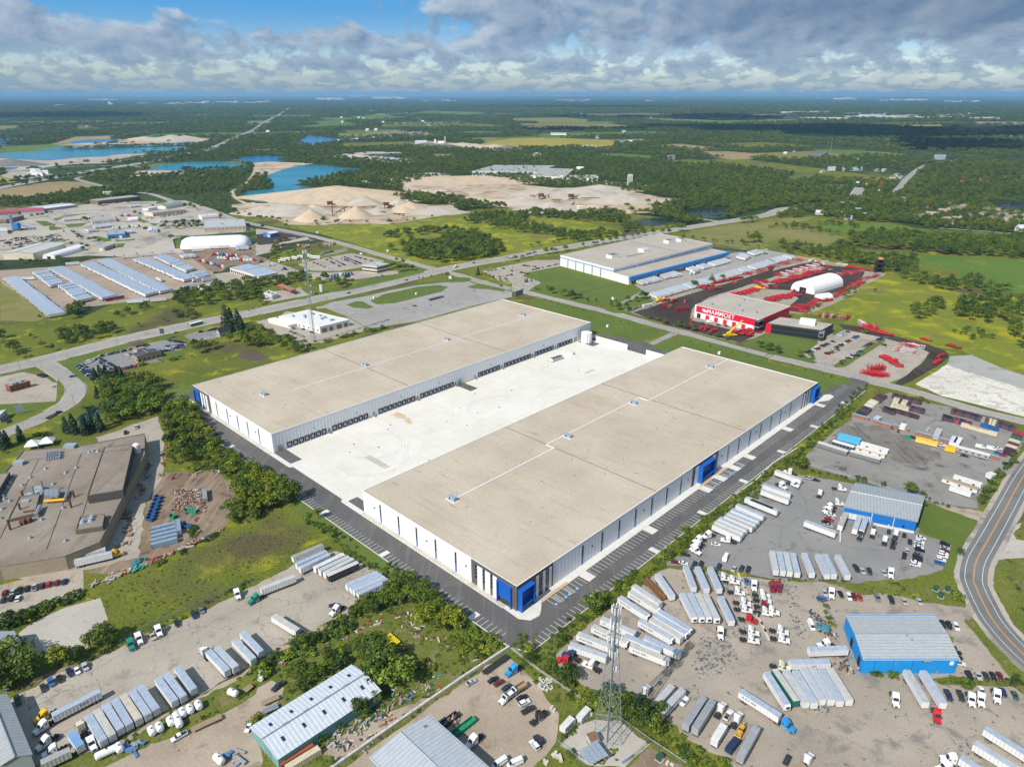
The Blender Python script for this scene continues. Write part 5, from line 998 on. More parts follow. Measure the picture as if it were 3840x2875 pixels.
for la,tl,pa,pb,pc,h,wc,rc,kw in [
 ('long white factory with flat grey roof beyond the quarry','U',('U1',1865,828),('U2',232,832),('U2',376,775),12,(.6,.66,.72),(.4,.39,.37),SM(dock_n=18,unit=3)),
 ('white middle block of the long factory beyond the quarry','U',('U2',160,872),('U2',450,884),('U2',530,812),13,WHT,(.42,.4,.37),SM(unit=4)),
 ('low white wing of the factory next to the tall silos','U',('U2',465,888),('U2',742,892),('U2',740,852),9,(.66,.69,.72),(.44,.42,.38),SM(dock_n=8)),
 ('white shed with pale roof among gravel heaps beside the asphalt plant','U',('U1',1375,560),('U1',1478,558),('U1',1476,540),10,WHT,R_WHT,SM(kind='gable')),
 ('white roofed shed in the scrapyard by the motorway','U',('U0',285,828),('U0',372,830),('U0',345,796),9,WHT,(.68,.72,.7),SM(kind='gabley')),
 ('second white shed in the scrapyard by the motorway, smaller','U',('U0',370,812),('U0',418,812),('U0',415,800),7,WHT,R_WHT,SM(kind='gable')),
 ('blue roofed school beside the cemetery lawns','U',('U3',640,786),('U3',815,784),('U3',812,772),7,(.5,.55,.6),(.35,.5,.68),SM(win=12)),
 ('white barn beside the blue roofed school','U',('U3',515,785),('U3',582,783),('U3',580,766),7,WHT,(.55,.6,.68),SM(kind='gable')),
 ('red gabled barn beside the village street','U',('U3',935,905),('U3',985,908),('U3',980,885),7,(.4,.05,.05),(.35,.1,.09),SM(kind='gabley',rise=4)),
 ('pale lilac roofed hall in the fields','U',('U3',733,708),('U3',778,708),('U3',776,692),7,(.5,.42,.36),(.62,.58,.62),SM(kind='gable')),
 ('dark roofed blue fronted workshop beside the mast','U',('U3',372,660),('U3',470,668),('U3',515,640),7,(.16,.2,.26),(.16,.16,.17),SM(win=4)),
 ('teal roofed church hall where the village street bends','U',('U3',1430,692),('U3',1530,692),('U3',1530,672),10,(.35,.42,.42),(.3,.42,.42),SM(kind='gable',rise=4)),
 ('white farm building with silos by the yellow field','U',('U2',335,476),('U2',470,478),('U2',470,468),8,WHT,(.5,.5,.52),SM(kind='gable')),
 ('brick mansion with steep grey roofs on the green hill','U',('U2',1338,694),('U2',1408,692),('U2',1404,672),7,(.48,.4,.36),(.2,.19,.22),SM(kind='gable',rise=6,win=6)),
 ('long white poultry shed on the far farm','U',('U1',958,278),('U1',1008,277),('U1',1006,270),10,WHT,R_WHT,SM(kind='gable'))]:
 bld('factory' if 'factory' in la else 'shed' if 'shed' in la else 'hall',la,'factory' if 'factory' in la else 'building',g(*pa),g(*pb),g(*pc),h,wc,rc,**kw)
# ---- houses: one of each kind, then copies
def house_proto(hip):
 m=MB(); m.box(-6.5,6.5,-5,5,0,4.4,P_WALL); wall=m.mesh(Q5); m=MB()
 r=[(-7,-5.5,4.3),(7,-5.5,4.3),(7,5.5,4.3),(-7,5.5,4.3),(-3.5 if hip else -7,0,8.2),(3.5 if hip else 7,0,8.2)]
 m.add(r,[(0,1,5,4),(1,2,5),(2,3,4,5),(3,0,4),(3,2,1,0)],P_ROOF); roof=m.mesh(Q4)
 m=MB(); m.box(-.6,.6,-5.08,-5.01,.1,2.3,M_DARK); door=m.mesh(Q1); m=MB(); m.box(-.9,.9,-.07,-.01,0,1.5,M_GLASS); win_=m.mesh(Q3)
 m=MB(); m.box(2.2,3.2,1.,2.,5,9,P_BRICK); chim=m.mesh('chimney'); return wall,roof,door,win_,chim
HP=[house_proto(False),house_proto(True)]
def house(p,rz,kind,wall,roof,label,group,s=1.,detail=True):
 t=thing('house',label,'house',p,rz,group); t.scale=(s,)*3; w_,r_,d_,wi,c_=HP[kind]
 link(Q5,w_,t,color=wall); o=link(Q4,r_,t,color=roof)
 if detail:
  link('chimney',c_,o,color=(.3,.16,.12)); link(Q1,d_,t)
  for x in (-4.2,3.8):link(Q3,wi,t,(x,-5,1.2))
WC={Qw:(.7,.7,.68),Qc:(.6,.54,.42),'brick':(.32,.15,.1),Qg:(.4,.4,.41),Qt:(.45,.36,.26)}; RC={Qe:(.2,.155,.125),Qg:(.22,.22,.23),Qr:(.42,.06,.05),Qt:(.34,.27,.21),Qw:(.62,.62,.62),'blue':(.28,.34,.42)}
HN={}
def houses(t,where,group,items,s=1.):
 for i,(x,y,w_,r_,k) in en(items):
  house(g(t,x,y),ru(-.5,.5)+(.4 if k else -.2),k,WC[w_],RC[r_],f'{w_} house with {r_} roof {where}, {nth(i)} along',group,s)
houses('A3','in the estate of terraces by the green','houses of the terrace estate',[(1290+55*i,262-13*i,Qt,Qt if i%3 else Qe,i%2) for i in rg(8)]+[(1530+60*i,285-6*i,Qc,Qt,1) for i in rg(3)],1.5)
houses('A3','in the estate beside the long lake','houses of the lakeside estate',[(1720,245,Qt,Qe,1),(1790,225,Qt,Qt,1),(1840,235,'brick',Qt,0),(1880,190,Qt,Qe,1),(1930,265,Qg,Qe,1),(1960,200,'brick',Qt,0),(1990,290,Qc,Qt,1),(2010,240,Qw,Qg,0),(2050,215,Qt,Qe,1),(2070,285,'brick',Qt,0),(2110,255,Qt,Qt,1),(2130,220,'brick',Qe,1),(2160,290,Qg,Qg,0),(2190,250,Qt,Qt,1),(2190,350,Qw,Qw,0)],1.35)
houses('A3','scattered in the village trees','village houses among trees',[(440,205,Qw,Qw,0),(520,195,Qw,Qg,0),(690,250,Qw,'blue',0),(960,20,Qw,Qw,0),(1000,60,Qg,'blue',1),(1150,85,Qw,Qw,1),(1190,90,Qw,Qg,0),(1560,135,Qw,Qg,1),(740,130,Qc,Qe,1),(1030,70,Qt,Qe,1),(850,230,Qw,Qw,0),(420,20,Qg,Qe,1)])
houses('U3','near the village street','village houses near the street',[(840,870,Qw,Qt,0),(760,905,Qw,Qw,0),(870,905,Qc,Qr,0),(1110,835,Qw,'blue',0),(1150,850,Qg,Qg,1),(1240,940,Qw,Qt,0),(1285,905,Qw,Qg,0),(1430,845,Qw,Qw,1),(1665,895,Qw,Qr,0),(1830,880,'brick',Qt,1),(1870,890,'brick',Qr,0),(1980,910,Qc,Qe,1),(940,790,Qg,Qg,1),(1000,790,Qw,'blue',0),(1075,850,Qw,Qe,0),(470,800,Qc,Qt,1),(2130,880,Qt,Qe,1),(1500,825,Qw,Qg,0),(230,625,Qt,Qe,1),(150,640,Qw,Qw,0),(70,852,Qw,Qw,0)])
houses('U3','in the wooded suburb under cloud shade','suburb houses in the woods',[(1030,530,Qt,Qe,1),(1080,495,Qt,Qe,1),(1150,545,Qt,Qt,1),(1250,535,Qg,Qe,1),(1400,480,Qt,Qe,1),(1320,480,Qt,Qg,1),(1560,555,Qg,Qg,1),(1950,490,Qt,Qt,1),(2020,490,Qt,Qe,1),(2100,500,Qt,Qe,1),(2180,498,Qg,Qe,1),(1950,580,Qg,Qt,1),(2090,590,Qg,Qe,1),(850,525,Qg,Qe,1),(1790,245,Qg,Qg,1),(1340,545,Qt,Qe,1)],1.5)
houses('U1','on the new estate by the blue lake','houses of the lake estate',[(715+26*i+5*(i%3),535-2.*i-7*(i%2),Qg,Qg if i%3 else Qw,i%2) for i in rg(18)]+[(1090+24*i,478-(i%3)*9,Qg if i%2 else Qt,Qg if i%3 else Qe,1) for i in rg(17)],1.3)
houses('U1','on a farm far beyond the lakes','far farmhouses',[(740,330,Qw,Qw,0),(750,308,'brick',Qr,0),(890,332,Qw,Qw,0),(1100,372,Qw,Qw,0),(750,370,Qw,Qw,0),(1530,285,'brick',Qr,0),(1545,296,Qc,Qr,0),(675,298,Qg,Qw,0),(965,440,Qw,Qw,0),(1040,438,Qw,Qw,0),(1670,310,Qg,Qg,1),(1440,365,Qw,Qw,0),(930,338,Qw,Qw,0),(107,455,Qw,Qw,0)],1.6)
houses('U2','on a farm beyond the quarry woods','farmhouses past the quarry',[(495,290,Qw,Qw,0),(540,297,Qw,Qw,0),(600,296,Qw,Qg,0),(965,455,Qw,'blue',0),(1200,334,Qw,Qw,0),(740,505,Qw,Qg,0),(950,552,Qw,'blue',0),(1020,545,Qc,Qw,0),(1060,540,Qt,Qg,0),(1110,540,Qt,Qt,1),(590,788,Qw,Qw,0)],1.6)
# ---- far towns and plants: white blocks near the horizon
def fblock(p,w_,d_,h_,col,label,group,rz=0.):
 t=thing('distant_building',label,'building',p,rz,group); m=MB(); m.box(-w_/2,w_/2,-d_/2,d_/2,0,h_,P_WALL); m.build(Q5,t,color=col); m=MB(); m.box(-w_/2-.3,w_/2+.3,-d_/2-.3,d_/2+.3,h_+.01,h_+1,P_ROOF); m.build(Q4,t,color=tuple(c_*.8 for c_ in col))
_cnt={}
def seen_in(k):_cnt[k]=_cnt.get(k,-1)+1; return _cnt[k]
TOWNS=[('U0',480,545,230,5,'beyond the shaded wood'),('U0',770,1000,176,8,'on the far ridge'),('U0',1205,1290,205,4,'above the motorway woods'),('U0',1440,1600,215,12,'in the factory town'),('U0',1640,2210,202,22,'in the factory town'),
 ('U1',0,130,195,8,'by the motorway horizon'),('U1',550,750,168,16,'in the white plant on the skyline'),('U1',820,930,143,6,'on the skyline ridge'),('U1',1010,1280,158,14,'in the bright industrial strip'),('U1',1440,1720,185,8,'in the strip below the skyline'),('U2',400,670,184,9,'in the strip below the skyline'),('U2',340,420,136,5,'on the hazy skyline'),('U2',1480,1720,230,9,'in the gravel works'),('U2',1150,1240,186,5,'in the far fields'),
 ('U3',600,740,164,6,'on the skyline'),('U3',980,1340,180,10,'in the eastern town'),('U3',1560,1800,190,10,'in the eastern town'),('U3',650,1060,296,12,'in the great eastern car plant'),('U3',1080,1730,318,16,'in the eastern industrial estate'),('U3',1480,1740,300,8,'in the eastern industrial estate')]
for tl,x0,x1,y,n,where in TOWNS:
 for i in rg(n):
  x=x0+(x1-x0)*(i+random.random())/n; p_=g(tl,x,y+ru(-6,6)); D=p_.length
  sz=D*ru(.003,.011); fblock(p_,sz,sz*ru(.3,.6),D*ru(.0008,.0016),(.72,.72,.7) if random.random() < .8 else (.45,.4,.36),f'pale block {where}, {nth(seen_in(where))} along the strip',f'far buildings {where}',ru(-.3,.3))
for tl,x,y,n,w_,h_ in sorted((('U1',1125,140,4,60,60),('U1',1225,143,1,50,110),('U1',1280,138,3,80,50),('U1',1900,125,6,60,70),('U1',2040,122,4,45,150),('U1',2100,124,5,60,90),('U2',20,120,3,70,60),('U2',160,122,4,60,55),('U0',950,214,2,40,60),('U2',1410,152,1,90,60),('U0',2040,200,1,40,70),('U3',430,155,2,70,40)),key=lambda q:(int(q[0][1]),q[1])):
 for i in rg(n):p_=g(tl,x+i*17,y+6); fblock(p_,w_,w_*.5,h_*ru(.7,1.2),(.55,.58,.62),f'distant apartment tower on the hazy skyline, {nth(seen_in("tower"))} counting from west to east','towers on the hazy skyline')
for i,(x0,x1,y,d_) in en(((170,690,338,120),(845,1020,318,160),(150,330,290,160),(375,535,288,160),(700,1060,330,120),(1100,1300,325,120),(1810,2000,345,120))):
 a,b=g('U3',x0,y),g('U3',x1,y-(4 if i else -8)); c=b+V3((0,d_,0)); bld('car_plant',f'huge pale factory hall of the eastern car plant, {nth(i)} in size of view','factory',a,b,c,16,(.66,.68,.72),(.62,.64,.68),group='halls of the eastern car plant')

# ------------------------------------------------------------------ vehicles: one of each kind, then copies
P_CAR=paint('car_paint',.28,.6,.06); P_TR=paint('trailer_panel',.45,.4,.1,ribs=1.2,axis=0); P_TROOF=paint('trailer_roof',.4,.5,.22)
M_TYRE=sol('tyre_rubber',(.025,.025,.027),.85); M_RIM=sol('wheel_rim',(.45,.45,.46),.4,metal=.7); M_CHASS=sol('chassis_black',(.035,.035,.037),.7,var=.3); M_LAMP=sol('lamp_lens',(.55,.52,.48),.2); M_RLAMP=sol('red_lamp_lens',(.35,.01,.01),.3)
def wheel_mesh(r,w,n=12):
 m=MB(); m.cyl((0,-w/2,0),(0,w/2,0),r,M_TYRE,n); m.cyl((0,w/2+.001,0),(0,w/2+.02,0),r*.55,M_RIM,8); m.cyl((0,-w/2-.001,0),(0,-w/2-.02,0),r*.55,M_RIM,8); return m.mesh(Q9)
WH_T,WH_D,WH_C=wheel_mesh(.52,.34),wheel_mesh(.52,.66),wheel_mesh(.34,.24)
def one(fn):m=MB(); fn(m); return m
def trailer_parts(L_=16.15):
 h=L_/2; b=one(lambda m:m.add([(-h,-1.3,1.15),(h,-1.3,1.15),(h,1.3,1.15),(-h,1.3,1.15),(-h,-1.3,4.1),(h,-1.3,4.1),(h,1.3,4.1),(-h,1.3,4.1)],[(0,3,2,1),(0,1,5,4),(1,2,6,5),(2,3,7,6),(3,0,4,7)],P_TR))
 for s in (-1,1):b.box(-h,h,s*1.31-.015,s*1.31+.015,1.1,1.28,M_CHASS)
 r=one(lambda m:m.box(-h-.02,h+.02,-1.32,1.32,4.1,4.16,P_TROOF))
 for i in rg(int(L_/2.1)):r.box(-h+1+2.1*i,-h+1.06+2.1*i,-1.29,1.29,4.161,4.19,P_TROOF)
 d=one(lambda m:[m.box(-h-.05,-h-.005,y0,y1,1.2,4.05,P_TR) for y0,y1 in ((-1.26,-.02),(.02,1.26))] and [m.box(-h-.09,-h-.051,y-.03,y+.03,1.25,4.,M_STEEL) for y in (-.95,-.3,.3,.95)])
 g_=one(lambda m:[m.box(h-3.2,h-3.,y-.1,y+.1,.15,1.14,M_CHASS) for y in (-.8,.8)] and m.box(h-3.3,h-2.9,-.9,.9,.1,.16,M_CHASS))
 u=one(lambda m:m.box(-h+.05,-h+4.4,-1.,1.,.8,1.14,M_CHASS).box(-h-.02,-h+.08,-1.2,1.2,.45,.6,M_STEEL))
 return [(Q8,b.mesh(Q8),None,0),(Q4,r.mesh(Q4),None,1),('rear_door',d.mesh('rear_door'),None,0),('landing_gear',g_.mesh('landing_gear'),None,None),('undercarriage',u.mesh('undercarriage'),None,None)]+[(Q9,WH_D,(-h+x,y,.52),None) for x in (1.6,2.9) for y in (-.95,.95)]
TRP={16:trailer_parts(),9:trailer_parts(8.6)}
REEF=one(lambda m:m.box(8.08,8.75,-1.,1.,1.9,3.95,M_WHITE).box(8.752,8.8,-.7,.7,2.4,3.5,M_DARK)).mesh('cooling_unit')
def trailer_lod():
 m=MB(); h=8.07; m.add([(-h,-1.3,1.1),(h,-1.3,1.1),(h,1.3,1.1),(-h,1.3,1.1),(-h,-1.3,4.1),(h,-1.3,4.1),(h,1.3,4.1),(-h,1.3,4.1)],[(0,3,2,1),(0,1,5,4),(1,2,6,5),(2,3,7,6),(3,0,4,7)],P_TR)
 m.add([(-h,-1.3,4.1),(h,-1.3,4.1),(h,1.3,4.1),(-h,1.3,4.1)],[(0,1,2,3)],M_LODR); m.box(-h+.3,-h+4,-1.1,1.1,.1,1.09,M_TYRE); m.box(h-3.3,h-2.9,-.9,.9,.1,1.09,M_CHASS); return m
M_LODR=sol('weathered_trailer_roof',(.4,.455,.54),.4,var=.3,vscale=.25)
LODT=trailer_lod(); LODT_ME=LODT.mesh('semi_trailer')
BD=bpy.data.curves.new('lettering','FONT'); BD.body='BLACK DEER'; BD.size=1.05; BD.offset=.02; BD.materials.append(M_CHASS); BD_ME=text_mesh(BD)
def txt(s,size,mat):c=bpy.data.curves.new('lettering','FONT'); c.body=s; c.size=size; c.offset=.02; c.materials.append(mat); return text_mesh(c)
TXM={'BLACK DEER':BD_ME,'TRIO-IT':txt('TRIO-IT',.9,M_CHASS),'S':txt('S',1.7,M_STRIPE),'egle':txt('egle',1.2,M_RED),'J&R':txt('J&R',1.2,M_STRIPE),'J.D':txt('J.D',1.1,M_CHASS)}
ZV=.17
RROOF=[(.4,.46,.56),(.44,.48,.54),(.52,.51,.47),(.38,.44,.54),(.48,.5,.52)]
TRAIL,CARS=[],[]
def ends(t,x1,y1,x2,y2,z=4.1):
 a,b=g(t,x1,y1,z),g(t,x2,y2,z); return (a+b)/2,hd(a,b),(b-a).length
def add_trailer(p,rz,label,group,col=(.74,.74,.73),roof=None,L_=16,reefer=False,text=None,detail=True,size=None):
 TRAIL.append(dict(p=V3((p.x,p.y,ZV)),rz=rz,label=label,group=group,col=col,roof=roof or rch(RROOF),L=L_,reefer=reefer,text=text,detail=detail))
def trow(t,where,group,items,**k):
 for i,it in en(items):
  o=dict(k); o.update(it[4] if len(it) > 4 else {}); p,rz,ln=ends(t,*it[:4]); nm=o.pop('nm','white box trailer')
  add_trailer(p,rz,f'{nm} {where}, {nth(i)} along',group,**o)
def place_trailers():
 T=sorted(TRAIL,key=lambda d:d['p'].length); st=MB()
 for i,d in en(T):
  if i < 300:
   if d['detail'] and d['p'].length < 620:
    t=thing('semi_trailer',d['label'],'trailer',d['p'],d['rz'],d['group'])
    for nm,me_,loc,ci in TRP[d['L']]:link(nm,me_,t,loc,color=d['col'] if ci == 0 else d[Q4] if ci == 1 else None)
    if d['reefer']:link('cooling_unit',REEF,t)
    if d['text']:
     o=link('lettering',TXM[d['text']],t,(-6.6,-1.335,2.55)); o.rotation_euler=(PI/2,0,0)
     o=link('lettering',TXM[d['text']],t,(6.6 if len(d['text']) < 3 else -.4,1.335,2.55)); o.rotation_euler=(PI/2,0,PI)
   else:
    o=link('semi_trailer',LODT_ME,None,d['p'],d['rz'],color=d['col']); tag(o,d['label'],'trailer',d['group'])
  else:
   c,s=math.cos(d['rz']),math.sin(d['rz']); off=len(st.v)
   st.v += [(d['p'].x+x*c-y*s,d['p'].y+x*s+y*c,z+ZV) for x,y,z in LODT.v]; st.mats=LODT.mats
   st.f += [[off+q_ for q_ in f_] for f_ in LODT.f]; st.m += LODT.m
 if st.v:o=st.build('parked_trailers',kind='stuff',color=(.74,.74,.73)); o['label']='the farther rows of parked white trailers'
# ---- tractors
def tractor_parts():
 cab=one(lambda m:m.side([(-.7,.75),(2.25,.75),(2.25,2.05),(1.55,3.05),(.7,3.75),(-.1,4.),(-.7,3.95)],-1.2,1.2,P_CAR))
 hood=one(lambda m:m.side([(2.251,.7),(4.05,.7),(4.15,1.25),(3.95,1.68),(2.251,2.)],-.98,.98,P_CAR))
 fend=one(lambda m:[m.side([(2.5,.8),(2.55,1.15),(2.85,1.32),(3.45,1.32),(3.8,1.15),(3.85,.8)],s*1.-(.25 if s > 0 else 0)+(0 if s > 0 else 0),s*1.+(0. if s < 0 else .25)+(.25 if s < 0 else 0),P_CAR) for s in (-1,1)] and m)
 ws=one(lambda m:m.add([(2.262,-1.,2.12),(2.262,1.,2.12),(1.6,.92,3.06),(1.6,-.92,3.06)],[(0,1,2,3)],M_GLASS))
 sw=one(lambda m:[m.box(1.15,1.95,s*1.21-.015,s*1.21+.015,2.,2.75,M_GLASS) for s in (-1,1)] and m.box(-.35,.15,-1.225,1.225,2.3,2.9,M_GLASS))
 ch=one(lambda m:m.box(-4.1,-.72,-.45,.45,.62,.95,M_CHASS).box(-.7,3.9,-.45,.45,.55,.74,M_CHASS).box(-3.1,-1.8,-.55,.55,.951,1.15,M_CHASS).box(4.05,4.25,-1.15,1.15,.4,.8,M_STEEL))
 tk=one(lambda m:[m.cyl((-.6,s*.98,.75),(1.2,s*.98,.75),.33,M_STEEL,10) for s in (-1,1)])
 ex=one(lambda m:[m.cyl((-.85,s*1.,.8),(-.85,s*1.,3.9),.1,M_STEEL,6) for s in (-1,1)])
 mr=one(lambda m:[m.box(2.,2.12,s*1.45-.12,s*1.45+.12,2.,2.7,M_CHASS) for s in (-1,1)])
 gr=one(lambda m:m.box(4.1,4.19,-.55,.55,.85,1.45,M_CHASS))
 return [('cab',cab.mesh('cab'),None,0),('hood',hood.mesh('hood'),None,0),('front_fender',fend.mesh('front_fender'),None,0),('windshield',ws.mesh('windshield'),None,None),('side_window',sw.mesh('side_window'),None,None),('chassis',ch.mesh('chassis'),None,None),('fuel_tank',tk.mesh('fuel_tank'),None,None),('exhaust_pipe',ex.mesh('exhaust_pipe'),None,None),('mirror',mr.mesh('mirror'),None,None),('grille',gr.mesh('grille'),None,None)]+[(Q9,WH_T,(3.15,y,.52),None) for y in (-1.,1.)]+[(Q9,WH_D,(x,y,.52),None) for x in (-1.95,-3.25) for y in (-.9,.9)]
TKP=tractor_parts()
LODK=MB()
for nm_,me_,loc_,ci_ in TKP:
 off=V3(loc_ or (0,0,0)); fs_=[list(f_.vertices) for f_ in me_.polygons]
 if nm_ in ('cab','hood','windshield','chassis',Q9):
  o_=len(LODK.v); LODK.v += [tuple(v_.co+off) for v_ in me_.vertices]
  for f_ in me_.polygons:LODK.f.append([o_+i_ for i_ in f_.vertices]); LODK.m.append(LODK.mi(me_.materials[f_.material_index]))
LODK_ME=LODK.mesh('semi_tractor')
NTK={}
TC={Qw:(.78,.78,.77),Qr:(.52,.015,.02),Qm:(.22,.012,.03),'blue':(.015,.16,.45),'sky blue':(.02,.28,.62),Qn:(.01,.24,.17),'yellow':(.72,.42,.02),Qb:(.02,.021,.024),Qc:(.7,.66,.5),'navy':(.02,.04,.14),Qd:(.05,.055,.06)}
def tractor(p,rz,col,label,group=None,detail=True):
 if detail:
  t=thing('semi_tractor',label,'truck',V3((p.x,p.y,ZV)),rz,group)
  for nm,me_,loc,ci in TKP:link(nm,me_,t,loc,color=TC[col] if ci == 0 else None)
 else:
  o=link('semi_tractor',LODK_ME,None,V3((p.x,p.y,ZV)),rz,color=TC[col]); tag(o,label,'truck',group)
def kt(t,where,group,items,detail=True):
 for i,it in en(items):
  x,y,dx,dy,col=it[:5]; a,b=g(t,x,y,2.2),g(t,x+dx,y+dy,2.2)
  tractor(a,hd(a,b),col,it[5] if len(it) > 5 else f'{col} truck tractor {where}, {nth(i)} along',group if len(it) < 6 else None,detail)
# ---- cars
def car_parts(kind):
 if kind == Qa:body=[(-2.3,.35),(2.3,.35),(2.3,.72),(1.1,.88),(.45,.9),(-1.5,.92),(-2.3,.88)]; cab=[(-1.75,.921),(.95,.901),(.25,1.42),(-1.05,1.44)]; w=.88
 elif kind == Qu:body=[(-2.35,.4),(2.35,.4),(2.35,.85),(1.15,1.05),(-2.35,1.08)]; cab=[(-2.28,1.081),(1.,1.061),(.35,1.72),(-2.,1.74)]; w=.95
 elif kind == Qk:body=[(-2.9,.5),(2.8,.5),(2.8,.98),(1.5,1.15),(-2.9,1.12)]; cab=[(-.95,1.121),(1.35,1.151),(.7,1.82),(-.75,1.84)]; w=.98
 else:body=[(-2.9,.4),(2.8,.4),(2.8,1.05),(2.1,1.35),(-2.9,1.38)]; cab=[(-2.9,1.381),(2.05,1.361),(1.3,2.35),(-2.85,2.42)]; w=1.
 bd=one(lambda m:m.side(body,-w,w,P_CAR)); iw=w*.86
 if kind == Qk:bd.box(-2.75,-1.05,-w*.82,w*.82,1.121,1.135,M_CHASS)
 if kind == 'van':bd.side(cab,-iw,iw,P_CAR); gl=one(lambda m:m.add([(2.07,-iw*.9,1.42),(2.07,iw*.9,1.42),(1.36,iw*.88,2.3),(1.36,-iw*.88,2.3)],[(0,1,2,3)],M_GLASS)); [gl.box(.6,1.4,s*iw-.01,s*iw+.015,1.55,2.15,M_GLASS) for s in (-1,1)]
 else:
  gl=one(lambda m:m.side([(cab[0][0],cab[0][1]),(cab[1][0],cab[1][1]),(cab[2][0],cab[2][1]-.04),(cab[3][0],cab[3][1]-.04)],-iw,iw,M_GLASS))
 rf=one(lambda m:m.box(cab[3][0]+.06,cab[2][0]-.02,-iw-.01,iw+.01,cab[3][1]-.05,cab[3][1],P_CAR))
 lm=one(lambda m:[m.box(body[1][0]-.03,body[1][0]+.02,y-.2,y+.2,.58 if kind == Qa else .72,.74 if kind == Qa else .9,M_LAMP) for y in (-w*.7,w*.7)]); rl=one(lambda m:[m.box(body[0][0]-.02,body[0][0]+.03,y-.15,y+.15,.62,.82,M_RLAMP) for y in (-w*.78,w*.78)])
 fx=body[1][0]-.9; rx=body[0][0]+.95
 return [(Q8,bd.mesh(Q8),None,0),(Q3,gl.mesh(Q3),None,None),(Q4,rf.mesh(Q4),None,0),('headlight',lm.mesh('headlight'),None,None),('tail_light',rl.mesh('tail_light'),None,None)]+[(Q9,WH_C,(x,y,.34),None) for x in (rx,fx) for y in (-w+.1,w-.1)]
CRP={k:car_parts(k) for k in (Qa,Qu,Qk,'van')}
def merge(parts,skip=()):
 M_=MB()
 for nm_,me_,loc_,ci_ in parts:
  if nm_ in skip:continue
  off=V3(loc_ or (0,0,0)); o_=len(M_.v); M_.v += [tuple(v_.co+off) for v_ in me_.vertices]
  for f_ in me_.polygons:M_.f.append([o_+i_ for i_ in f_.vertices]); M_.m.append(M_.mi(me_.materials[f_.material_index]))
 return M_
LODC={k:merge(CRP[k],('headlight','tail_light')) for k in CRP}; LODC_ME={k:LODC[k].mesh('parked_car') for k in LODC}
CC={Qw:(.74,.74,.73),Qs:(.42,.43,.45),Qg:(.17,.18,.2),Qb:(.016,.017,.02),Qd:(.035,.037,.042),Qr:(.42,.02,.025),Qm:(.16,.012,.022),'blue':(.03,.12,.34),'navy':(.018,.03,.09),'beige':(.45,.38,.28),Qn:(.04,.1,.08),'yellow':(.65,.4,.02)}
def add_car(p,rz,col,kind,label,group):CARS.append((V3((p.x,p.y,ZV)),rz,col,kind,label,group))
KW={Qa:Qa,Qu:Qu,Qk:Qk,'van':'van'}
def crow(t,where,group,dxy,items):
 for i,it in en(items):
  x,y,col=it[:3]; kind=it[3] if len(it) > 3 else (Qa if random.random() < .7 else Qu); a,b=g(t,x,y,.7),g(t,x+dxy[0],y+dxy[1],.7)
  add_car(a,hd(a,b)+ru(-.05,.05),col,kind,f'{col} {KW[kind]} {where}, {nth(i)} along',group)
PAL=[Qw]*6+[Qb]*6+[Qg]*4+[Qs]*4+[Qd]*4+[Qr]*2+['navy']*2+['blue',Qm,'beige']
def cline(t,where,group,a,b,n,dxy,skip=0.,kinds=(Qa,Qa,Qu)):
 j=0
 for i in rg(n):
  if random.random() < skip:continue
  s=i/max(1,n-1); x,y=a[0]+(b[0]-a[0])*s,a[1]+(b[1]-a[1])*s; p,q_=g(t,x,y,.7),g(t,x+dxy[0],y+dxy[1],.7); col=rch(PAL); k=rch(kinds)
  add_car(p,hd(p,q_)+(PI if random.random() < .4 else 0),col,k,f'{col} {KW[k]} {where}, {nth(j)} along',group); j += 1
def place_cars():
 T=sorted(CARS,key=lambda d:d[0].length)
 st={k:MB() for k in LODC}
 for i,(p,rz,col,kind,label,group) in en(T):
  if i < 300:
   if p.length < 560:
    t=thing({Qa:'parked_car',Qu:'parked_suv',Qk:'pickup_truck','van':'van'}[kind],label,{Qa:Qa,Qu:Qa,Qk:Qk,'van':'van'}[kind],p,rz,group)
    for nm,me_,loc,ci in CRP[kind]:link(nm,me_,t,loc,color=CC[col] if ci == 0 else None)
   else:tag(link({Qa:'parked_car',Qu:'parked_suv',Qk:'pickup_truck','van':'van'}[kind],LODC_ME[kind],None,p,rz,color=CC[col]),label,Qa if kind in (Qa,Qu) else kind,group)
  else:tag(link('distant_car',LODC_ME[kind],None,p,rz,color=CC[col]),label,Qa,group)
# ================= trailers
G1='trailers parked tail out along the concrete yard'
trow('C0','backed to the grass edge of the concrete yard',G1,[(890,1425,757,1205),(965,1380,830,1165),(1040,1325,905,1110),(1115,1285,985,1070),(1195,1240,1060,1035,dict(roof=(.56,.5,.4),nm='beige roofed trailer')),(1275,1200,1135,998),(1345,1155,1205,958),(1505,1085,1360,890),(1580,1045,1435,855),(1670,985,1525,790),(1965,830,1790,645),(2030,790,1870,625),(2180,720,2025,560),(2240,650,2100,505)])
trow('C0','standing behind the yellow tractor in the concrete yard',None,[(845,1005,465,1200,dict(text='TRIO-IT',nm='long white lettered trailer'))]); trow('C0','beside the white tractors at the grey shed',None,[(690,1470,612,1362,dict(L_=9,roof=(.2,.36,.62),nm='short blue roofed box trailer'))]); trow('C0','at the foot of the concrete yard',None,[(370,1610,585,1510,dict(nm='old dirty white trailer',roof=(.38,.38,.36),L_=9,col=(.55,.54,.5)))])
trow('C1','alone on the concrete yard',None,[(350,470,160,355,dict(nm='single white trailer'))]); trow('C1','hitched to the green tractor',None,[(335,8,40,122,dict(nm='white trailer'))])
trow('C1','in the block of four side by side','four trailers side by side',[(1040,-20,790,85),(1075,0,822,108),(1105,22,850,132),(1135,45,885,158,dict(text='J&R'))])
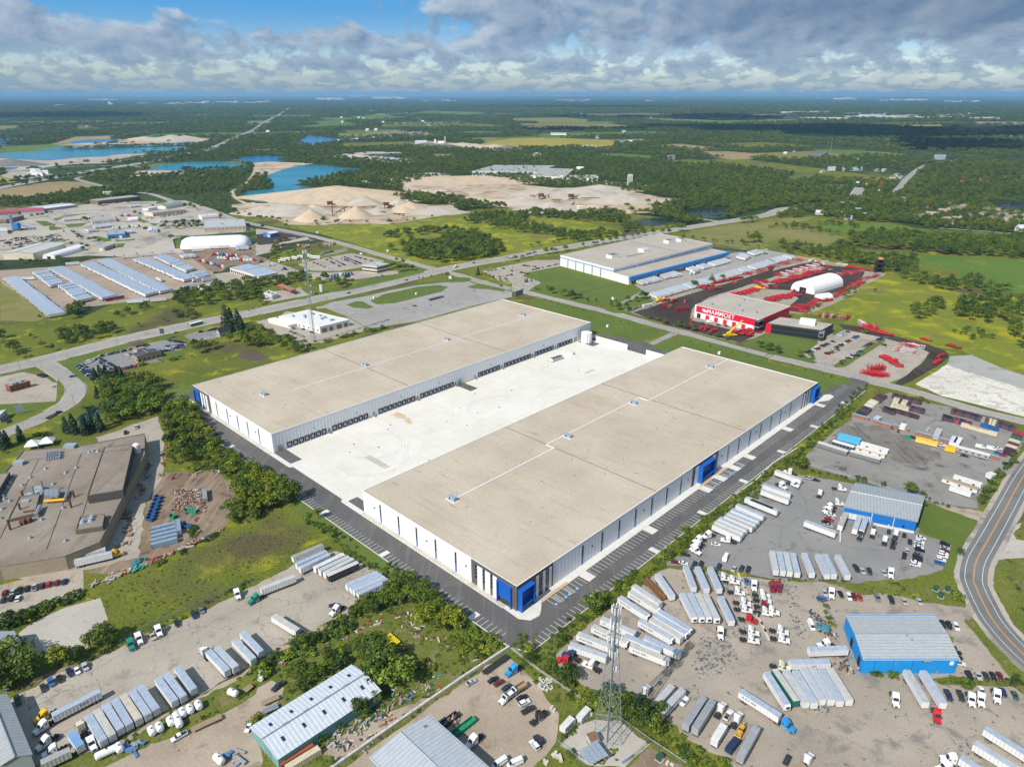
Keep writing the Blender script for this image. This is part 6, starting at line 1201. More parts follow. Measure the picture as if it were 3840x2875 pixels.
trow('B1','in the block against the meadow fence','trailers by the meadow fence',[(565,1398,322,1500,dict(text='S',roof=(.34,.32,.28),col=(.8,.8,.8))),(605,1452,350,1562),(622,1480,385,1592),(752,1478,510,1592,dict(roof=(.66,.65,.6))),(800,1498,548,1618),(838,1515,590,1640),(880,1545,612,1662,dict(col=(.05,.05,.05),roof=(.6,.59,.56),nm='black sided trailer'))])
GR='trailers in the gravel truck yard'
W_,BK=dict(text='BLACK DEER'),dict(text='BLACK DEER',reefer=True)
trow('C2','slanting in the gravel yard near the hedge',GR,[(500,595,812,700,dict(text='S')),(572,505,868,620,W_),(700,440,985,572,BK),(772,372,1062,500,dict(text='J.D')),(930,190,1168,345,BK),(1015,138,1262,290,BK),(1055,92,1275,238)])
trow('C2','slanting in the second rank of the gravel yard',GR,[(1028,605,1340,728,BK),(975,520,1285,645,W_),(1145,535,1450,672),(1105,388,1378,545,BK),(1202,378,1460,540),(1228,342,1500,500,dict(reefer=True)),(1270,308,1535,468,dict(reefer=True))])
trow('C2','upright in the rank of four and one by the tractors',GR,[(1470,160,1575,365,dict(reefer=True)),(1538,160,1638,365,dict(reefer=True)),(1605,160,1700,365,dict(reefer=True)),(1670,170,1768,370,dict(reefer=True)),(1800,190,1895,390)])
trow('C2','upright in the upper rank below the asphalt lot',GR,[(1500,-75,1568,100),(1600,-70,1682,115),(1708,-70,1792,118),(1255,-10,1385,175)])
trow('C2','backed against the trees below the lattice mast',GR,[(1195,1165,1378,958,dict(roof=(.46,.46,.46))),(1275,1195,1475,985,dict(roof=(.46,.46,.46),text='BLACK DEER')),(1500,1290,1655,1052,dict(roof=(.3,.31,.33),col=(.4,.41,.42),nm='grey trailer')),(1580,1322,1732,1082,dict(roof=(.3,.31,.33),col=(.4,.41,.42),nm='grey trailer')),(1735,1440,1840,1272,dict(roof=(.7,.69,.66),L_=9)),(1965,1575,2118,1300,dict(roof=(.33,.34,.36),col=(.35,.36,.37),nm='grey trailer'))])
trow('C2','hitched to the sky blue tractor',None,[(1985,1005,2300,1205,dict(text='BLACK DEER',nm='white lettered trailer'))])
trow('C3','in the rank in front of the bright blue workshop','trailers in front of the blue workshop',[(-5,850,160,1105,dict(reefer=True)),(62,820,240,1078,dict(col=(.01,.14,.11),nm='dark green sided trailer')),(160,828,330,1092),(240,832,402,1095),(310,805,470,1068),(385,805,548,1072),(462,812,628,1085),(538,808,705,1072)])
trow('C3','standing nose out before the blue workshop front',None,[(1198,820,1365,1098,dict(roof=(.44,.46,.47)))]); trow('C3','coupled to the red tractor',None,[(1342,830,1512,1100)])
trow('C3','backed into the blue workshop',None,[(690,628,350,640,dict(nm='white trailer with red emblem'))]); trow('C3','lying across above the trailer rank',None,[(530,745,190,752,dict(text='egle'))])
trow('C3','cut by the picture corner beside the gravel','three trailers at the corner',[(1925,1350,2260,1560),(1835,1478,2180,1690),(1720,1605,2060,1830)])
GA='trailers on the asphalt truck lot'
trow('B2','in the fan beside the parking hedge',GA,[(2010,985,2260,1085),(1935,1045,2180,1150),(1890,1088,2140,1192),(1858,1118,2115,1222),(1828,1140,2090,1250,dict(roof=(.48,.44,.38))),(1780,1160,2040,1272),(1758,1190,2000,1295),(1728,1215,1990,1330)])
trow('B3','at the hedge end of the asphalt lot',GA,[(62,752,295,838),(-60,868,222,962),(-30,930,162,1000),(-120,1020,55,1090)])
trow('B3','alone on the asphalt lot',None,[(318,1190,590,1292,dict(nm='white trailer with red nose'))]); trow('B3','backed into the blue terminal bays','trailers docked at the blue terminal',[(680,1105,620,1240,dict(roof=(.45,.42,.38))),(795,1135,748,1272),(852,1145,808,1270)])
trow('B3','in the rank along the lower edge of the asphalt lot',GA,[(72,1625,35,1442),(132,1630,95,1448),(192,1635,152,1455),(258,1645,210,1460),(385,1645,310,1462),(520,1660,428,1468),(575,1655,490,1472),(692,1660,600,1482)])
trow('B0','docked at the foundry corner','trailers at the foundry',[(635,1500,860,1440),(650,1532,955,1462)]); kt('B0','',None,[(985,1468,60,-14,'yellow','yellow tractor with a trailer docked at the foundry')])
# striped warehouse: docked groups and the long fence row
def tspan(t,where,group,a0,b0,a1,b1,n=None,skip=0.,z=4.1,step=3.15,**k):
 A0_,B0_,A1_,B1_=(g(t if len(q_) == 2 else q_[2],q_[0],q_[1],z) for q_ in (a0,b0,a1,b1)); n=n or max(2,int((((A1_+B1_)-(A0_+B0_))/2).length/step)); j=0
 for i in rg(n):
  if random.random() < skip:continue
  s=i/max(1,n-1); a,b=A0_.lerp(A1_,s),B0_.lerp(B1_,s); d=(b-a).normalized()*ru(-.7,.7)
  c=random.random(); add_trailer((a+b)/2+d,hd(a,b),f'white trailer {where}, {nth(j)} along',group,col=(.74,.74,.73) if c < .9 else (.62,.58,.48),detail=False,**k); j += 1
tspan('A2','docked under the blue fascia, first bay group','trailers docked at the striped warehouse',(1050,762),(1150,800),(1200,728),(1310,762),10); tspan('A2','docked under the blue fascia, second bay group','trailers docked at the striped warehouse',(1262,710),(1340,748),(1380,688),(1468,716),8)
tspan('A2','docked under the blue fascia, third bay group','trailers docked at the striped warehouse',(1490,658),(1580,688),(1530,642),(1625,668),4); tspan('A2','docked under the blue fascia, fourth bay group','trailers docked at the striped warehouse',(1580,636),(1665,662),(1640,620),(1715,648),5); tspan('A2','docked under the blue fascia, far bay group','trailers docked at the striped warehouse',(1680,610),(1770,640),(1820,575),(1890,600),10)
tspan('A2','in the long row facing the striped warehouse','long row of trailers facing the warehouse',(1180,880),(1265,915),(2208,590),(2290,618),None,.06,step=3.6); tspan('A3','in the long row facing the striped warehouse, upper end','long row of trailers facing the warehouse',(0,590),(60,612),(150,552),(235,568),None,.05,step=3.6)
tspan('A2','parked beyond the blue fascia','trailers parked beyond the striped warehouse',(1925,560),(2030,585),(1960,538),(2070,560),6); tspan('A2','parked at the far corner of the warehouse yard','trailers parked beyond the striped warehouse',(2025,520),(2110,548),(2090,502),(2170,530),7)
p,rz,ln=ends('A2',1640,672,1550,705); add_trailer(p,rz,'white trailer crossing the yard before the striped warehouse',None,detail=False)
# the great trailer yard
GY='rows of white trailers in the trailer yard'
for lab,a0,b0,a1,b1,sk in (('in the outermost row of the trailer yard',(20,752),(165,740),(420,1066),(548,1045),0),('in the broken second row',(278,702),(415,680),(430,812),(548,790),.1),('in the lower half of the broken second row',(495,815),(640,790),(670,945),(800,915),.25),('in the third row',(415,668),(548,648),(870,922),(1003,895),0),('in the fourth row',(688,632),(815,612),(1240,895),(1350,866),0),('in the fifth row',(825,598),(960,585),(1370,868),(1480,842),0),('in the sixth row',(1140,590),(1265,572),(1575,768),(1690,742),0),('in the seventh row',(1310,562),(1440,545),(1590,688),(1680,662),.05),('in the short end row by the repair shop',(1640,705),(1760,690),(1690,745),(1800,722),.1)):
 tspan('A0',lab,GY,a0,b0,a1,b1,None,sk,step=2.95)
for x1,y1,x2,y2,w_ in ((175,745,300,742,'standing alone between the first rows'),(565,622,680,612,'by the bushes above the trailer yard'),(1060,562,1165,552,'along the upper edge of the yard, first'),(1218,546,1322,536,'along the upper edge of the yard, second'),(1390,530,1492,520,'along the upper edge of the yard, third'),(1655,510,1758,500,'along the upper edge of the yard, fourth'),(1105,945,1222,938,'by the lower hedge, first'),(1150,935,1275,925,'by the lower hedge, second'),(1295,935,1430,922,'by the lower hedge, third'),(1490,735,1560,755,'at the foot of the sixth row'),(1655,765,1768,742,'crosswise below the sixth row'),(1745,760,1855,742,'cream and alone by the repair shop'),(1345,742,1400,765,'sticking out of the fifth row'),(1570,845,1705,815,'in the stack left of the repair shop, front'),(1570,825,1700,802,'in the stack left of the repair shop, rear'),(1830,480,1890,478,'behind the white dome, first'),(1890,480,1975,474,'behind the white dome, second')):
 p,rz,ln=ends('A0',x1,y1,x2,y2); add_trailer(p,rz,f'white trailer {w_}','loose trailers around the trailer yard',detail=False)
for i,(x,y) in en(((985,915),(1010,912))):
 p,rz,ln=ends('A0',x-65,y+8,x+45,y-10); add_trailer(p,rz,f'dark red trailer at the end of the third row, {nth(i)} from the tail','red trailers',col=(.26,.03,.03),roof=(.3,.05,.05),detail=False)
# industrial park trailers
for lab,a0,b0,a1,b1,n in (('before the white workshop',(800,295),(830,318),(935,280),(968,302),8),('in the fan beside the white workshop',(545,232),(560,252),(665,222),(685,242),6),('in front of the blue fronted workshop',(935,350),(975,368),(1120,335),(1160,352),9),('in the row beside the dark block',(720,325),(790,350),(790,318),(850,342),6),('in the row by the office in the park',(1360,240),(1385,262),(1690,225),(1710,250),18),('on the dark lot before the terminal',(1545,545),(1600,572),(1640,538),(1700,562),6),('in the upper corner of the park',(1110,118),(1135,138),(1185,112),(1210,128),5),('behind the dome beside the tan block',(2035,468),(2045,500),(2130,462),(2140,495),8)):
 tspan('A0',lab,'trailers in the industrial park',a0,b0,a1,b1,n)
# ================= tractors
GT='truck tractors'
kt('C0','by the fence of the concrete yard','tractors by the meadow fence',[(1120,580,35,80,Qn),(1190,530,32,75,Qw),(1360,465,32,75,Qw),(2040,150,32,75,Qw)])
kt('C0','in the concrete yard','tractors at the grey shed',[(392,1195,-80,42,'yellow','yellow tractor hitched to the long lettered trailer'),(385,1285,-80,55,Qw,'white tractor parked below the yellow tractor'),(405,1420,-80,60,Qw,'white tractor in the shade beside the grey shed'),(470,1500,-80,35,Qw,'white tractor half hidden behind the dirty trailer'),(780,1430,35,75,Qw,'white tractor beside the first trailer of the rank'),(700,1310,-30,-60,Qc,'old cream tractor behind the short blue roofed trailer'),(1765,660,-45,-55,Qw,'white cab at the nose of a trailer in the rank')])
kt('C1','',None,[(700,290,-75,55,Qw,'white tractor standing at the edge of the concrete yard beside weeds'),(5,190,-75,40,Qn,'green tractor coupled to a white trailer')])
kt('C2','in the gravel yard','tractors in the gravel yard',[(470,735,-80,-30,Qr,'red tractor beside the dark blue tractor at the hedge'),(515,690,-80,-30,'navy','dark blue tractor beside the red one at the hedge'),(690,775,-80,-35,Qw,'white tractor with bare chassis behind the lattice mast'),(1150,1000,40,-70,Qw,'white tractor beside the shadow of the lattice mast'),(1795,480,12,80,Qw,'white tractor in front of the upright rank of trailers'),(2085,75,12,75,Qw,'white tractor at the upper end of the concrete blocks'),(1800,1150,45,-70,Qw,'white tractor between grey trailer and pickup by the trees'),(1940,1235,45,-70,Qw,'white tractor beside the yellow backhoe')])
kt('C2','in the column left of the block line','tractors along the block line',[(1890,40,70,12,Qw),(1935,135,70,12,Qw),(1985,228,70,14,Qw),(1995,285,70,14,Qw),(2035,370,70,14,Qr),(2050,478,70,14,Qw),(2050,545,70,14,Qw),(1815,15,70,12,Qw)])
kt('C2','in the column right of the block line','tractors along the block line',[(2150,160,70,12,Qw),(2160,205,70,12,Qw),(2165,258,70,12,Qm),(2170,310,70,12,Qw)])
kt('C3','in the gravel yard','tractors by the blue workshop',[(145,1275,70,45,'sky blue','sky blue tractor pulling a white lettered trailer'),(1095,1050,18,75,Qw,'white tractor alone on the gravel below the blue workshop'),(1455,1190,18,75,Qr,'red tractor in front of the nose out trailer'),(1750,1050,18,75,Qw,'white tractor next to the two dark pickups'),(1830,1050,18,75,Qw,'white tractor with white car behind it'),(1970,1020,18,75,Qw,'white tractor farthest along the fence row'),(1600,1585,-75,-15,Qw,'white tractor pulling a trailer at the corner of the gravel'),(1550,1650,-75,10,Qw,'white tractor cut by the lower picture edge'),(340,1590,45,-65,Qw,'white tractor with wooden flatbed at the lower edge'),(105,780,70,18,Qc,'cream tractor behind the rank of trailers'),(95,470,70,16,Qw,'white tractor upper one of the pair beside the scrap heap'),(105,540,70,16,Qw,'white tractor lower one of the pair beside the scrap heap'),(20,300,70,16,Qw,'white tractor beyond the maroon one by the block line'),(545,140,12,75,Qw,'white tractor in the row of cars by the weeds'),(38,85,12,75,Qm,'maroon tractor below the asphalt lot'),(88,85,10,75,Qm,'maroon and black tractor second from the brown trailer'),(510,590,-75,5,Qw,'white tractor behind the trailer with red emblem')])
kt('B2','beside the parking hedge','tractors beside the parking hedge',[(1700,1305,-75,20,Qw),(1620,1345,-75,20,Qw),(1605,1385,-75,20,Qw),(1575,1430,70,45,Qw),(1870,1348,-75,-12,Qw),(1590,1410,-75,30,Qw)])
kt('B3','on the asphalt lot','tractors on the asphalt lot',[(195,765,-70,-15,Qw,'white tractor behind the trailer next to the big bush'),(115,875,70,40,Qw,'white tractor facing the hedge corner, first of two'),(215,862,70,30,Qw,'white tractor facing the hedge corner, second of two'),(450,945,30,-65,Qw,'white tractor alone in the upper part of the asphalt lot'),(615,900,75,12,Qw,'white tractor at the upper corner of the blue terminal'),(590,1025,75,10,Qw,'white tractor along the terminal wall, upper'),(540,1062,-75,15,Qw,'white tractor along the terminal wall, middle'),(530,1092,-75,15,Qw,'white tractor along the terminal wall, lower'),(795,1310,-18,75,Qb,'black tractor coupled to a docked trailer'),(905,1285,8,-70,Qw,'white tractor before the terminal door'),(1105,1290,8,-70,Qw,'white tractor before the blue wall'),(1010,1345,8,-70,Qw,'white tractor beside the black one before the blue wall'),(1082,1375,8,-70,Qb,'black bodied tractor before the blue wall'),(1058,1625,10,75,Qw,'white tractor near the lower corner of the asphalt lot')])
for (lab,grp,a,b,n,d,cols,tl) in (('in the first row on the dirt lot','tractors on the dirt lot',(1840,545),(2040,555),6,(50,-12),(Qr,Qw,'blue',Qw),'A0'),('in the second row on the dirt lot','tractors on the dirt lot',(1880,575),(2190,600),12,(50,14),(Qw,Qw,Qw,Qr),'A0'),('in the third row on the dirt lot','tractors on the dirt lot',(1720,600),(1920,650),7,(50,16),(Qr,Qw,Qm,Qw,'blue'),'A0'),('in the rank by the dark lot','tractors in ranks behind the mast',(200,600),(285,585),6,(-8,30),(Qw,),'A1'),('in the second rank by the dark lot','tractors in ranks behind the mast',(315,580),(395,568),6,(-8,30),(Qw,),'A1'),('in the third rank by the dark lot','tractors in ranks behind the mast',(450,560),(545,575),7,(-8,30),(Qw,),'A1'),('before the two storey office','tractors before the office',(655,735),(825,708),8,(-6,30),('blue',Qb,'blue',Qw,Qn),'A1'),('in the truck lot of the park','tractors in the industrial park',(975,322),(1200,305),9,(-10,24),(Qw,Qw,Qb),'A0'),('by the white tunnel tent of the park','tractors in the industrial park',(1050,212),(1110,208),3,(30,4),(Qr,Qw),'A0'),('near the terminal pad','tractors near the terminal',(40,605),(340,706),4,(40,-5),(Qd,Qw),'A1')):
 kt(tl,lab,grp,[(a[0]+(b[0]-a[0])*i/(n-1),a[1]+(b[1]-a[1])*i/(n-1)+ru(-5,5),*d,cols[i%len(cols)]) for i in rg(n)],False)
kt('A2','in the warehouse yard',None,[(1548,708,-40,14,Qw,'white tractor pulling a trailer before the striped warehouse'),(1438,728,20,20,'yellow','yellow yard tractor between docked trailers'),(870,932,40,-10,Qw,'white tractor leaving the warehouse yard')],False)
kt('A1','on the main road',None,[(1725,650,-30,8,Qc,'truck waiting at the crossroads lights')],False)
# ================= cars
crow('C0','in the foundry car park, upper row','cars in the foundry car park',(16,-45),[(45,155,Qm,Qu),(110,143,Qs),(165,135,Qb,Qk),(235,118,Qb,Qu),(300,105,Qs,Qk),(365,93,Qd,Qu),(418,80,Qr,Qu),(490,67,Qm,Qa),(555,57,'navy',Qa)])
crow('C0','in the foundry car park, lower row','cars in the foundry car park',(16,-45),[(28,215,Qd),(100,200,Qb),(152,203,Qw),(190,325,Qb,Qu),(105,348,Qr)])
crow('C0','along the tree edge of the concrete yard','cars along the yard fence',(25,60),[(150,1080,Qb,Qk),(372,972,Qd,Qa),(440,928,'blue',Qu),(515,895,Qb,Qa),(603,843,'navy',Qu),(665,825,Qw,Qa),(735,795,Qs,Qu)])
crow('C0','by the meadow fence of the concrete yard','cars along the yard fence',(28,58),[(1318,528,'beige',Qk),(1523,415,Qb,Qa),(1672,343,'navy',Qk),(1740,305,Qg,Qa)])
crow('C0','towing the wooden flatbed',None,(-70,38),[(1545,1395,Qw,Qk)]); crow('C0','cut by the picture edge at the concrete yard',None,(20,60),[(15,1132,Qr,Qa)])
crow('C1','beside the overgrown green shed',None,(-55,42),[(190,962,Qd,Qk)]); crow('C1','behind the white tractor',None,(-50,0),[(672,262,'navy',Qa)]); crow('C1','by the weeds at the shed corner',None,(-30,50),[(-60,1310,Qw,Qa)])
crow('C1','parked slanting along the white barrier wall','cars by the white barrier wall',(60,-38),[(1855,925,Qs,Qa),(2045,903,Qb,Qa),(2095,930,Qm,Qa),(2165,970,Qd,Qa)])
crow('C2','on the dump truck lot','cars on the dump truck lot',(60,-30),[(85,1058,Qb,Qa),(108,1103,Qw,Qu),(140,1165,Qd,Qk)]); crow('C2','in the pair at the oil stains','pair of cars by the oil stains',(-45,-50),[(228,1423,Qd,Qu),(195,1468,Qw,Qu)])
crow('C2','in the gravel yard',None,(-50,55),[(1488,1095,Qw,Qu)]); crow('C2','between two tractors by the trees',None,(40,-60),[(1868,1208,Qw,Qk)]); crow('C2','near the upper block line',None,(10,60),[(2022,55,'blue',Qa)])
crow('C3','in the row along the weedy strip','cars along the weedy strip',(22,50),[(487,155,Qs,Qa),(627,167,Qb,Qa),(697,190,Qw,Qu),(742,190,Qm,Qu),(793,195,Qr,Qa),(945,200,Qg,Qu),(1062,215,Qb,Qk),(1175,230,'beige',Qa),(1305,230,Qs,Qa)]); crow('C3','by the fence corner',None,(40,0),[(465,208,'blue',Qu)])
crow('C3','above the blue workshop corner','cars beside the blue workshop',(25,50),[(1432,420,Qs,Qu),(1505,430,Qb,Qu),(1560,437,Qb,Qu),(1620,447,Qw,Qu)]); crow('C3','along the side of the blue workshop','cars beside the blue workshop',(55,12),[(1575,620,Qb,Qa),(1612,665,Qb,Qu),(1625,705,Qb,Qa),(1648,760,Qw,Qa)])
crow('C3','in the row before the road verge','cars before the road verge',(28,50),[(1735,870,Qb,Qu),(1812,868,Qs,Qa),(1880,873,Qd,Qa),(1942,873,Qb,Qa),(2000,873,Qm,Qa)]); crow('C3','among the tractors along the fence row','pickups and cars among tractors',(25,55),[(1555,1040,'navy',Qk),(1660,1045,Qd,Qk),(1842,1000,Qw,Qa),(2028,1012,'navy',Qa),(2130,1040,Qn,Qa)]); crow('C3','on the gravel at the lower edge',None,(35,-60),[(165,1595,Qd,Qu)]); crow('C3','by the scrap heap',None,(28,60),[(372,440,Qw,'van')])
crow('B2','by the hedge of the asphalt lot','cars at the hedge end',(60,10),[(1495,1480,Qb,Qa),(1412,1545,Qm,Qa),(1478,1553,Qw,Qa),(1758,1392,Qw,Qa)]); crow('B2','between the trailer noses','cars between trailer noses',(-22,50),[(1570,1570,'navy',Qu),(1628,1568,Qb,Qu),(1782,1588,'navy',Qu),(1912,1605,Qs,Qa),(1978,1605,Qd,Qu),(2035,1612,Qb,Qu),(1840,1515,Qw,'van')])
crow('B3','by the terminal wall','cars by the terminal wall',(60,14),[(545,1137,Qw,Qa),(530,1158,Qs,Qa),(525,1180,Qr,Qu),(500,1200,Qb,Qa),(520,1230,Qs,Qa)]); crow('B3','before the blue terminal','cars before the blue terminal',(5,-45),[(912,1245,Qg,Qa),(1042,1282,Qd,Qa),(1175,1313,Qb,Qa),(1223,1370,Qb,Qu),(1198,1443,Qs,Qu),(1175,1490,Qb,Qk)])
crow('B3','in the side lot, column by the wall','cars in the side lot',(60,16),[(1320,1335,Qw,Qa),(1305,1370,Qw,Qu),(1305,1392,Qs,Qa),(1300,1415,Qw,Qa),(1308,1442,Qb,Qu),(1295,1475,Qg,Qa),(1290,1500,Qd,Qu),(1290,1522,Qb,Qa),(1275,1547,Qw,Qa),(1268,1568,Qw,Qu)]); crow('B3','in the side lot, column by the lawn','cars in the side lot',(60,16),[(1525,1390,Qb,Qu),(1525,1424,Qs,Qa),(1525,1447,Qm,Qa),(1510,1470,Qw,Qu),(1505,1492,Qw,Qu),(1488,1525,Qw,Qu),(1480,1555,'blue',Qu)]); crow('B3','by the lower trailer rank','cars by the lower trailer rank',(28,55),[(760,1600,Qb,Qk),(815,1622,Qs,Qa),(875,1628,Qd,Qu),(1000,1640,Qs,Qa)])
crow('B3','in the container yard',None,(30,-28),[(1380,400,Qw,Qa)]); crow('B3','along the brick stack wall','vehicles along the brick stack',(30,6),[(1252,475,Qd,Qu),(1695,628,Qb,Qa),(1490,535,Qw,Qk),(1985,565,Qw,Qa),(1985,605,'blue',Qa),(2028,625,Qr,Qa),(1830,555,Qw,'van'),(1925,570,Qw,'van'),(355,825,Qs,Qk),(412,838,Qb,Qa)])
crow('B0','by the foundry yard gate','vehicles at the foundry yard',(0,-40),[(1175,380,Qw,Qk),(1082,428,Qb,Qk),(70,330,'navy',Qk),(455,30,Qw,Qa)]); crow('B0','on the curved road',None,(45,-22),[(500,258,Qb,Qk)])
cline('A0','in the lot beside the crossroads restaurant','cars at the restaurant',(340,1585),(385,1600),4,(30,-8)); crow('A0','turning on the side road',None,(30,-4),[(625,1600,Qb,Qa)])
for lab,a,b,n,d in (('in the used car lot, curb row',(690,1505),(850,1440),13,(28,12)),('in the used car lot, road row',(860,1425),(1130,1365),14,(20,-14)),('in the used car lot, lower curb',(680,1515),(800,1620),13,(26,-10)),('in the used car lot, second lower row',(715,1515),(830,1600),11,(26,-10)),('in the used car lot, middle row',(850,1470),(960,1540),10,(28,8)),('in the used car lot, inner row',(880,1455),(1000,1520),10,(28,8)),('in the used car lot, hedge row',(1010,1540),(1200,1505),9,(18,-14)),('in the used car lot, bottom row',(880,1580),(1030,1560),6,(26,8)),('in the east dealer row',(1440,1340),(1600,1330),8,(26,10)),('in the second east dealer row',(1450,1360),(1580,1350),7,(26,10)),('in the third east dealer row',(1460,1290),(1590,1310),9,(26,10)),('by the house beside the main road',(1730,1215),(1900,1185),9,(22,-10)),('by the lawn of the dealer',(1390,1385),(1480,1370),4,(24,8)),('in front of the sales office',(1100,1415),(1150,1405),3,(28,6))):
 cline('A0',lab,'used cars for sale',a,b,n,d,.04)
for lab,a,b,n,d,tl in (('in the office lot, first rank',(600,590),(720,650),10,(26,6),'A1'),('in the office lot, second rank',(640,580),(760,640),10,(26,6),'A1'),('in the office lot, third rank',(730,580),(860,630),11,(26,6),'A1'),('in the office lot, fourth rank',(770,575),(900,625),11,(26,6),'A1'),('in the office lot, right rank',(860,570),(990,605),7,(26,6),'A1'),('in the office lot, edge rank',(500,620),(650,680),6,(26,6),'A1'),('on the strip behind the office lot',(560,545),(660,525),6,(26,4),'A1'),('before the office front',(990,755),(1190,715),5,(26,8),'A1'),('by the ambulance station kerb',(300,1215),(400,1255),4,(-28,-6),'A1'),('by the ambulance station wall',(370,1180),(480,1220),4,(28,8),'A1'),('in the visitors lot beside the crossroads',(2000,690),(2200,660),7,(24,6),'A1'),('in the visitors lot, second rank',(2100,740),(2200,725),4,(24,6),'A1'),
 ('in the warehouse staff lot, first rank',(60,640),(200,655),9,(22,6),'A2'),('in the warehouse staff lot, second rank',(0,690),(130,715),6,(22,6),'A2'),('in the warehouse staff lot, lawn rank',(180,680),(400,632),14,(16,-8),'A2'),('along the crane depot fence',(990,1030),(1120,1000),8,(20,-10),'A2'),('in front of the crane depot',(1640,1140),(1850,1165),4,(24,6),'A2'),
 ('in the office car park, lawn rank',(330,1395),(430,1360),6,(30,6),'A3'),('in the office car park, first rank',(510,1405),(600,1370),6,(30,6),'A3'),('in the office car park, middle rank',(590,1350),(770,1255),14,(30,6),'A3'),('in the office car park, third rank',(690,1440),(800,1385),7,(30,6),'A3'),('in the office car park, island rank',(830,1345),(980,1275),8,(30,6),'A3'),('in the office car park, near rank',(470,1340),(560,1300),5,(30,6),'A3'),('by the office bay window',(620,1250),(690,1215),4,(30,6),'A3'),('by the red steel stack',(650,1465),(1000,1330),4,(30,8),'A3')):
 cline(tl,lab,'cars in '+lab.split(',')[0].replace('in the ','the '),a,b,n,d,.06)
for i,(tl,x,y,dx,dy,col,wh) in en((('A1',520,885,30,-8,Qb,'by the price sign'),('A1',800,880,-30,8,'navy','on the main road past the big lot'),('A1',1300,770,30,-8,Qd,'on the main road past the office'),('A1',1402,750,-30,8,Qs,'first of three before the lights'),('A1',1435,748,-30,8,Qw,'second of three before the lights'),('A1',1505,732,-30,8,Qw,'third of three before the lights'),('A1',1880,622,30,-8,Qb,'just past the crossroads'),('A1',2115,818,30,10,'navy','on the road beside the big lot'),('A1',825,478,30,10,Qs,'on the country road by the meadow'),('A2',160,540,-30,6,Qd,'on the main road by the small trees'),('A2',300,512,30,-6,Qw,'on the main road below the copse'),('A2',450,488,30,-6,Qd,'on the main road behind the striped warehouse'),('A2',735,438,30,-6,Qw,'on the main road, near the warehouse far corner'),('A2',975,398,30,-6,Qd,'on the main road beyond the warehouse'),('A0',1510,1222,-30,8,Qs,'on the main road by the dealer'),('A1',1280,1015,30,5,Qs,'on the park and ride lot, outer'),('A1',1370,993,30,5,Qd,'on the park and ride lot, by the shelter'),('A1',1508,988,30,8,Qs,'on the park and ride lot, first of a pair'),('A1',1538,998,30,8,Qw,'on the park and ride lot, second of a pair'),('A1',822,1055,30,10,Qw,'on the lot near the ambulance station'),('A1',1880,860,30,5,Qs,'at the far end of the park and ride lot'),('A1',255,680,30,5,Qd,'by the terminal pad'),('A1',910,548,30,8,Qw,'van at the office lot corner'),('A2',1700,1132,30,6,Qw,'before a red bay door'))):
 a,b=g(tl,x,y,.7),g(tl,x+dx,y+dy,.7); k='van' if 'van' in wh or 'bay door' in wh else Qa; add_car(a,hd(a,b),col,k,f'{col} {k} {wh.replace("van ", "")}',None)
# traffic on the motorway, too small to tell apart
st=MB()
for side in (-11,-7.5,-4,4,7.5,11):
 P=offset(FW,side)
 for a,b in zip(P[:-1],P[1:]):
  d=b-a
  for k in rg(int(d.length/34)):
   if random.random() < .55:
    q_=a+d*((k+random.random())*34/d.length); r_=math.atan2(d.y,d.x); big=random.random() < .3; o_=len(st.v); m=LODT if big else LODC[Qu]; c,s=math.cos(r_),math.sin(r_)
    st.v += [(q_.x+x*c-y*s,q_.y+x*s+y*c,z+.2) for x,y,z in m.v]; st.f += [[o_+i_ for i_ in f_] for f_ in m.f]; st.m += [st.mi(m.mats[i_]) for i_ in m.m]
o=st.build('motorway_traffic',kind='stuff',color=(.6,.6,.6)); o['label']='dense stream of cars and trucks on the far motorway'
place_trailers(); place_cars()
# ---- other vehicles
def coach(p,rz,label):
 t=thing('coach_bus',label,'bus',V3((p.x,p.y,.25)),rz); part(t,Q8,lambda m:m.box(-6.5,6.5,-1.28,1.28,.4,1.7,sol('bus_green',(.03,.28,.05),.35)).box(-6.5,6.5,-1.28,1.28,2.71,3.4,M_WHITE)); pbx(t,Q3,-6.45,6.52,-1.27,1.27,1.701,2.7,M_GLASS)
 for x in (-4.2,-3,4.2):
  for y in (-1.1,1.1):link(Q9,WH_T,t,(x,y,.5))
a,b=g('A0',1695,1150,1.5),g('A0',1740,1138,1.5); coach(a,hd(a,b),'green and white coach driving along the main road')
def flatbed(name,label,t,x1,y1,x2,y2,deck,rail=None,L_=None,w=1.25,h=1.2):
 p,rz,ln=ends(t,x1,y1,x2,y2,h); ln=L_ or ln; o=thing(name,label,'trailer',V3((p.x,p.y,ZV)),rz)
 if rail:pbx(o,'bed',-ln/2,ln/2,-w,w,h-.25,h,deck); part(o,'side_board',lambda m:[m.box(-ln/2,ln/2,s*w-.06,s*w+.06,h+.002,h+rail,deck) for s in (-1,1)])
 else:
  for i in rg(5):pbx(o,'plank',-ln/2,ln/2,-w+i*2*w/5+.03,-w+(i+1)*2*w/5-.03,h-.15,h,deck)
 pbx(o,'frame',-ln/2,ln/2,-.5,.5,h-.55,h-.26,M_CHASS)
 for x in ((-ln*.38,-ln*.28) if ln > 7 else (-ln*.12,)):
  for y in (-w+.15,w-.15):link(Q9,WH_T if ln > 9 else WH_C,o,(x,y,.5 if ln > 9 else .34))
M_WOOD=sol('weathered_planks',(.36,.26,.17),.85,var=.3,vscale=1.5); M_BRST=sol('brown_steel',(.22,.11,.045),.7,var=.3)
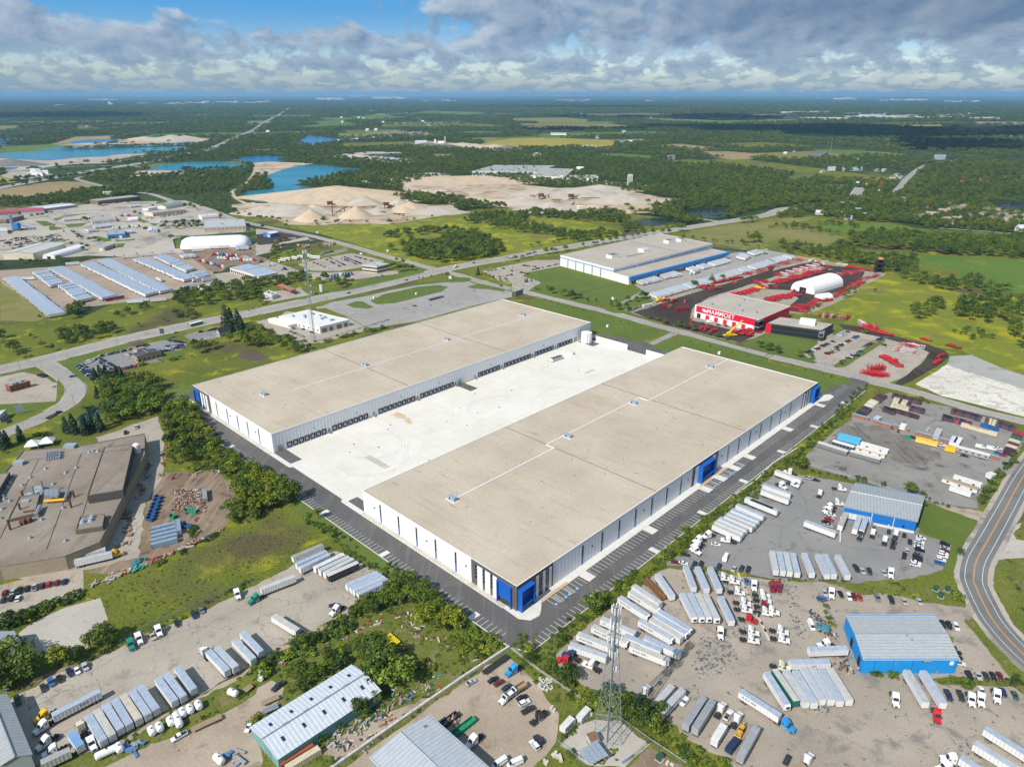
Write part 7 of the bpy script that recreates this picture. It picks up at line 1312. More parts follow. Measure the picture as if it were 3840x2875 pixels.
flatbed('flatbed_trailer','long wooden flatbed behind the white pickup','C0',1910,1215,1650,1335,M_WOOD); flatbed('utility_trailer','small wooden utility trailer near the propane tank','C1',50,1110,195,1045,M_WOOD); flatbed('gooseneck_trailer','long black gooseneck trailer beside the white barrier wall','C1',2170,695,1960,845,M_CHASS); flatbed('flatbed_trailer','open brown sided trailer between white trailers','C2',1145,45,1295,200,M_BRST,1.6,16); flatbed('flatbed_trailer','wooden flatbed behind the white tractor at the lower edge','C3',225,1670,310,1630,M_WOOD)
flatbed('utility_trailer','small boat trailer beside the green shed','C1',60,1180,190,1125,M_STEEL); flatbed('utility_trailer','little car trailer on the tank lawn','C0',2110,1000,2170,950,M_WOOD); p_=None
flatbed('flatbed_trailer','loaded dark flatbed on the curved road behind the pickup','B0',400,305,470,270,M_CHASS)
def dump_truck(p,rz,label,col,bed):
 t=thing('dump_truck',label,'truck',V3((p.x,p.y,ZV)),rz)
 part(t,'bed',lambda m:m.box(-4.2,.9,-1.2,1.2,1.3,1.4,bed).box(-4.2,.9,-1.25,-1.1,1.41,2.7,bed).box(-4.2,.9,1.1,1.25,1.41,2.7,bed).box(.9,1.05,-1.25,1.25,1.3,2.9,bed).box(-4.35,-4.21,-1.2,1.2,1.3,2.5,bed)); pbx(t,'chassis',-4.2,3.8,-.45,.45,.7,1.1,M_CHASS)
 for nm,me_,loc,ci in TKP:
  if nm in ('hood','windshield','grille','front_fender'):link(nm,me_,t,color=TC[col] if ci == 0 else None)
 m=MB(); m.side([(1.1,.75),(2.25,.75),(2.25,2.05),(1.55,3.05),(1.1,3.05)],-1.2,1.2,P_CAR); m.build('cab',t,color=TC[col])
 for x in (3.15,-1.95,-3.25):
  for y in (-.98,.98):link(Q9,WH_T,t,(x,y,.52))
a,b=g('C2',45,990,1.5),g('C2',-20,1030,1.5); dump_truck(a,hd(a,b),'dump truck with tan box beside the weedy stone pile',Qw,M_WOOD)
a,b=g('C1',2170,1050,1.5),g('C1',2125,1085,1.5); dump_truck(a,hd(a,b),'white tipper truck near the oil stained ground',Qw,M_STEEL); a,b=g('C1',1885,1425,1.5),g('C1',1830,1470,1.5); tractor(a,hd(a,b),Qw,'white truck with bare chassis in the shade of the grey shed')
a,b=g('C2',230,1225,1.5),g('C2',270,1195,1.5); tractor(a,hd(a,b),Qb,'black tractor with long bare chassis on the stained lot'); a,b=g('C2',20,815,1.5),g('C2',-40,850,1.5); tractor(a,hd(a,b),'sky blue','blue old truck beside the weeds at the barrier corner')
a,b=g('C1',2100,1620,1.2),g('C1',2040,1660,1.2); t=thing('box_van','white box van at the foot of the dump truck lot','van',V3((a.x,a.y,ZV)),hd(a,b)); [link(nm,me_,t,loc,color=CC[Qw] if ci == 0 else None) for nm,me_,loc,ci in CRP['van']]
a,b=g('C2',25,1620,1.2),g('C2',-40,1650,1.2); t=thing('box_van','white camper van cut by the lower edge of the lot','van',V3((a.x,a.y,ZV)),hd(a,b)); [link(nm,me_,t,loc,color=CC[Qw] if ci == 0 else None) for nm,me_,loc,ci in CRP['van']]
# backhoe
a,b=g('C2',1975,1345,1),g('C2',1930,1420,1); t=thing('backhoe','yellow backhoe loader between the grey trailer and tractor','backhoe',V3((a.x,a.y,ZV)),hd(a,b))
M_YEL=sol('machine_yellow',(.7,.36,.02),.45,var=.2); M_CRY=sol('crane_yellow',(.78,.52,.01),.4,var=.15)
pbx(t,Q8,-1.2,1.9,-.6,.6,.7,1.6,M_YEL); part(t,'cab',lambda m:m.box(-1.2,.3,-.75,.75,1.601,2.5,M_GLASS).box(-1.3,.4,-.85,.85,2.501,2.65,M_YEL)); part(t,'loader_arm',lambda m:[m.cyl((.5,s*.8,1.4),(3.,s*.8,.7),.14,M_YEL,6) for s in (-1,1)]); part(t,'bucket',lambda m:m.side([(2.9,.2),(3.9,.15),(3.2,1.),(2.9,1.)],-1.15,1.15,M_YEL)); part(t,'digger_boom',lambda m:m.cyl((-1.3,0,1.),(-2.4,0,3.),.18,M_YEL,6).cyl((-2.4,0,3.),(-3.6,0,1.6),.15,M_YEL,6)); part(t,'digger_bucket',lambda m:m.side([(-4.1,.9),(-3.4,.9),(-3.4,1.6),(-3.8,1.6)],-.4,.4,M_YEL))
for x,r_ in ((-1.,.7),(1.5,.5)):
 for y in (-.85,.85):pcy(t,Q9,(x,y-.2,r_),(x,y+.2,r_),r_,M_TYRE,12)

# ------------------------------------------------------------------ things standing about
def lattice_mast(label,base,h,w0,w1,rz,sides=4,plats=(),seg=None,dishes=0):
 t=thing('lattice_mast',label,'mast',base,rz); n=sides; seg=seg or int(h/4)
 def cor(k,z):w=w0+(w1-w0)*min(1,z/h/.8); a=2*PI*(k+.5)/n; return V3((w*math.cos(a),w*math.sin(a),z))
 for k in rg(n):part(t,Q7,lambda m:m.cyl(cor(k,0),cor(k,h*.8),.13,M_MAST,6).cyl(cor(k,h*.8),cor(k,h),.1,M_MAST,6))
 for k in rg(n):
  def br(m):
   for i in rg(seg):
    z0,z1=h*i/seg,h*(i+1)/seg; a,b,c,d=cor(k,z0),cor((k+1)%n,z0),cor(k,z1),cor((k+1)%n,z1); m.bar(a,d,.04,M_MAST); m.bar(b,c,.04,M_MAST); m.bar(c,d,.04,M_MAST)
  part(t,'bracing',br)['kind']='stuff'
 pbx(t,'cable_ladder',-.35,.35,-.1,.1,0,h,M_MAST)
 for z,r in plats:
  o=part(t,'platform',lambda m:[m.bar(V3((r*math.cos(a),r*math.sin(a),z)),V3((r*math.cos(a+2.09),r*math.sin(a+2.09),z)),.1,M_MAST) for a in (0,2.09,4.19)])
  for i in rg(9):
   a=2*PI*i/9+.2; x,y=r*.8*math.cos(a),r*.8*math.sin(a); part(t,'antenna',lambda m:m.box(x-.16,x+.16,y-.16,y+.16,z-1,z+1.5,M_WHITE),parent=o)
 for i in rg(dishes):z=h*(.55+.07*i); pcy(t,'dish',(w1+.3,0,z),(w1+.7,.2,z),1.,M_KERB,12)
 return t
mb_=g('C2',822,1440); lattice_mast('tall steel lattice mast with antennas standing in a fenced gravel pad',mb_,60,5.2,1.25,.55,4,((59,1.9),(53.5,2.2),(47.5,3.2),(41,1.8)),12,1)
mb2=g('A1',505,1300); lattice_mast('slim steel lattice mast rising behind the white ambulance station',mb2,86,2.6,1.5,.3,3,((84,2.2),(76,3.2),(68,2.)),24,2)
t=thing('crane_tower','black scaffold tower with orange top at the edge of the red yard','tower',g('A3',950,705)); [pbx(t,Q7,x,x+.8,y,y+.8,0,17,M_CHASS) for x in (-5,4.2) for y in (-3,2.2)]; part(t,'deck',lambda m:m.box(-5,5,-3,3,5.5,6.2,M_CHASS).box(-5,5,-3,3,11,11.7,M_CHASS)); part(t,'curtain',lambda m:m.box(-4.4,4.1,2.9,3.,.3,16,M_CHASS).box(-4.9,-4.8,-2,2,.3,16,M_CHASS)); pbx(t,'winch',-2.5,2.5,-1.5,1.5,17,19.5,M_ORANGE)
lattice_mast('far radio mast among village trees',g('U3',535,640),60,1.6,.8,0,3,(),14)
# tanks on the grass
def tank(t,x,y,dx,dy,label,L_=3.6,r=1.35):
 p,q_=g(t,x,y),g(t,x+dx,y+dy); o=thing('storage_tank',label,'tank',p,hd(p,q_),'white tanks lying on the grass'); h=L_/2; c=r+.35
 part(o,'shell',lambda m:m.cyl((-h,0,c),(h,0,c),r,M_WHITE,16).cyl((-h-.45,0,c),(-h-.001,0,c),r*.6,M_WHITE,16,r*.99).cyl((h+.001,0,c),(h+.45,0,c),r*.99,M_WHITE,16,r*.6)); pcy(o,'hatch',(.3,0,c+r-.02),(.3,0,c+r+.25),.3,M_DARK,8)
 for sx in (-.6,.6):pcy(o,'band',(h*sx-.06,0,c),(h*sx+.06,0,c),r+.02,M_KERB,16); pbx(o,'saddle',h*sx-.15,h*sx+.15,-r*.8,r*.8,0,.75,M_STEEL)
for i,(x,y,L_) in en(((2015,1040,3.6),(1720,1147,3),(1645,1183,3),(1583,1212,3),(1540,1275,6.4),(1480,1287,3),(1382,1338,3),(1318,1370,3))):tank('C0',x,y,30,75 if i else 12,f'{"long " if L_ > 5 else ""}white plastic tank on the grass strip, {nth(i)} from the utility trailer end',L_)
tank('C0',925,1555,60,-28,'long white saddle tank lying beside the grey steel stack',6.2); tank('C0',1038,1515,28,70,'short upright looking white tank between long tank and steel stack',3); tank('C1',48,890,-6,60,'white propane tank alone beside the wooden trailer',4.2,1.1); tank('C0',1895,1615,50,50,'white tank near the lower edge beside weeds',4)
# containers and cabins
def corr(L_,w_=2.44,h_=2.6):
 m=MB(); h=L_/2; m.box(-h,h,-w_/2,w_/2,.1,h_,P_CONT); d=one(lambda k:[k.box(h+.002,h+.05,y,y+1.14,.2,h_-.1,P_CONT) for y in (-1.16,.02)] and [k.box(h+.051,h+.09,y-.03,y+.03,.2,h_-.1,M_STEEL) for y in (-.8,-.3,.3,.8)]); c=one(lambda k:[k.box(x-.09,x+.09,y-.09,y+.09,.08,h_+.03,P_CONT) for x in (-h,h) for y in (-w_/2,w_/2)]); return [(Q8,m.mesh(Q8)),(Q1,d.mesh(Q1)),('corner_post',c.mesh('corner_post'))]
P_CONT=paint('container_paint',.55,.3,.2,ribs=.55,axis=0); CP_={6:corr(6.06),12:corr(12.19)}
KC={Qp:(.115,.06,.075),Ql:(.06,.04,.055),Qc:(.66,.58,.42),Qw:(.72,.72,.7),Qr:(.42,.05,.05),'blue':(.02,.12,.36),Qn:(.03,.16,.1),'slate':(.25,.34,.45),'navy':(.02,.04,.1),'rust':(.42,.1,.05),Qg:(.3,.31,.32)}
def container(p,rz,col,label,group=None,L_=6,z=0):
 t=thing('shipping_container',label,'container',V3((p.x,p.y,.15+z)),rz,group)
 for nm,me_ in CP_[L_]:link(nm,me_,t,color=KC[col])
def crows(t,where,a,b,n,dxy,cols,L_=6,group='containers in the gravel container yard'):
 for i in rg(n):
  s=i/max(1,n-1); x,y=a[0]+(b[0]-a[0])*s,a[1]+(b[1]-a[1])*s; p,q_=g(t,x,y,2),g(t,x+dxy[0],y+dxy[1],2); c=cols[i%len(cols)]; container(p,hd(p,q_),c,f'{c} shipping container {where}, {nth(i)} along',group,L_)
PU=(Qp,Ql,Qp)
crows('B3','in the upper row by the access road',(1085,105),(1310,160),11,(-14,34),PU); crows('B3','in the upper column by the lawn',(990,108),(930,150),4,(58,22),PU); crows('B3','in the pale part of the column by the lawn',(915,160),(868,205),4,(58,22),(Qc,Qw)); crows('B3','in the lower column by the lawn',(855,218),(808,258),5,(58,22),PU)
crows('B3','in the dark block',(1010,220),(1085,245),5,(-16,34),(Ql,)); crows('B3','in the dark row end to end',(1110,236),(1262,282),5,(60,16),(Ql,Qp)); crows('B3','in the front row of the cream block',(1080,190),(1200,222),6,(-16,34),(Qc,)); crows('B3','in the back row of the cream block',(1100,145),(1215,175),6,(-16,34),(Qc,Qc,Ql)); crows('B3','beside the cream block',(1225,210),(1335,238),5,(-14,34),PU)
crows('B3','in the roadside row',(1595,240),(1785,285),9,(-10,34),PU); crows('B3','farther along the roadside row',(1800,292),(1890,322),4,(-10,34),('navy',Qp,Qg,Qp)); crows('B3','cream in the roadside row',(1912,325),(1955,338),2,(-10,34),(Qc,)); crows('B3','at the end of the roadside row',(1985,345),(2120,390),6,(-10,34),PU); crows('B3','in the small dark block',(1520,290),(1580,308),4,(-12,34),(Ql,)); crows('B3','in the mixed block',(1620,315),(1740,352),6,(-12,34),(Qp,Qr,'navy',Qp,Qr,Qp)); crows('B3','in the long cream pair of the mixed block',(1755,375),(1890,415),3,(60,16),(Qc,),12); crows('B3','blue behind the cream pair',(1880,368),(1950,388),2,(60,16),('blue',)); crows('B3','in the column by the curved road',(2165,430),(2080,598),8,(55,18),(Qr,Qp,Qn,Qc,Qp,Qc,Ql,Ql))
for x,y,dx,dy,c,L_,lb,z in ((350,1535,130,-80,'rust',12,'rusty red container roof beside the green shed',0),(405,1570,130,-80,Qc,12,'cream container beside the rusty red one',0)):p,q_=g('C1',x,y,2.6),g('C1',x+dx,y+dy,2.6); container(p,hd(p,q_),c,lb,None,L_)
for i in rg(5):p,q_=g('B0',1415-14*i*0,1225+34*i,2.6),g('B0',1515,1200+34*i,2.6); container(p,hd(p,q_),'slate',f'blue grey container in the foundry block of containers, {nth(i)} row from the top','foundry containers',12)
p,q_=g('B0',1535,1225,2.6),g('B0',1545,1300,2.6); container(p,hd(p,q_),'slate','blue grey container standing across the end of the foundry block',None,12); p,q_=g('B0',1765,955,2.6),g('B0',1770,1040,2.6); container(p,hd(p,q_),Qg,'grey container with open end beside rusty castings',None,12)
p,q_=g('A2',508,1392,2),g('A2',540,1402,2); container(p,hd(p,q_),Qw,'small white container with orange top on the court'); p,q_=g('C2',478,1280,2),g('C2',530,1225,2); container(p,hd(p,q_),Qw,'dirty white storage trailer body by the weeds, lower one'); p,q_=g('C2',618,1195,2),g('C2',668,1140,2); container(p,hd(p,q_),Qw,'clean white storage trailer body beside the mast pad, upper one'); p,q_=g('C2',1905,1460,2),g('C2',1945,1410,2); container(p,hd(p,q_),'navy','small dark container below the yellow backhoe')
def cabin(t,x1,y1,x2,y2,label,wall,roof,w_=3.2,h_=3.3,stripe=None,win=4):
 a,b=g(t,x1,y1,h_),g(t,x2,y2,h_); ln=(b-a).length; o=thing('site_cabin',label,'cabin',V3(((a.x+b.x)/2,(a.y+b.y)/2,.15)),hd(a,b)); h=ln/2
 m=MB(); m.box(-h,h,-w_/2,w_/2,.5,h_-.15,P_WALL); m.build(Q5,o,color=wall); m=MB(); m.box(-h-.1,h+.1,-w_/2-.1,w_/2+.1,h_-.149,h_,P_ROOF); m.build(Q4,o,color=roof); pbx(o,'skid',-h,h,-w_/2+.3,w_/2-.3,0,.499,M_CHASS)
 if stripe:m=MB(); m.box(-h,h,-w_/2-.03,w_/2+.03,h_-.75,h_-.3,P_WALL); m.build('stripe',o,color=stripe)
 for k in rg(win):X=-h+ln*(k+.5)/max(1,win); pbx(o,Q3,X-.6,X+.6,-w_/2-.05,w_/2+.05,1.5,2.4,M_GLASS)
CB=[(435,510,690,590,'long grey sided cabin nearest the parking hedge',(.2,.2,.21),(.62,.6,.56),None,0),(560,498,745,552,'cabin with dark glass side under white roof',(.1,.12,.15),(.74,.74,.73),None,6),(610,445,800,492,'stack wrapped in bright sky blue tarpaulin',(.1,.45,.72),(.1,.45,.72),None,0),(765,545,1015,615,'white cabin with thin orange stripe',(.72,.72,.7),(.76,.75,.73),(.66,.34,.04),3),(805,512,1040,580,'white cabin behind the striped one',(.72,.72,.7),(.76,.75,.73),None,2),(712,585,972,655,'grey sided cabin with pale roof below the striped cabin',(.2,.2,.21),(.68,.66,.6),None,0),(1280,470,1468,515,'yellow storage cabin with pale yellow side',(.78,.55,.16),(.78,.52,.03),None,0),(1530,545,1622,565,'small bright yellow lettered cabin',(.78,.5,.02),(.78,.5,.02),None,0),(1638,550,1915,622,'long white roofed grey site office',(.36,.36,.37),(.74,.73,.7),None,5),(1512,812,1815,912,'beige roofed cabin with orange stripe at the lower end',(.72,.7,.66),(.36,.31,.26),(.62,.36,.1),3),(1605,798,1845,872,'white cabin behind the beige roofed cabin',(.72,.7,.66),(.74,.72,.68),None,2),(1575,885,1760,945,'low white flat cabin before the beige roofed cabin',(.7,.7,.68),(.72,.7,.68),None,0),(1450,460,1480,395,'grey bus body among the containers',(.4,.41,.42),(.46,.48,.5),None,0),(1590,510,1615,462,'white box body beside the grey site office, first',(.7,.7,.7),(.55,.62,.68),None,0),(1625,520,1655,468,'white box body beside the grey site office, second',(.7,.7,.7),(.74,.72,.72),None,0),(1160,375,1175,352,'rounded white trailer body by the brick stacks',(.7,.7,.7),(.74,.73,.73),None,0),(935,305,960,288,'small grey trailer body by the container rows',(.42,.45,.48),(.5,.56,.6),None,0),(1905,790,1945,775,'small white trailer body at the road gate',(.66,.66,.66),(.7,.7,.7),None,0)]
for x1,y1,x2,y2,lb,w,r,s,n in CB:cabin('B3',x1,y1,x2,y2,lb,w,r,stripe=s,win=n,w_=3.4 if 'tarp' not in lb else 6)
cabin('A2',340,1448,425,1420,'white site office with dark roof on the court',(.7,.7,.7),(.1,.11,.12),win=4); cabin('A2',1130,985,1205,972,'cream security cabin by the red yard gate',(.62,.58,.52),(.6,.58,.54),win=2); cabin('C2',660,1400,735,1375,'equipment hut with rusty brown roof on the mast pad',(.5,.5,.5),(.24,.13,.07),win=0); cabin('A1',390,1315,440,1322,'small white equipment hut at the foot of the slim mast',(.68,.68,.68),(.3,.42,.42),win=0)
for tl,x,y,lb in (('A2',825,1175,'white transformer kiosk on the lawn near the drive'),('A2',1788,1408,'white transformer kiosk on the lawn behind the long warehouse'),('A1',1020,930,'white kiosk on the grass loop'),('A1',1384,895,'white cabinet on the grass loop by the shelter'),('C3',1445,130,'green utility box on the weedy strip, upper'),('C3',1545,135,'green utility box on the weedy strip, by the road'),('C3',1490,190,'green utility box on the weedy strip, lower'),('C2',1272,1588,'dark green utility box on brown earth')):
 t=thing('utility_box',lb,'utility box',g(tl,x,y),ANG); pbx(t,'cabinet',-1.1,1.1,-1,1,.15,2.2,M_WHITE if Qw in lb else sol('utility_green',(.03,.09,.06),.5)); pbx(t,'base',-1.3,1.3,-1.2,1.2,0,.149,M_KERB); pbx(t,Q1,-.8,.8,-1.04,-1.002,.3,2,M_STEEL)
# walls and fences
def barrier(label,spec,h,w_,mat,seg=3.,name='barrier_wall',rail=True):
 P=pts(spec); t=thing(name,label,Q5,P[0]); n=0
 for a,b in zip(P[:-1],P[1:]):
  k=max(1,round((b-a).length/seg))
  for i in rg(k):
   A_,B_=a.lerp(b,i/k)-P[0],a.lerp(b,(i+1)/k)-P[0]; d=(B_-A_).normalized(); q_=V3((-d.y,d.x,0))*w_/2; A_ += d*.03; B_ -= d*.03
   part(t,'panel',lambda m:m.prism([tuple((A_-q_).xy),tuple((B_-q_).xy),tuple((B_+q_).xy),tuple((A_+q_).xy)],0,h+ru(-.04,.04),mat))
   if rail and i%2 == 0:pcy(t,'rail_post',(A_.x,A_.y,h),(A_.x,A_.y,h+1.),.06,M_STEEL,5)
M_BLOCK=sol('pale_concrete_block',(.56,.52,.46),.9,var=.2)
barrier('long white barrier wall between the weeds and the dump truck lot','C1 640,1690 1400,1160 1800,885 2185,632',1.6,.9,M_BLOCK); barrier('low weathered barrier wall running down beside the gravel yard hedge','C2 0,640 240,830 430,960 660,1110',1.,.6,sol('weathered_sleepers',(.34,.3,.25),.9,var=.3)); barrier('low pale retaining wall along the parking edge','B2 1905,985 2100,850 B3 40,700 250,570',.9,.8,M_BLOCK,rail=False)
for i in rg(9):s=i/8; p,q_=g('C2',1965+230*s,30+490*s),g('C2',1990+230*s,85+490*s); t=link('concrete_block',one(lambda m:m.box(-3.2,3.2,-.45,.45,0,.9,M_BLOCK,None,.05,.05)).mesh('concrete_block'),None,p,hd(p,q_)); tag(t,f'long concrete block in the line between the tractor columns, {nth(i)} from the top','concrete block','concrete blocks between the tractors')
def fence(label,spec,h=2.2,step=4.):
 P=pts(spec); t=thing('chain_link_fence',label,'fence',P[0])
 for a,b in zip(P[:-1],P[1:]):
  k=max(1,round((b-a).length/step))
  for i in rg(k):A_=a.lerp(b,i/k)-P[0]; pcy(t,Q6,(A_.x,A_.y,0),(A_.x,A_.y,h),.06,M_STEEL,5)
  A_,B_=a-P[0],b-P[0]; part(t,'top_rail',lambda m:m.bar(A_+V3((0,0,h)),B_+V3((0,0,h)),.05,M_STEEL)); part(t,'wire_mesh',lambda m:m.add([(A_.x,A_.y,.05),(B_.x,B_.y,.05),(B_.x,B_.y,h-.05),(A_.x,A_.y,h-.05)],[(0,1,2,3)],M_WIRE))
M_WIRE,N_,L__,b_=node_mat('chain_link',.5,.3); b_.inputs['Base Color'].default_value=(.2,.25,.22,1); b_.inputs['Alpha'].default_value=.22
for lb,sp in (('green chain link fence round the mast pad','C2 390,1460 560,1310 720,1235 930,1262 1190,1450 970,1640'),('chain link fence at the lower side of the mast pad','C2 390,1460 640,1660'),('chain link fence between meadow and concrete yard','C0 1040,600 1300,445 1600,320 2208,45'),('chain link fence round the striped warehouse lawn','A2 570,890 920,805'),('chain link fence by the blue workshop scrap heap','C3 430,170 590,470'),('chain link fence along the container yard foot','B3 360,730 730,840 1320,1020 1480,1060 1800,1095 2140,620'),('fence round the dump truck lot foot','C2 1190,1450 1500,1656')):fence(lb,sp)
BT=sol('blue_tarp',(.22,.4,.52),.6,var=.2); M_BRICK=sol('stacked_brick',(.34,.15,.1),.9,var=.25,vscale=2)
for i,(x1,y1,x2,y2) in en(((722,290,870,330),(905,345,1060,395),(1072,385,1215,425),(1262,445,1420,485),(1430,490,1590,535),(1915,650,1990,672))):
 a,b=g('B3',x1,y1),g('B3',x2,y2); ln=(b-a).length; t=thing('brick_stack',f'long stack of red bricks under pale blue sheeting, {nth(i)} from the parking hedge','brick stack',a,hd(a,b),'brick stacks across the yard'); n=max(2,round(ln/3))
 for k in rg(n):pbx(t,'pallet_load',k*ln/n+.05,(k+1)*ln/n-.05,-.8,.8,.1,2.6,M_BRICK)
 pbx(t,'sheeting',0,ln,-1.,1.,2.62,2.72,BT)
# skips, barrels, stones
def skip(t,x,y,dx,dy,label,mat,L_=6.,group=None,w_=1.2):
 p,q_=g(t,x,y),g(t,x+dx,y+dy); h=L_/2; o=thing('dumpster',label,'dumpster',p+V3((0,0,.15)),hd(p,q_),group); pbx(o,'floor',-h,h,-w_,w_,.1,.3,mat)
 part(o,Q5,lambda m:m.box(-h,h,-w_-.08,-w_,.1,1.7,mat).box(-h,h,w_,w_+.08,.1,1.7,mat).box(-h,-h+.08,-w_,w_,.301,1.9,mat).box(h-.08,h,-w_,w_,.301,1.7,mat)); part(o,'rib',lambda m:[m.box(-h+L_*k/5,-h+L_*k/5+.12,s*(w_+.12)-.05,s*(w_+.12)+.05,.2,1.7,mat) for k in rg(1,5) for s in (-1,1)])
M_SKB=sol('skip_blue',(.03,.09,.24),.6,var=.3); M_SKG=sol('skip_green',(.02,.28,.14),.6,var=.25)
for i,(x,y) in en(((1370,1000),(1360,1030),(1345,1068),(1335,1095),(1322,1130),(1310,1158),(1300,1185))):skip('B0',x,y,40,12,f'dark blue scrap skip beside the dirt yard, {nth(i)} from the top',M_SKB,4.5,'blue scrap skips')
skip('B0',1650,1118,60,4,'bright green skip below the rusty castings',M_SKG,7); skip('B0',1492,1165,40,8,'small green skip above the blue grey containers',M_SKG,3.4); skip('B0',1620,1245,40,10,'blue skip beside the lone tree on the dirt yard',M_SKB,5); skip('C1',1795,1325,70,-55,'long roll-off dumpster with green inside',M_SKG,10); skip('C1',1660,1275,60,-45,'dark roll-off dumpster full of scrap',M_CHASS,9); skip('A2',1040,800,20,6,'green dumpster at the dock wing corner',M_SKG,5); skip('C3',470,465,50,14,'teal scrap bin in the scrap heap',sol('skip_teal',(.05,.25,.32),.6),5); skip('B3',715,1165,3,20,'blue bin between docked trailers',M_STRIPE,3); skip('B3',1205,480,20,4,'green bin at the brick stacks',M_SKG,4)
M_YB=sol('yellow_drum',(.78,.62,.01),.5,var=.08)
for r_ in rg(2):
 for i in rg(6):
  x,y=1128+15*i+8*r_,548+13*i-14*r_*0; p,q_=g('C1',x,y),g('C1',x-40,y+28); h=.55+.75*r_; o=thing('yellow_drum',f'yellow pipe float in the {"upper" if r_ else "lower"} layer of the stack, {nth(i)} from the barrier end','pipe float',p+V3((0,0,h)),hd(p,q_),'stack of yellow floats'); pcy(o,'tube',(-1.9,0,0),(1.9,0,0),.5,M_YB,12); part(o,'collar',lambda m:[m.cyl((x_,0,0),(x_+.2,0,0),.56,M_YB,12) for x_ in (-1.7,-.1,1.5)])
def stones(t,label,items):
 for i,(x,y,s) in en(items):p=g(t,x,y); m=MB(); m.box(-s,s,-s*.6,s*.6,0,s*.9,M_BLOCK,None,s*.08,s*.08); tag(link('stone_block',m.mesh('stone_block'),None,p,ru(0,3)),f'pale stone block {label}, {nth(i)} of the heap','stone block','stone blocks '+label)
stones('C2','piled on the weeds by the dump truck lot',[(240+22*(i%5)+4*(i // 5),905+24*(i // 5)+10*(i%3),.85) for i in rg(20)]); stones('C2','beside the brown earth',[(375,1545,1),(400,1570,1.1),(420,1595,1),(360,1560,.9),(280,1610,.8),(300,1625,.9),(345,1145,.8),(365,1170,.8),(1340,1625,.9),(1380,1640,.8),(685,1205,.7),(440,1350,.7),(465,1355,.7)]); stones('C1','along the hedge corner',[(1310,335,.8),(1340,350,.6)])
# scrap: heaps nobody could count
SCR=[sol('scrap_'+n_,c_,.8,var=.35,vscale=2) for n_,c_ in (('rust',(.26,.11,.05)),(Qg,(.34,.34,.34)),(Qd,(.06,.06,.06)),(Qr,(.4,.05,.03)),('pale',(.55,.52,.46)),('blue',(.08,.2,.4)),('orange',(.36,.15,.05)),(Qn,(.05,.2,.11)),('wood',(.4,.29,.18)),('teal',(.04,.24,.25)))]
def scrap(label,t,items,n,size,mats,r=3.):
 m=MB()
 for x,y in items:
  c=g(t,x,y,.15)
  for k in rg(n):
   p=c+V3((random.gauss(0,r*.5),random.gauss(0,r*.5),0)); s=size*ru(.5,1.5); a=ru(0,3.1); l_=s*rch((.6,1,2.2)); d=V3((math.cos(a),math.sin(a),0))*l_; e=V3((-math.sin(a),math.cos(a),0))*s*.4
   z0=rch((0,0,.3)); m.prism([tuple((p+v_).xy) for v_ in (-d-e,d-e,d+e,-d+e)],.1+z0,.2+z0+s*ru(.2,.9),SCR[rch(mats)])
 o=m.build('scrap_pile',kind='stuff'); o['label']=label
scrap('junk heaps among the weeds beside the green shed','C1',[(660,1460),(720,1410),(800,1440),(840,1330),(880,1360),(950,1310),(900,1300),(830,1295),(1010,1250),(1060,1245),(1090,1190),(1100,1220),(1180,1120),(1240,1110),(1330,1060),(1340,1040),(1480,980),(1520,965),(1560,890),(1440,790),(1460,755),(860,1500),(920,1480),(970,1440),(680,1375),(1220,1020),(640,1465)],9,.5,(0,1,2,4,4,8,8,1,2,5,7,3))
scrap('rusting farm junk in the overgrown lot','C1',[(760,555),(780,545),(1000,430),(1040,400),(1090,370),(860,460),(920,440),(890,485),(1220,370),(1260,330),(1290,455),(1340,420),(610,630),(1400,460),(1440,555),(1370,520),(1640,560),(1560,550),(880,605),(930,620),(1220,710),(1290,640),(240,770),(420,870),(1690,620),(1950,730)],6,.5,(0,3,0,1,4,0),2.2)
scrap('rows of rusty castings stored on the dirt yard','B0',[(1520+33*i,930+20*j) for i in rg(8) for j in rg(10)],6,.5,(0,0,0,4,1,2,2,4,6),1.7); scrap('castings and crates along the foundry wall','B0',[(1260+8*(i%3),690+16*i) for i in rg(9)]+[(1210+10*(i%3),880+16*i) for i in rg(7)]+[(1080+14*(i%4),1085+14*i) for i in rg(8)]+[(1090+16*(i%4),1240+10*i) for i in rg(8)]+[(1040+20*i,1400-5*i) for i in rg(4)],8,.5,(0,0,6,1,4,2,2,8),2.)
scrap('racks of steel along the driveway edge','B0',[(1440,500),(1450,520),(1435,560),(1410,610),(1420,640),(1430,660),(1410,700),(1390,800),(1470,830),(1640,790),(1700,780),(1830,765),(1870,775),(1990,900),(2000,920),(1690,1180),(1910,1265)]+[(1270+28*i,1560-12*i) for i in rg(20)],5,.7,(0,1,4,3,0,8),2)
scrap('stacked turquoise and green crates at the meadow corner','B0',[(1150+32*i,1560+28*j-10*i) for i in rg(3) for j in rg(3)],6,.9,(9,7,9),1.8); scrap('pallets and red sacks by the foundry car park','B0',[(1080,1640),(1110,1625),(1040,1650),(980,1660)],6,.9,(3,8,8,4),2); scrap('stacked pallets beside the meadow','C0',[(820,75),(850,65),(930,50),(960,30),(1000,10)],8,.8,(8,4,1),2.2)
scrap('scrap heap at the blue workshop fence','C3',[(440,400),(470,420),(430,360),(490,440),(500,480),(520,510),(400,340),(460,380),(540,520),(640,800),(700,800),(740,820),(620,790)],14,.45,(2,2,1,0,4,2,5,8),2.6); scrap('piled scrap in the dark dumpster','C1',[(1660,1270),(1700,1240),(1730,1260)],14,.6,(0,2,1),2)
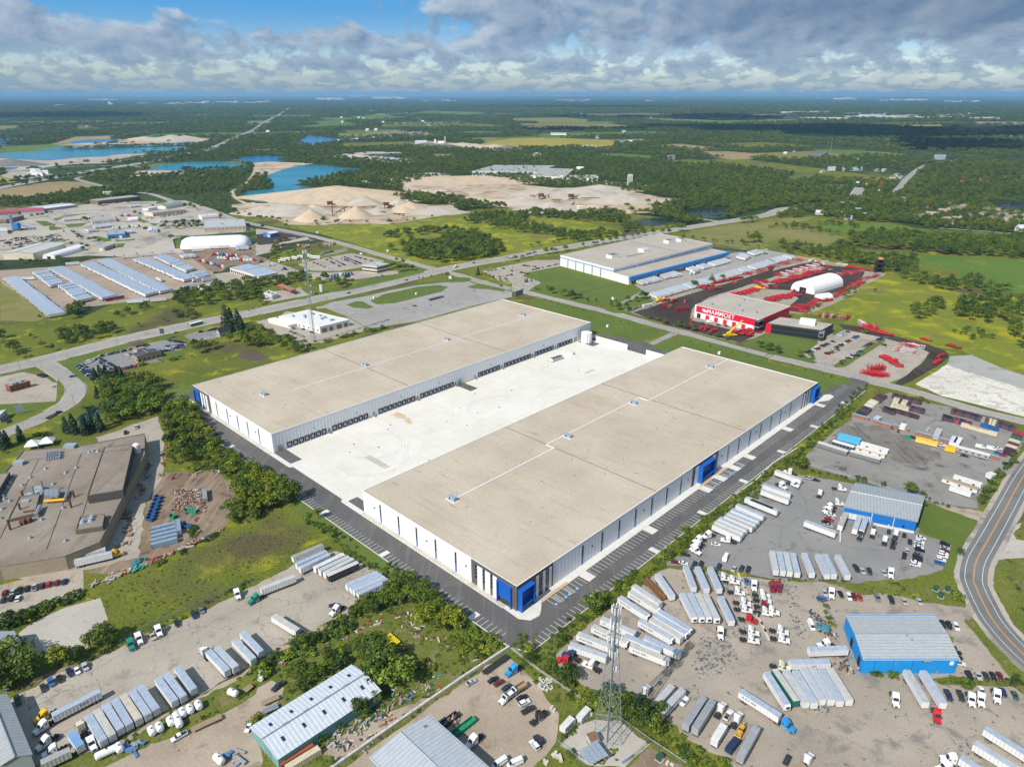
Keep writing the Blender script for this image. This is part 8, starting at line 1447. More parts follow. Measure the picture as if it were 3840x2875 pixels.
scrap('steel and grey lattice stack by the tanks','C0',[(1110,1505),(1150,1490),(1200,1465),(2000,1530),(2060,1620)],8,.9,(1,5,1),2.2); scrap('lumber stacks at the far end of the red yard','A3',[(500,630),(580,640),(620,650),(400,605),(430,610),(310,595)],8,3,(8,8,4),7); scrap('machine parts on the lots behind the mast','A1',[(200,430),(240,430),(330,410),(360,470),(400,480),(430,470),(480,430),(620,460),(650,470),(160,500),(230,490)],8,1.6,(1,4,0,3,1),7)
scrap('nursery crops and machines in the park lots','A0',[(40+45*i,430+20*i) for i in rg(4)]+[(160+42*i,410+16*i) for i in rg(4)]+[(300+40*i,400+14*i) for i in rg(4)]+[(430+30*i,390+14*i) for i in rg(4)],18,1.2,(2,2,2,7),10); scrap('stored goods around the industrial park','A0',[(1400,225),(1450,215),(1500,210),(1550,200),(900,125),(1000,110),(1100,100),(80,350),(200,335),(260,330),(1280,240),(1600,240),(60,250)],14,1.8,(0,0,4,1,8),9)
# crane parts: red booms, heavy trailers, counterweights
M_CR=sol('crane_red',(.52,.02,.03),.5,var=.2); M_CRD=sol('crane_dark_red',(.34,.03,.03),.55,var=.25)
def boom_mesh(L_=12.,w=1.2,mat=M_CR):
 m=MB(); h=L_/2; P=[(y,z) for y in (-w,w) for z in (.4,.4+2*w)]
 for y,z in P:m.cyl((-h,y,z),(h,y,z),.16,mat,5)
 n=6
 for i in rg(n):
  x0,x1=-h+L_*i/n,-h+L_*(i+1)/n
  for a,b in ((0,1),(1,3),(3,2),(2,0)):m.bar((x0,*P[a]),(x1,*P[b]),.1,mat)
 return m.mesh('boom_section')
BM={Qr:boom_mesh(),Qw:boom_mesh(mat=M_WHITE),Qv:boom_mesh(mat=M_CRD),'rusty':boom_mesh(9,1.,M_BRST),Qg:boom_mesh(8,1.,M_STEEL)}
def heavy(mat):
 m=MB(); m.box(-7,7,-1.5,1.5,1.,1.5,mat).box(4.6,7.2,-1.2,1.2,1.501,2.3,mat); w=[m.mesh('platform')]; k=MB()
 for i in rg(7):k.cyl((-6.2+1.5*i,-1.3,.5),(-6.2+1.5*i,1.3,.5),.5,M_TYRE,10)
 w.append(k.mesh('axle')); l=MB(); l.box(-5,2,-1.1,1.1,1.502,2.6,mat).box(-4,0,-.8,.8,2.601,3.2,mat); w.append(l.mesh('load')); return w
HV={Qr:heavy(M_CR),Qv:heavy(M_CRD),'yellow':heavy(M_CRY),'rusty':heavy(M_BRST),Qg:heavy(M_CHASS)}
def item(kind,p,rz,col,label,group):
 p=V3((p.x,p.y,.18))
 sc_=ru(.7,1.15)
 if kind == Qo:o=tag(link('boom_section',BM[col],None,p,rz),label,'crane boom',group); o.scale=(sc_,)*3
 else:
  t=thing('heavy_trailer',label,'heavy trailer',p,rz,group); t.scale=(sc_,)*3
  for nm,me_ in zip(('platform','axle','load'),HV[col]):link(nm,me_,t)
def cspan(t,lab,kind,a,b,n,dxy,cols,group):
 n=int(n*1.3)
 for i in rg(n):
  s=i/max(1,n-1); x,y=a[0]+(b[0]-a[0])*s,a[1]+(b[1]-a[1])*s; p,q_=g(t,x,y),g(t,x+dxy[0],y+dxy[1]); c=cols[i%len(cols)]; item(kind,p+V3((ru(-2,2),ru(-2,2),0)),hd(p,q_)+ru(-.16,.16),c,f'{c} {"lattice boom section" if kind == "boom" else "heavy haul trailer"} {lab}, {nth(i)} along',group)
CG='crane parts stored in the red yard'
RD=(Qr,Qv,Qr,Qg,Qr,'rusty',Qv)
for a in (('A3','in the upper row by the trailers',Qo,(0,668),(270,600),12,(60,14),RD),('A3','in the second upper row',Qo,(90,735),(420,650),14,(60,10),(Qr,Qr,Qw)),('A3','in the middle row by the white hall',Qh,(70,800),(430,705),12,(60,10),(Qv,Qr)),('A3','in the row ahead of the middle row',Qo,(470,690),(540,670),5,(50,-20),RD),('A3','stacked beyond the white hall',Qo,(585,735),(740,712),12,(60,20),RD),('A3','along the back edge of the red yard',Qh,(690,665),(870,692),6,(60,10),RD),('A3','along the meadow edge of the red yard',Qo,(780,775),(960,740),9,(60,-16),RD),('A3','in the pack near the meadow edge',Qo,(720,835),(800,800),8,(60,10),RD),('A3','behind the small white hall',Qo,(560,920),(690,850),10,(60,-10),RD),('A3','around the white hall apron',Qh,(230,870),(420,870),3,(50,-30),RD),('A3','in the yard behind the crane depot',Qh,(0,950),(230,900),10,(60,12),(Qr,Qv)),('A3','next to the office in the yard',Qo,(220,1030),(420,980),7,(60,16),(Qr,Qr,Qv)),('A3','on the strip above the office',Qo,(450,1085),(700,1100),10,(40,-30),(Qr,Qw,Qv)),('A3','on the strip by the car park track',Qo,(800,1150),(930,1185),7,(36,26),(Qw,Qr,Qr)),('A3','beside the blue tarp pile',Qh,(860,1200),(1000,1240),3,(60,14),RD),('A3','in the white and red heap of the car park',Qo,(1110,1370),(1230,1400),9,(60,-26),(Qw,Qr,Qw)),('A3','in the heap behind the near red stack',Qo,(1180,1340),(1290,1350),6,(60,14),(Qw,Qr,Qv)),('A3','in the near red stack',Qo,(880,1540),(1000,1540),9,(24,-40),(Qr,)),('A3','in the front of the near red stack',Qo,(860,1585),(990,1600),8,(60,14),(Qr,)),('A3','at the heap edge',Qh,(1030,1460),(1120,1510),4,(60,20),RD),('A3','along the dark track',Qh,(1430,1480),(1500,1430),2,(40,-30),RD),
 ('A3','lone on the track far side',Qh,(1350,1295),(1600,1350),2,(60,14),RD),('A2','in the corner by the depot gate',Qo,(1310,1000),(1360,1010),4,(40,-30),RD),('A2','in the corner by the depot drive',Qo,(1440,1030),(1510,1030),6,(40,-26),(Qr,Qv)),('A2','along the trailer row',Qh,(1640,835),(1760,850),5,(60,-10),RD),('A2','by the trailer row trees',Qh,(1750,800),(1960,760),7,(60,-14),RD),('A2','in the row behind the depot',Qh,(1860,920),(2160,840),8,(60,10),('yellow',Qr,Qr,Qv,Qr,Qr,Qr,Qr)),('A2','in the second row behind the depot',Qo,(2010,730),(2200,690),7,(60,10),RD),('A2','at the back corner of the depot',Qh,(2110,800),(2200,780),3,(50,20),RD),('A2','before the depot on the road side',Qh,(1640,1190),(1740,1215),3,(50,-20),RD),('A2','in the crowded corner before the depot',Qh,(1960,1240),(2090,1215),5,(50,14),(Qr,Qv)),('A2','near the gate cabin',Qh,(1270,950),(1400,955),3,(60,-20),('yellow',Qr,Qv))):cspan(*a,CG)
a,b=g('A2',1880,1255),g('A2',1960,1250); t=thing('mobile_crane','yellow mobile crane with raised boom before the crane depot','crane',V3((a.x,a.y,.15)),hd(a,b)); pbx(t,'carrier',-7,7,-1.4,1.4,.9,1.9,M_CRY); pbx(t,'cab',5.2,7.2,-1.3,1.3,1.901,3.2,M_GLASS); pbx(t,'upper_cab',-3.5,1,-1.3,1.3,2.2,4.,M_CRY); pcy(t,Qo,(-2,0,3.4),(11,0,15),.8,M_CRY,8); [pcy(t,Q9,(x,-1.3,.7),(x,1.3,.7),.7,M_TYRE,10) for x in (-5.5,-3,2.5,5)]
a,b=g('A2',1530,1180),g('A2',1580,1140); t=thing('mobile_crane','red crane with tilted boom beside the roadside trees','crane',V3((a.x,a.y,.15)),hd(a,b)); pbx(t,'carrier',-5,5,-1.3,1.3,.8,1.8,M_CR); pcy(t,Qo,(-2,0,2),(9,0,9),.6,M_CR,6); [pcy(t,Q9,(x,-1.3,.6),(x,1.3,.6),.6,M_TYRE,10) for x in (-3.5,0,3.5)]
for i,(x,y) in en(((1640,830),(1660,845),(1700,850),(1740,850),(1490,965),(1920,800),(2110,805))):p=g('A2',x,y); container(p,.4+i,Qr,f'red container among crane parts near the trailer row, {nth(i)} along','red containers of the yard')
for i,(x,y) in en(((70,835),(275,1045),(320,1050),(365,985),(400,970),(420,950),(600,790),(640,780),(560,815),(1130,1520))):p=g('A3',x,y); container(p,.3+i,Qr,f'red container in the upper red yard, {nth(i)} along','red containers of the yard')
# poles and lamps
def pole(t,x,y,label,h=10.,lamp=True,base=False,group='poles along the roads',wood=False,arm=2.2):
 p=g(t,x,y); o=thing('street_lamp' if lamp else 'utility_pole',label,'street lamp' if lamp else 'utility pole',p,ru(0,6),group); mt=M_WOOD if wood else M_STEEL
 pcy(o,'pole',(0,0,0),(0,0,h),.16,mt,6,.1)
 if lamp:a_=pcy(o,'arm',(0,0,h-.1),(arm,0,h+.2),.07,mt,5); part(o,'lamp',lambda m:m.box(arm-.1,arm+.7,-.18,.18,h+.1,h+.3,M_UNIT),parent=a_)
 else:a_=pbx(o,'crossarm',-1.2,1.2,-.08,.08,h-1.,h-.8,mt); [part(o,'insulator',lambda m:m.cyl((x_,0,h-.799),(x_,0,h-.5),.07,M_DARK,5),parent=a_) for x_ in (-1.1,0,1.1)]
 if base:pcy(o,'yellow_base',(0,0,.1),(0,0,1.2),.55,M_BOLL,10)
for i,(x,y) in en(((1232,1130),(1466,1068),(1665,1010),(1895,945),(2125,882))):pole('A1',x,y,f'lamp with yellow base on the big lot, {nth(i)} from the ambulance station',12,True,True,'yellow based lamps')
for i,(x,y) in en(((968,1085),(1127,1040),(1305,990),(1475,940),(1630,905),(1785,868),(870,945),(1120,890),(1345,880),(680,1040),(1745,1020),(2125,890))):pole('A1',x,y,f'tall plain lamp on the park and ride lot, {nth(i)} along',12,True,False,'plain lamps of the big lot')
for i,(tl,x,y) in en((('A0',1025,1360),('A0',1632,1230),('A0',590,1455),('A0',2160,1095),('A0',370,1560),('A0',180,1550),('A0',260,1430),('A1',845,890),('A1',1220,810),('A1',1590,735),('A1',1380,610),('A1',1065,510),('A1',1695,640),('A1',2140,590),('B0',648,215),('B0',418,430),('A2',1390,1245),('B3',830,35),('C2',360,670),('C0',258,1160),('C0',110,1160),('A1',60,900),('A1',825,460),('A3',398,735),('B2',1298,1560))):pole(tl,x,y,f'slender pole {("by the main road" if tl in ("A0", "A1") else "by the yards")}, {nth(i)} following the road east',11,i%3 == 0,False,'poles along the roads',i%3 == 1)
def board(t,x,y,label,w,h,z,col,text=None,dx=30,dy=0):
 p,q_=g(t,x,y),g(t,x+dx,y+dy); o=thing('sign_board',label,'sign',p,hd(p,q_)); m=MB(); m.box(-w/2,w/2,-.15,.15,z,z+h,P_WALL); m.build('panel',o,color=col); [pbx(o,Q6,s*w*.4-.1,s*w*.4+.1,-.1,.1,0,z,M_STEEL) for s in (-1,1)]
board('A1',562,880,'tall white and blue price sign of the filling station',3,9,1,(.6,.64,.72)); board('A1',1675,780,'white roadside sign board on the grass corner',3.5,3.5,3,(.72,.72,.7)); board('B0',178,270,'blue and white shop sign board on the lawn',5,5,2,(.3,.38,.45),dy=-6); board('A2',62,910,'grey hoarding sign beside the drive',14,6,1,(.2,.24,.26),dy=-10); board('A1',1135,535,'small white sign by the meadow road',3,3,1.5,(.72,.72,.7)); board('A1',530,375,'small white field sign by the country road',3,3,1.5,(.72,.72,.7)); board('A0',1410,1285,'dealer pylon sign with dark panel',4,5,6,(.08,.09,.12)); board('U0',1620,800,'dark billboard standing beside the turquoise pond',22,14,4,(.02,.025,.03)); board('C2',990,1600,'blue and white pallet of panels on the mast pad',5,1.2,.3,(.4,.44,.6),dy=-20)
t=thing('cable_canopy','blue grey slatted canopy hut on the mast pad','canopy',g('C2',700,1590),.5); [pbx(t,'slat',-4+.9*k,-3.25+.9*k,-3.4,3.4,3.2+.12*(k%2),3.32+.12*(k%2),M_UNIT) for k in rg(9)]; [pbx(t,Q6,x,x+.2,y,y+.2,0,3.19,M_STEEL) for x in (-3.5,3.3) for y in (-2.8,2.6)]; pbx(t,'equipment_cabinet',-2.5,2,-1.5,1.5,0,2.4,M_WHITE)
for i,(x,y) in en(((292,560),(420,535))):
 t=thing('party_tent',f'white peaked party tent by the foundry wall, {nth(i)} from the pines','tent',g('B0',x,y),.3,'pair of white tents'); part(t,'canopy',lambda m:m.box(-4,4,-4,4,2.6,3.2,M_FAB).add([(-4,-4,3.201),(4,-4,3.201),(4,4,3.201),(-4,4,3.201),(0,0,6.2)],[(0,1,4),(1,2,4),(2,3,4),(3,0,4)],M_FAB)); [pbx(t,Q7,a_-.1,a_+.1,b_-.1,b_+.1,0,2.59,M_STEEL) for a_ in (-3.8,3.8) for b_ in (-3.8,3.8)]
# quarry heaps and plant
def heap(t,x,y,w,h,label,mat,lx=1.,rz=0.):
 c=g(t,x,y); n,k=28,9; vs,fs=[(0,0,h)],[]; rr=random.Random(label)
 ph=[rr.uniform(.82,1.15) for _ in rg(n)]
 for j in rg(1,k+1):
  for i in rg(n):a=2*PI*i/n; s=j/k; r_=w/2*s*(ph[i]*.5+ph[(i+1)%n]*.5); vs.append((r_*math.cos(a)*lx,r_*math.sin(a),h*(1-s)**1.05+rr.uniform(-.02,.02)*h*(1-s)-(.3 if j == k else 0)))
 for i in rg(n):fs.append((0,1+i,1+(i+1)%n))
 for j in rg(k-1):
  for i in rg(n):a=1+j*n+i; b=1+j*n+(i+1)%n; fs.append((a,a+n,b+n,b))
 me=bpy.data.meshes.new('gravel_heap'); me.from_pydata(vs,[],fs); me.materials.append(mat); me.polygons.foreach_set('use_smooth',[True]*len(me.polygons)); tag(link('gravel_heap',me,None,V3((c.x,c.y,0)),rz),label,'gravel heap','gravel heaps in the quarries')
H1,H2,H3=gm('pale_aggregate',(.4,.35,.29),(.47,.415,.35),None,.05,.1,.5,.08,bump=.3),gm('buff_aggregate',(.47,.36,.25),(.54,.43,.31),None,.05,.1,.5,.08,bump=.3),gm('dark_aggregate',(.15,.14,.13),(.2,.19,.18),None,.05,.1,.5,.08)
for i,(tl,x,y,w,h,m_,lx) in en((('A1',935,112,70,16,H1,1.2),('A1',480,250,62,20,H2,1.1),('A1',865,225,62,20,H2,1.1),('A1',250,190,110,18,H1,1.9),('A1',60,190,60,13,H2,1.6),('A1',500,180,60,14,H2,1.3),('A1',1230,130,60,15,H1,1.2),('A1',1330,150,60,13,H2,1.2),('A1',1280,185,50,11,H2,1.2),('A1',1060,190,55,11,H1,1.3),('A1',1570,185,80,10,H1,1.6),('A1',700,60,200,26,H2,2.2),('A1',1000,85,70,10,H2,1.6),('A1',430,90,90,14,H2,1.5),('A1',740,110,50,9,H2,1.5),('A2',600,40,130,16,H1,1.7),('A2',220,30,100,12,H1,1.6),('A2',950,90,100,17,H1,1.5),('A2',330,165,100,16,H1,1.5),('A2',90,110,90,14,H1,1.5),('A2',690,160,70,9,H2,2),('A1',2100,110,90,10,H2,2),('A1',1900,110,60,8,H2,2),('A2',840,180,60,7,H2,2),('U2',760,955,110,14,H1,2),('U1',1480,568,120,14,H3,1.6),('U1',1640,575,90,12,H3,1.4),('U1',1780,565,130,12,H2,1.8),('U1',1900,575,100,12,H1,1.6),('U1',2060,585,110,14,H2,1.6),('U1',2170,590,90,13,H3,1.4),('U0',100,735,130,20,H3,1.8),('U0',1490,520,200,26,H1,1.4),('U0',1600,515,160,20,H2,1.5),('U0',1250,518,160,16,H2,1.6),('U1',780,660,90,9,H1,2.4),('U1',880,665,90,9,H1,2.2),('U1',1020,680,90,8,H1,2),('U1',1130,690,90,8,H1,2.4),('U1',1240,700,90,7,H1,2),('U1',1600,870,200,10,H2,2.4),('U1',1900,865,200,12,H2,2.4))):heap(tl,x,y,w,h,f'{"grey" if m_ is H1 else "dark" if m_ is H3 else "sandy"} gravel heap, {nth(i)} of the quarry country',m_,lx)
def conveyor(t,x1,y1,x2,y2,label,h):
 a,b=g(t,x1,y1),g(t,x2,y2); d=b-a; o=thing('conveyor',label,'conveyor',a,hd(a,b),'quarry conveyors'); ln=d.length; pcy(o,'belt_truss',(0,0,1),(ln,0,h),.9,M_BRST,4); [pbx(o,'trestle',ln*s-.4,ln*s+.4,-1,1,0,1+(h-1)*s-.7,M_BRST) for s in (.45,.8)]
for i,(x1,y1,x2,y2,h) in en(((240,220,425,185,7),(660,220,660,185,14),(690,190,780,175,8),(880,185,1120,205,5),(1190,200,1290,230,6),(1150,160,1290,100,14),(860,148,1040,152,5),(540,150,620,165,6),(720,145,850,168,6),(80,145,120,150,5))):conveyor('A1',x1,y1,x2,y2,f'rusty quarry conveyor in the near pit, {nth(i)} along',h)
for i,(x1,y1,x2,y2,h) in en(((140,45,260,80,10),(250,80,330,60,8),(340,80,420,102,6),(480,82,580,70,9),(600,68,760,75,4),(510,125,540,120,6))):conveyor('A2',x1,y1,x2,y2,f'dark quarry conveyor in the far pit, {nth(i)} along',h)
for tl,x,y,lb in (('A1',1125,150,'rusty crusher tower in the near pit'),('A1',640,140,'brown screening plant in the near pit'),('A2',250,70,'dark crusher in the far pit'),('A2',510,75,'red crusher in the far pit'),('A2',588,180,'white silo box at the edge of the far pit')):
 t=thing('crusher',lb,'crusher',g(tl,x,y),.3); M_=M_WHITE if Qw in lb else M_RUST; pbx(t,'hopper',-5,5,-4,4,5,11,M_,None,-1,-1); [pbx(t,Q7,x_,x_+.7,y_,y_+.7,0,4.99,M_) for x_ in (-4.5,3.8) for y_ in (-3.5,2.8)]; pbx(t,'screen_deck',5.01,11,-2.5,2.5,4,6,M_)

t=thing('shelter_bench','grey bench beside the long bus shelter','bench',g('A1',1325,975),.3); pbx(t,'seat',-1.5,1.5,-.3,.3,.4,.5,M_STEEL); pbx(t,Q7,-1.4,-1.2,-.25,.25,0,.399,M_STEEL); pbx(t,Q7,1.2,1.4,-.25,.25,0,.399,M_STEEL)

# ------------------------------------------------------------------ trees, shrubs, woods
def leaf_mat(name,c_dark,c_mid,c_light):
 m,N,L,b=node_mat(name,.6,.25); P=N.new('ShaderNodeNewGeometry'); oi=N.new('ShaderNodeObjectInfo')
 col=ramp(N,L,P.outputs['Random Per Island'],[(0,c_dark),(.5,c_mid),(1,c_light)])
 col=mix(N,L,1.,col,ramp(N,L,oi.outputs['Random'],[(0,(.55,.66,.68)),(.5,(1,1,1)),(1,(1.5,1.28,1.))]),'MULTIPLY')
 col=mix(N,L,1.,col,ramp(N,L,noise(N,L,P.outputs['Position'],.004,3,.6),[(.35,(.8,.88,.95)),(.65,(1.22,1.12,.95))]),'MULTIPLY')
 col=mix(N,L,1.,col,oi.outputs['Color'],'MULTIPLY'); L.new(col,b.inputs['Base Color'])
 tr=N.new('ShaderNodeBsdfTranslucent'); L.new(col,tr.inputs[0]); mx=N.new('ShaderNodeMixShader'); mx.inputs[0].default_value=.22
 L.new(b.outputs[0],mx.inputs[1]); L.new(tr.outputs[0],mx.inputs[2]); L.new(mx.outputs[0],N['Material Output'].inputs[0]); return m
M_LEAF=leaf_mat('broad_leaves',(.042,.08,.013),(.098,.155,.022),(.185,.24,.032)); M_NEED=leaf_mat('needles',(.02,.045,.022),(.042,.078,.034),(.07,.11,.046)); M_BARK=sol('bark',(.11,.08,.055),.95,var=.3)
def crown(seed,blobs,per,leaf,mat,spread=.3,base=.32,conic=False,squash=.8):
 """leaf clumps on overlapping boughs; height 1, radius about .4"""
 r=np.random.default_rng(seed); V,Fc=[],[]
 for k in rg(blobs):
  if conic:z=.08+.9*k/blobs; R_=.24*(1-z)**.8+.02; c=np.array([0,0,z]); rad=np.array([R_,R_,.07]); nl=int(per*(R_/.2+.25))
  else:
   a=r.uniform(0,6.28); q=r.uniform(0,1)**.6*spread; z=base+.1+r.uniform(0,.46)*(1-.6*q/spread); c=np.array([q*math.cos(a),q*math.sin(a),z]); s=r.uniform(.08,.21); rad=np.array([s,s,s*squash]); nl=per
  for i in rg(nl):
   d=r.normal(size=3); d /= np.linalg.norm(d); d[2]=d[2] if d[2] >-.3 or conic else -d[2]*.5
   p=c+d*rad*r.uniform(.75,1.1); n=d+r.normal(size=3)*.45
   if conic:n=n+np.array([0,0,.5])
   n /= np.linalg.norm(n); t=np.cross(n,r.normal(size=3)); t /= np.linalg.norm(t); b=np.cross(n,t); l=leaf*r.uniform(.6,1.3); o=len(V)
   V += [tuple(p+t*l),tuple(p+b*l*.8),tuple(p-t*l),tuple(p-b*l*.8)]; Fc.append((o,o+1,o+2,o+3))
 me=bpy.data.meshes.new('crown'); me.from_pydata(V,[],Fc); me.materials.append(mat); return me
def trunk_me(r0,limbs):
 m=MB(); m.cyl((0,0,-.01),(0,0,.5),r0,M_BARK,6,r0*.5)
 for i in rg(limbs):a=6.28*i/limbs+.4; m.cyl((0,0,.26+.05*i),(.2*math.cos(a),.2*math.sin(a),.55+.03*i),r0*.5,M_BARK,5,r0*.2)
 return m.mesh('trunk')
TRK,TRC=trunk_me(.022,4),trunk_me(.016,0)
DEC=[crown(i,20,34,.038,M_LEAF,.34) for i in rg(5)]+[crown(20+i,15,36,.04,M_LEAF,.24,.3,squash=1.25) for i in rg(3)]
CON=[crown(40+i,15,30,.045,M_NEED,conic=True) for i in rg(3)]
BUSH=[crown(60+i,10,34,.058,M_LEAF,.34,.02,squash=1.) for i in rg(4)]
TINT={Qn:(1,1,1),Qx:(.6,.7,.78),Qy:(1.5,1.36,.8),'olive':(1.3,1.12,.85),'blue-green':(.85,1.1,1.5),Qd:(.42,.42,.55),Qp:(.9,.35,.6),'pale green':(1.45,1.45,1.35)}
TREES=[]
def tree(t,x,y,h,tint,where,kind='dec',w=1.):p=g(t,x,y); TREES.append([p,h,TK.get(tint,tint),where,kind,w])
def trees(t,where,items,kind='dec',w=1.):
 for x,y,h,tint in items:tree(t,x,y,h,tint,where,kind,w)
def wood(spec,where,gap,h0,h1,tints,kind='dec',w=1.,fill=.92):
 gap *= .7 if spec[0] in 'BC' else .82; w *= 1.12 if spec[0] in 'BC' else 1.
 P=pts(spec); xs=[p.x for p in P]; ys=[p.y for p in P]; nx,ny=int((max(xs)-min(xs))/gap)+1,int((max(ys)-min(ys))/gap)+1
 X,Y=np.meshgrid(np.arange(nx),np.arange(ny)); X=min(xs)+(X+RNG.uniform(0,.9,X.shape))*gap; Y=min(ys)+(Y+RNG.uniform(0,.9,Y.shape))*gap; ok=inside(P,X,Y) & (RNG.uniform(0,1,X.shape) < fill)
 for x,y in zip(X[ok],Y[ok]):TREES.append([V3((x,y,0)),ru(h0,h1),rch(tints),where,kind,w])
def hedge(spec,where,gap,h0,h1,tints,kind=Qj,jit=1.,fill=.95):
 if spec[0] in 'BC':gap *= .5; jit *= 1.3
 P=pts(spec)
 for a,b in zip(P[:-1],P[1:]):
  for i in rg(max(1,int((b-a).length/gap))):
   if random.random() < fill:p=a.lerp(b,(i+random.random()*.6)*gap/max(gap,(b-a).length)); TREES.append([V3((p.x+ru(-jit,jit),p.y+ru(-jit,jit),0)),ru(h0,h1),rch(tints),where,kind,1.])
TK={'g':Qn,'d':Qx,'y':Qy,'o':'olive','b':'blue-green','k':Qd,'p':'pale green'}
YG,GN,DK=[Qy,Qy,Qn,'olive',Qx],[Qn,Qn,Qx,Qy,'pale green'],[Qx,Qx,Qn]
wood('B0 1390,330 1560,180 1700,250 1760,400 1900,480 2000,620 2060,700 2208,760 B1 80,760 190,850 400,960 300,1060 0,1190 B0 2150,1220 1970,1240 1990,1100 2050,960 1950,790 1880,740 1640,730 1450,690 1470,520','in the belt between foundry yard and long warehouse',8,5,12.5,YG)
wood('B0 840,50 960,0 1250,0 1340,60 1420,150 1390,250 1200,310 1000,370 900,330 950,260 960,200','in the copse by the dark pond',9,9,14,GN); wood('A0 820,1600 1000,1580 1240,1640 1280,1656 1000,1656','in the copse by the dark pond',9,8,12,DK,'con')
trees('B0','in the row of spruces by the dark pond',[(578,432,13,'b'),(648,438,16,'g'),(745,445,15,'g'),(795,410,15,'b'),(868,415,15,'b'),(845,130,10,'k'),(970,110,13,'g'),(70,545,12,'d'),(40,570,13,'d'),(185,500,12,'d')],'con'); trees('B0','on the lawn beside the foundry',[(330,460,5,'d'),(400,455,5,'g'),(775,240,7,'d'),(900,190,6,'g'),(40,610,3,'o')],Qj)
tree('B0',1700,1390,14,Qn,'alone at the foot of the dirt yard','dec',.6); hedge('B0 1760,1380 1600,1450 1280,1600','along the crates at the meadow edge',7,2,4,GN,jit=2,fill=.6); hedge('B0 2000,760 1860,720 1640,750','under the belt by the foundry yard',4,4,6,GN)
trees('B1','at the parking edge by the court drive',[(240,1060,15,'g'),(320,1010,14,'g'),(540,1170,8,'y'),(640,1290,5,'g'),(690,1320,4,'g'),(100,860,11,'d'),(40,1010,13,'y')]); hedge('B1 420,1150 660,1330 720,1420 860,1500 1000,1580 1240,1690','along the wire fence above the trailer blocks',4,1.5,3.2,GN,jit=1.5)
hedge('B1 640,1300 760,1340 900,1440','sapling on the lawn strip',9,2,3,[Qn],'con'); trees('B1','on the lawn strip by the lower stalls',[(1155,1600,5,'y'),(1215,1640,4,'y')])
wood('C1 1110,130 1290,50 1420,120 1700,300 1820,420 1700,500 1560,520 1420,440 1400,280 1240,280 1110,250','in the thicket under the stall corner',6.5,5,10,[Qy,Qy,Qn,'olive']); wood('C1 1640,560 1750,430 1960,460 2130,610 1850,780 1780,700','in the scrub below the parking corner',5,2.5,4.5,YG,Qj,fill=.85)
wood('C1 580,720 780,600 1000,560 1160,640 1200,760 1040,800 950,840 820,780 560,880','in the grove behind the green shed',7.5,5,9,[Qn,Qn,'pale green',Qx]); wood('C1 980,830 1180,780 1240,940 1160,1060 1090,980','in the tall clump at the green shed end',6.5,11,15,['pale green',Qn]); trees('C1','along the wall of the green shed',[(870,1210,9,'g'),(920,1190,8,'g'),(1030,1110,7,'o'),(960,1150,6,'g'),(720,1320,4,'y'),(560,1440,4,'y'),(600,1410,3,'y'),(660,1640,4,'y')])
wood('C1 250,880 480,760 560,860 480,960 330,1020 250,960','in the scrub left by the shed roof',6.5,6,9,YG); hedge('C1 1090,200 900,310 780,400 560,520 380,580 440,640 200,720 60,830 0,900','in the weedy hedge below the concrete yard',5,3,7,GN,jit=3); hedge('C1 1240,860 1420,880 1550,790 1580,860','in the weeds among junk',6,2,4,YG,jit=3); trees('C1','in the weedy hedge below the concrete yard',[(940,300,9,'g'),(1000,330,8,'d'),(520,580,6,'d'),(430,600,7,'y')]); hedge('C1 20,1240 -30,1300','by the shed corner',4,3,5,YG)
wood('C0 -60,760 120,720 330,770 360,860 200,940 60,1020 -60,1060','in the tall clump beside the grey shed',8,10,14,[Qn,'olive',Qx]); trees('C0','between pale gravel and concrete yard',[(510,780,11,'y'),(580,760,9,'g'),(640,740,8,'g'),(700,700,6,'g'),(790,640,9,'o'),(850,610,10,'g'),(930,580,12,'g'),(980,600,9,'d'),(100,440,9,'g'),(190,420,8,'d'),(40,470,6,'g')]); hedge('C0 0,470 230,400 280,330 340,310 430,270 560,240 650,200 710,170','in the hedge below the foundry car park',5,4,7,[Qy,Qn,Qx]); hedge('C0 650,770 830,690 1020,620','in the low hedge of the concrete yard',4,2,3.5,GN); hedge('C0 1320,480 1500,400 1700,310 1950,170 2208,40','under the meadow fence',4,1.2,2.6,GN); hedge('C0 520,1620 640,1560','by the lower edge weeds',4,2,3,[Qn])
hedge('B3 830,40 640,230 480,400 300,590 210,680 0,800 B2 2208,780 2000,960 1800,1140 1600,1300 1400,1470 1250,1580 1090,1650 C2 1010,20 880,130 760,220 640,330 520,420 420,500 300,610','in the hedge along the parking',4.2,1.8,3.6,YG+[Qn],jit=1.8); hedge('B2 1850,1070 1500,1330 1280,1540 C2 1120,10 900,190 700,330 500,470 340,640','in the weeds behind the parking hedge',5,2,4.5,GN,jit=2); tree('C2',690,330,12,Qn,'standing out of the parking hedge'); tree('C2',730,290,10,Qn,'standing out of the parking hedge')
trees('C2','at the barrier corner',[(140,690,7,'y'),(150,760,6,'d'),(60,620,4,'g'),(100,560,3,'o'),(470,930,10,'d'),(500,900,8,'d')]); wood('C2 660,1060 900,1010 960,1110 1180,1180 1280,1280 1440,1400 1460,1500 1260,1460 1100,1340 930,1250 740,1180','in the belt below the lattice mast',7.5,8,12,[Qn,Qx,Qx]); hedge('C2 1440,1500 1560,1560 1700,1620 1850,1700','in the weeds at the belt end',4,3,5,YG,jit=2.5); hedge('C2 300,760 420,860 560,1000 700,1080','along the sleeper wall',4,2.5,4.5,GN,jit=2); hedge('C2 520,1040 600,1120 560,1180','by the storage bodies',5,2,3.5,YG); hedge('C2 880,1500 940,1500 800,1610 1000,1600','on the mast pad',6,1,2,GN); hedge('C2 520,1520 600,1560','on the mast pad',4,2,3,[Qn]); hedge('C2 560,1300 480,1380 420,1440','on the mast pad rim',4,1.5,2.5,YG)
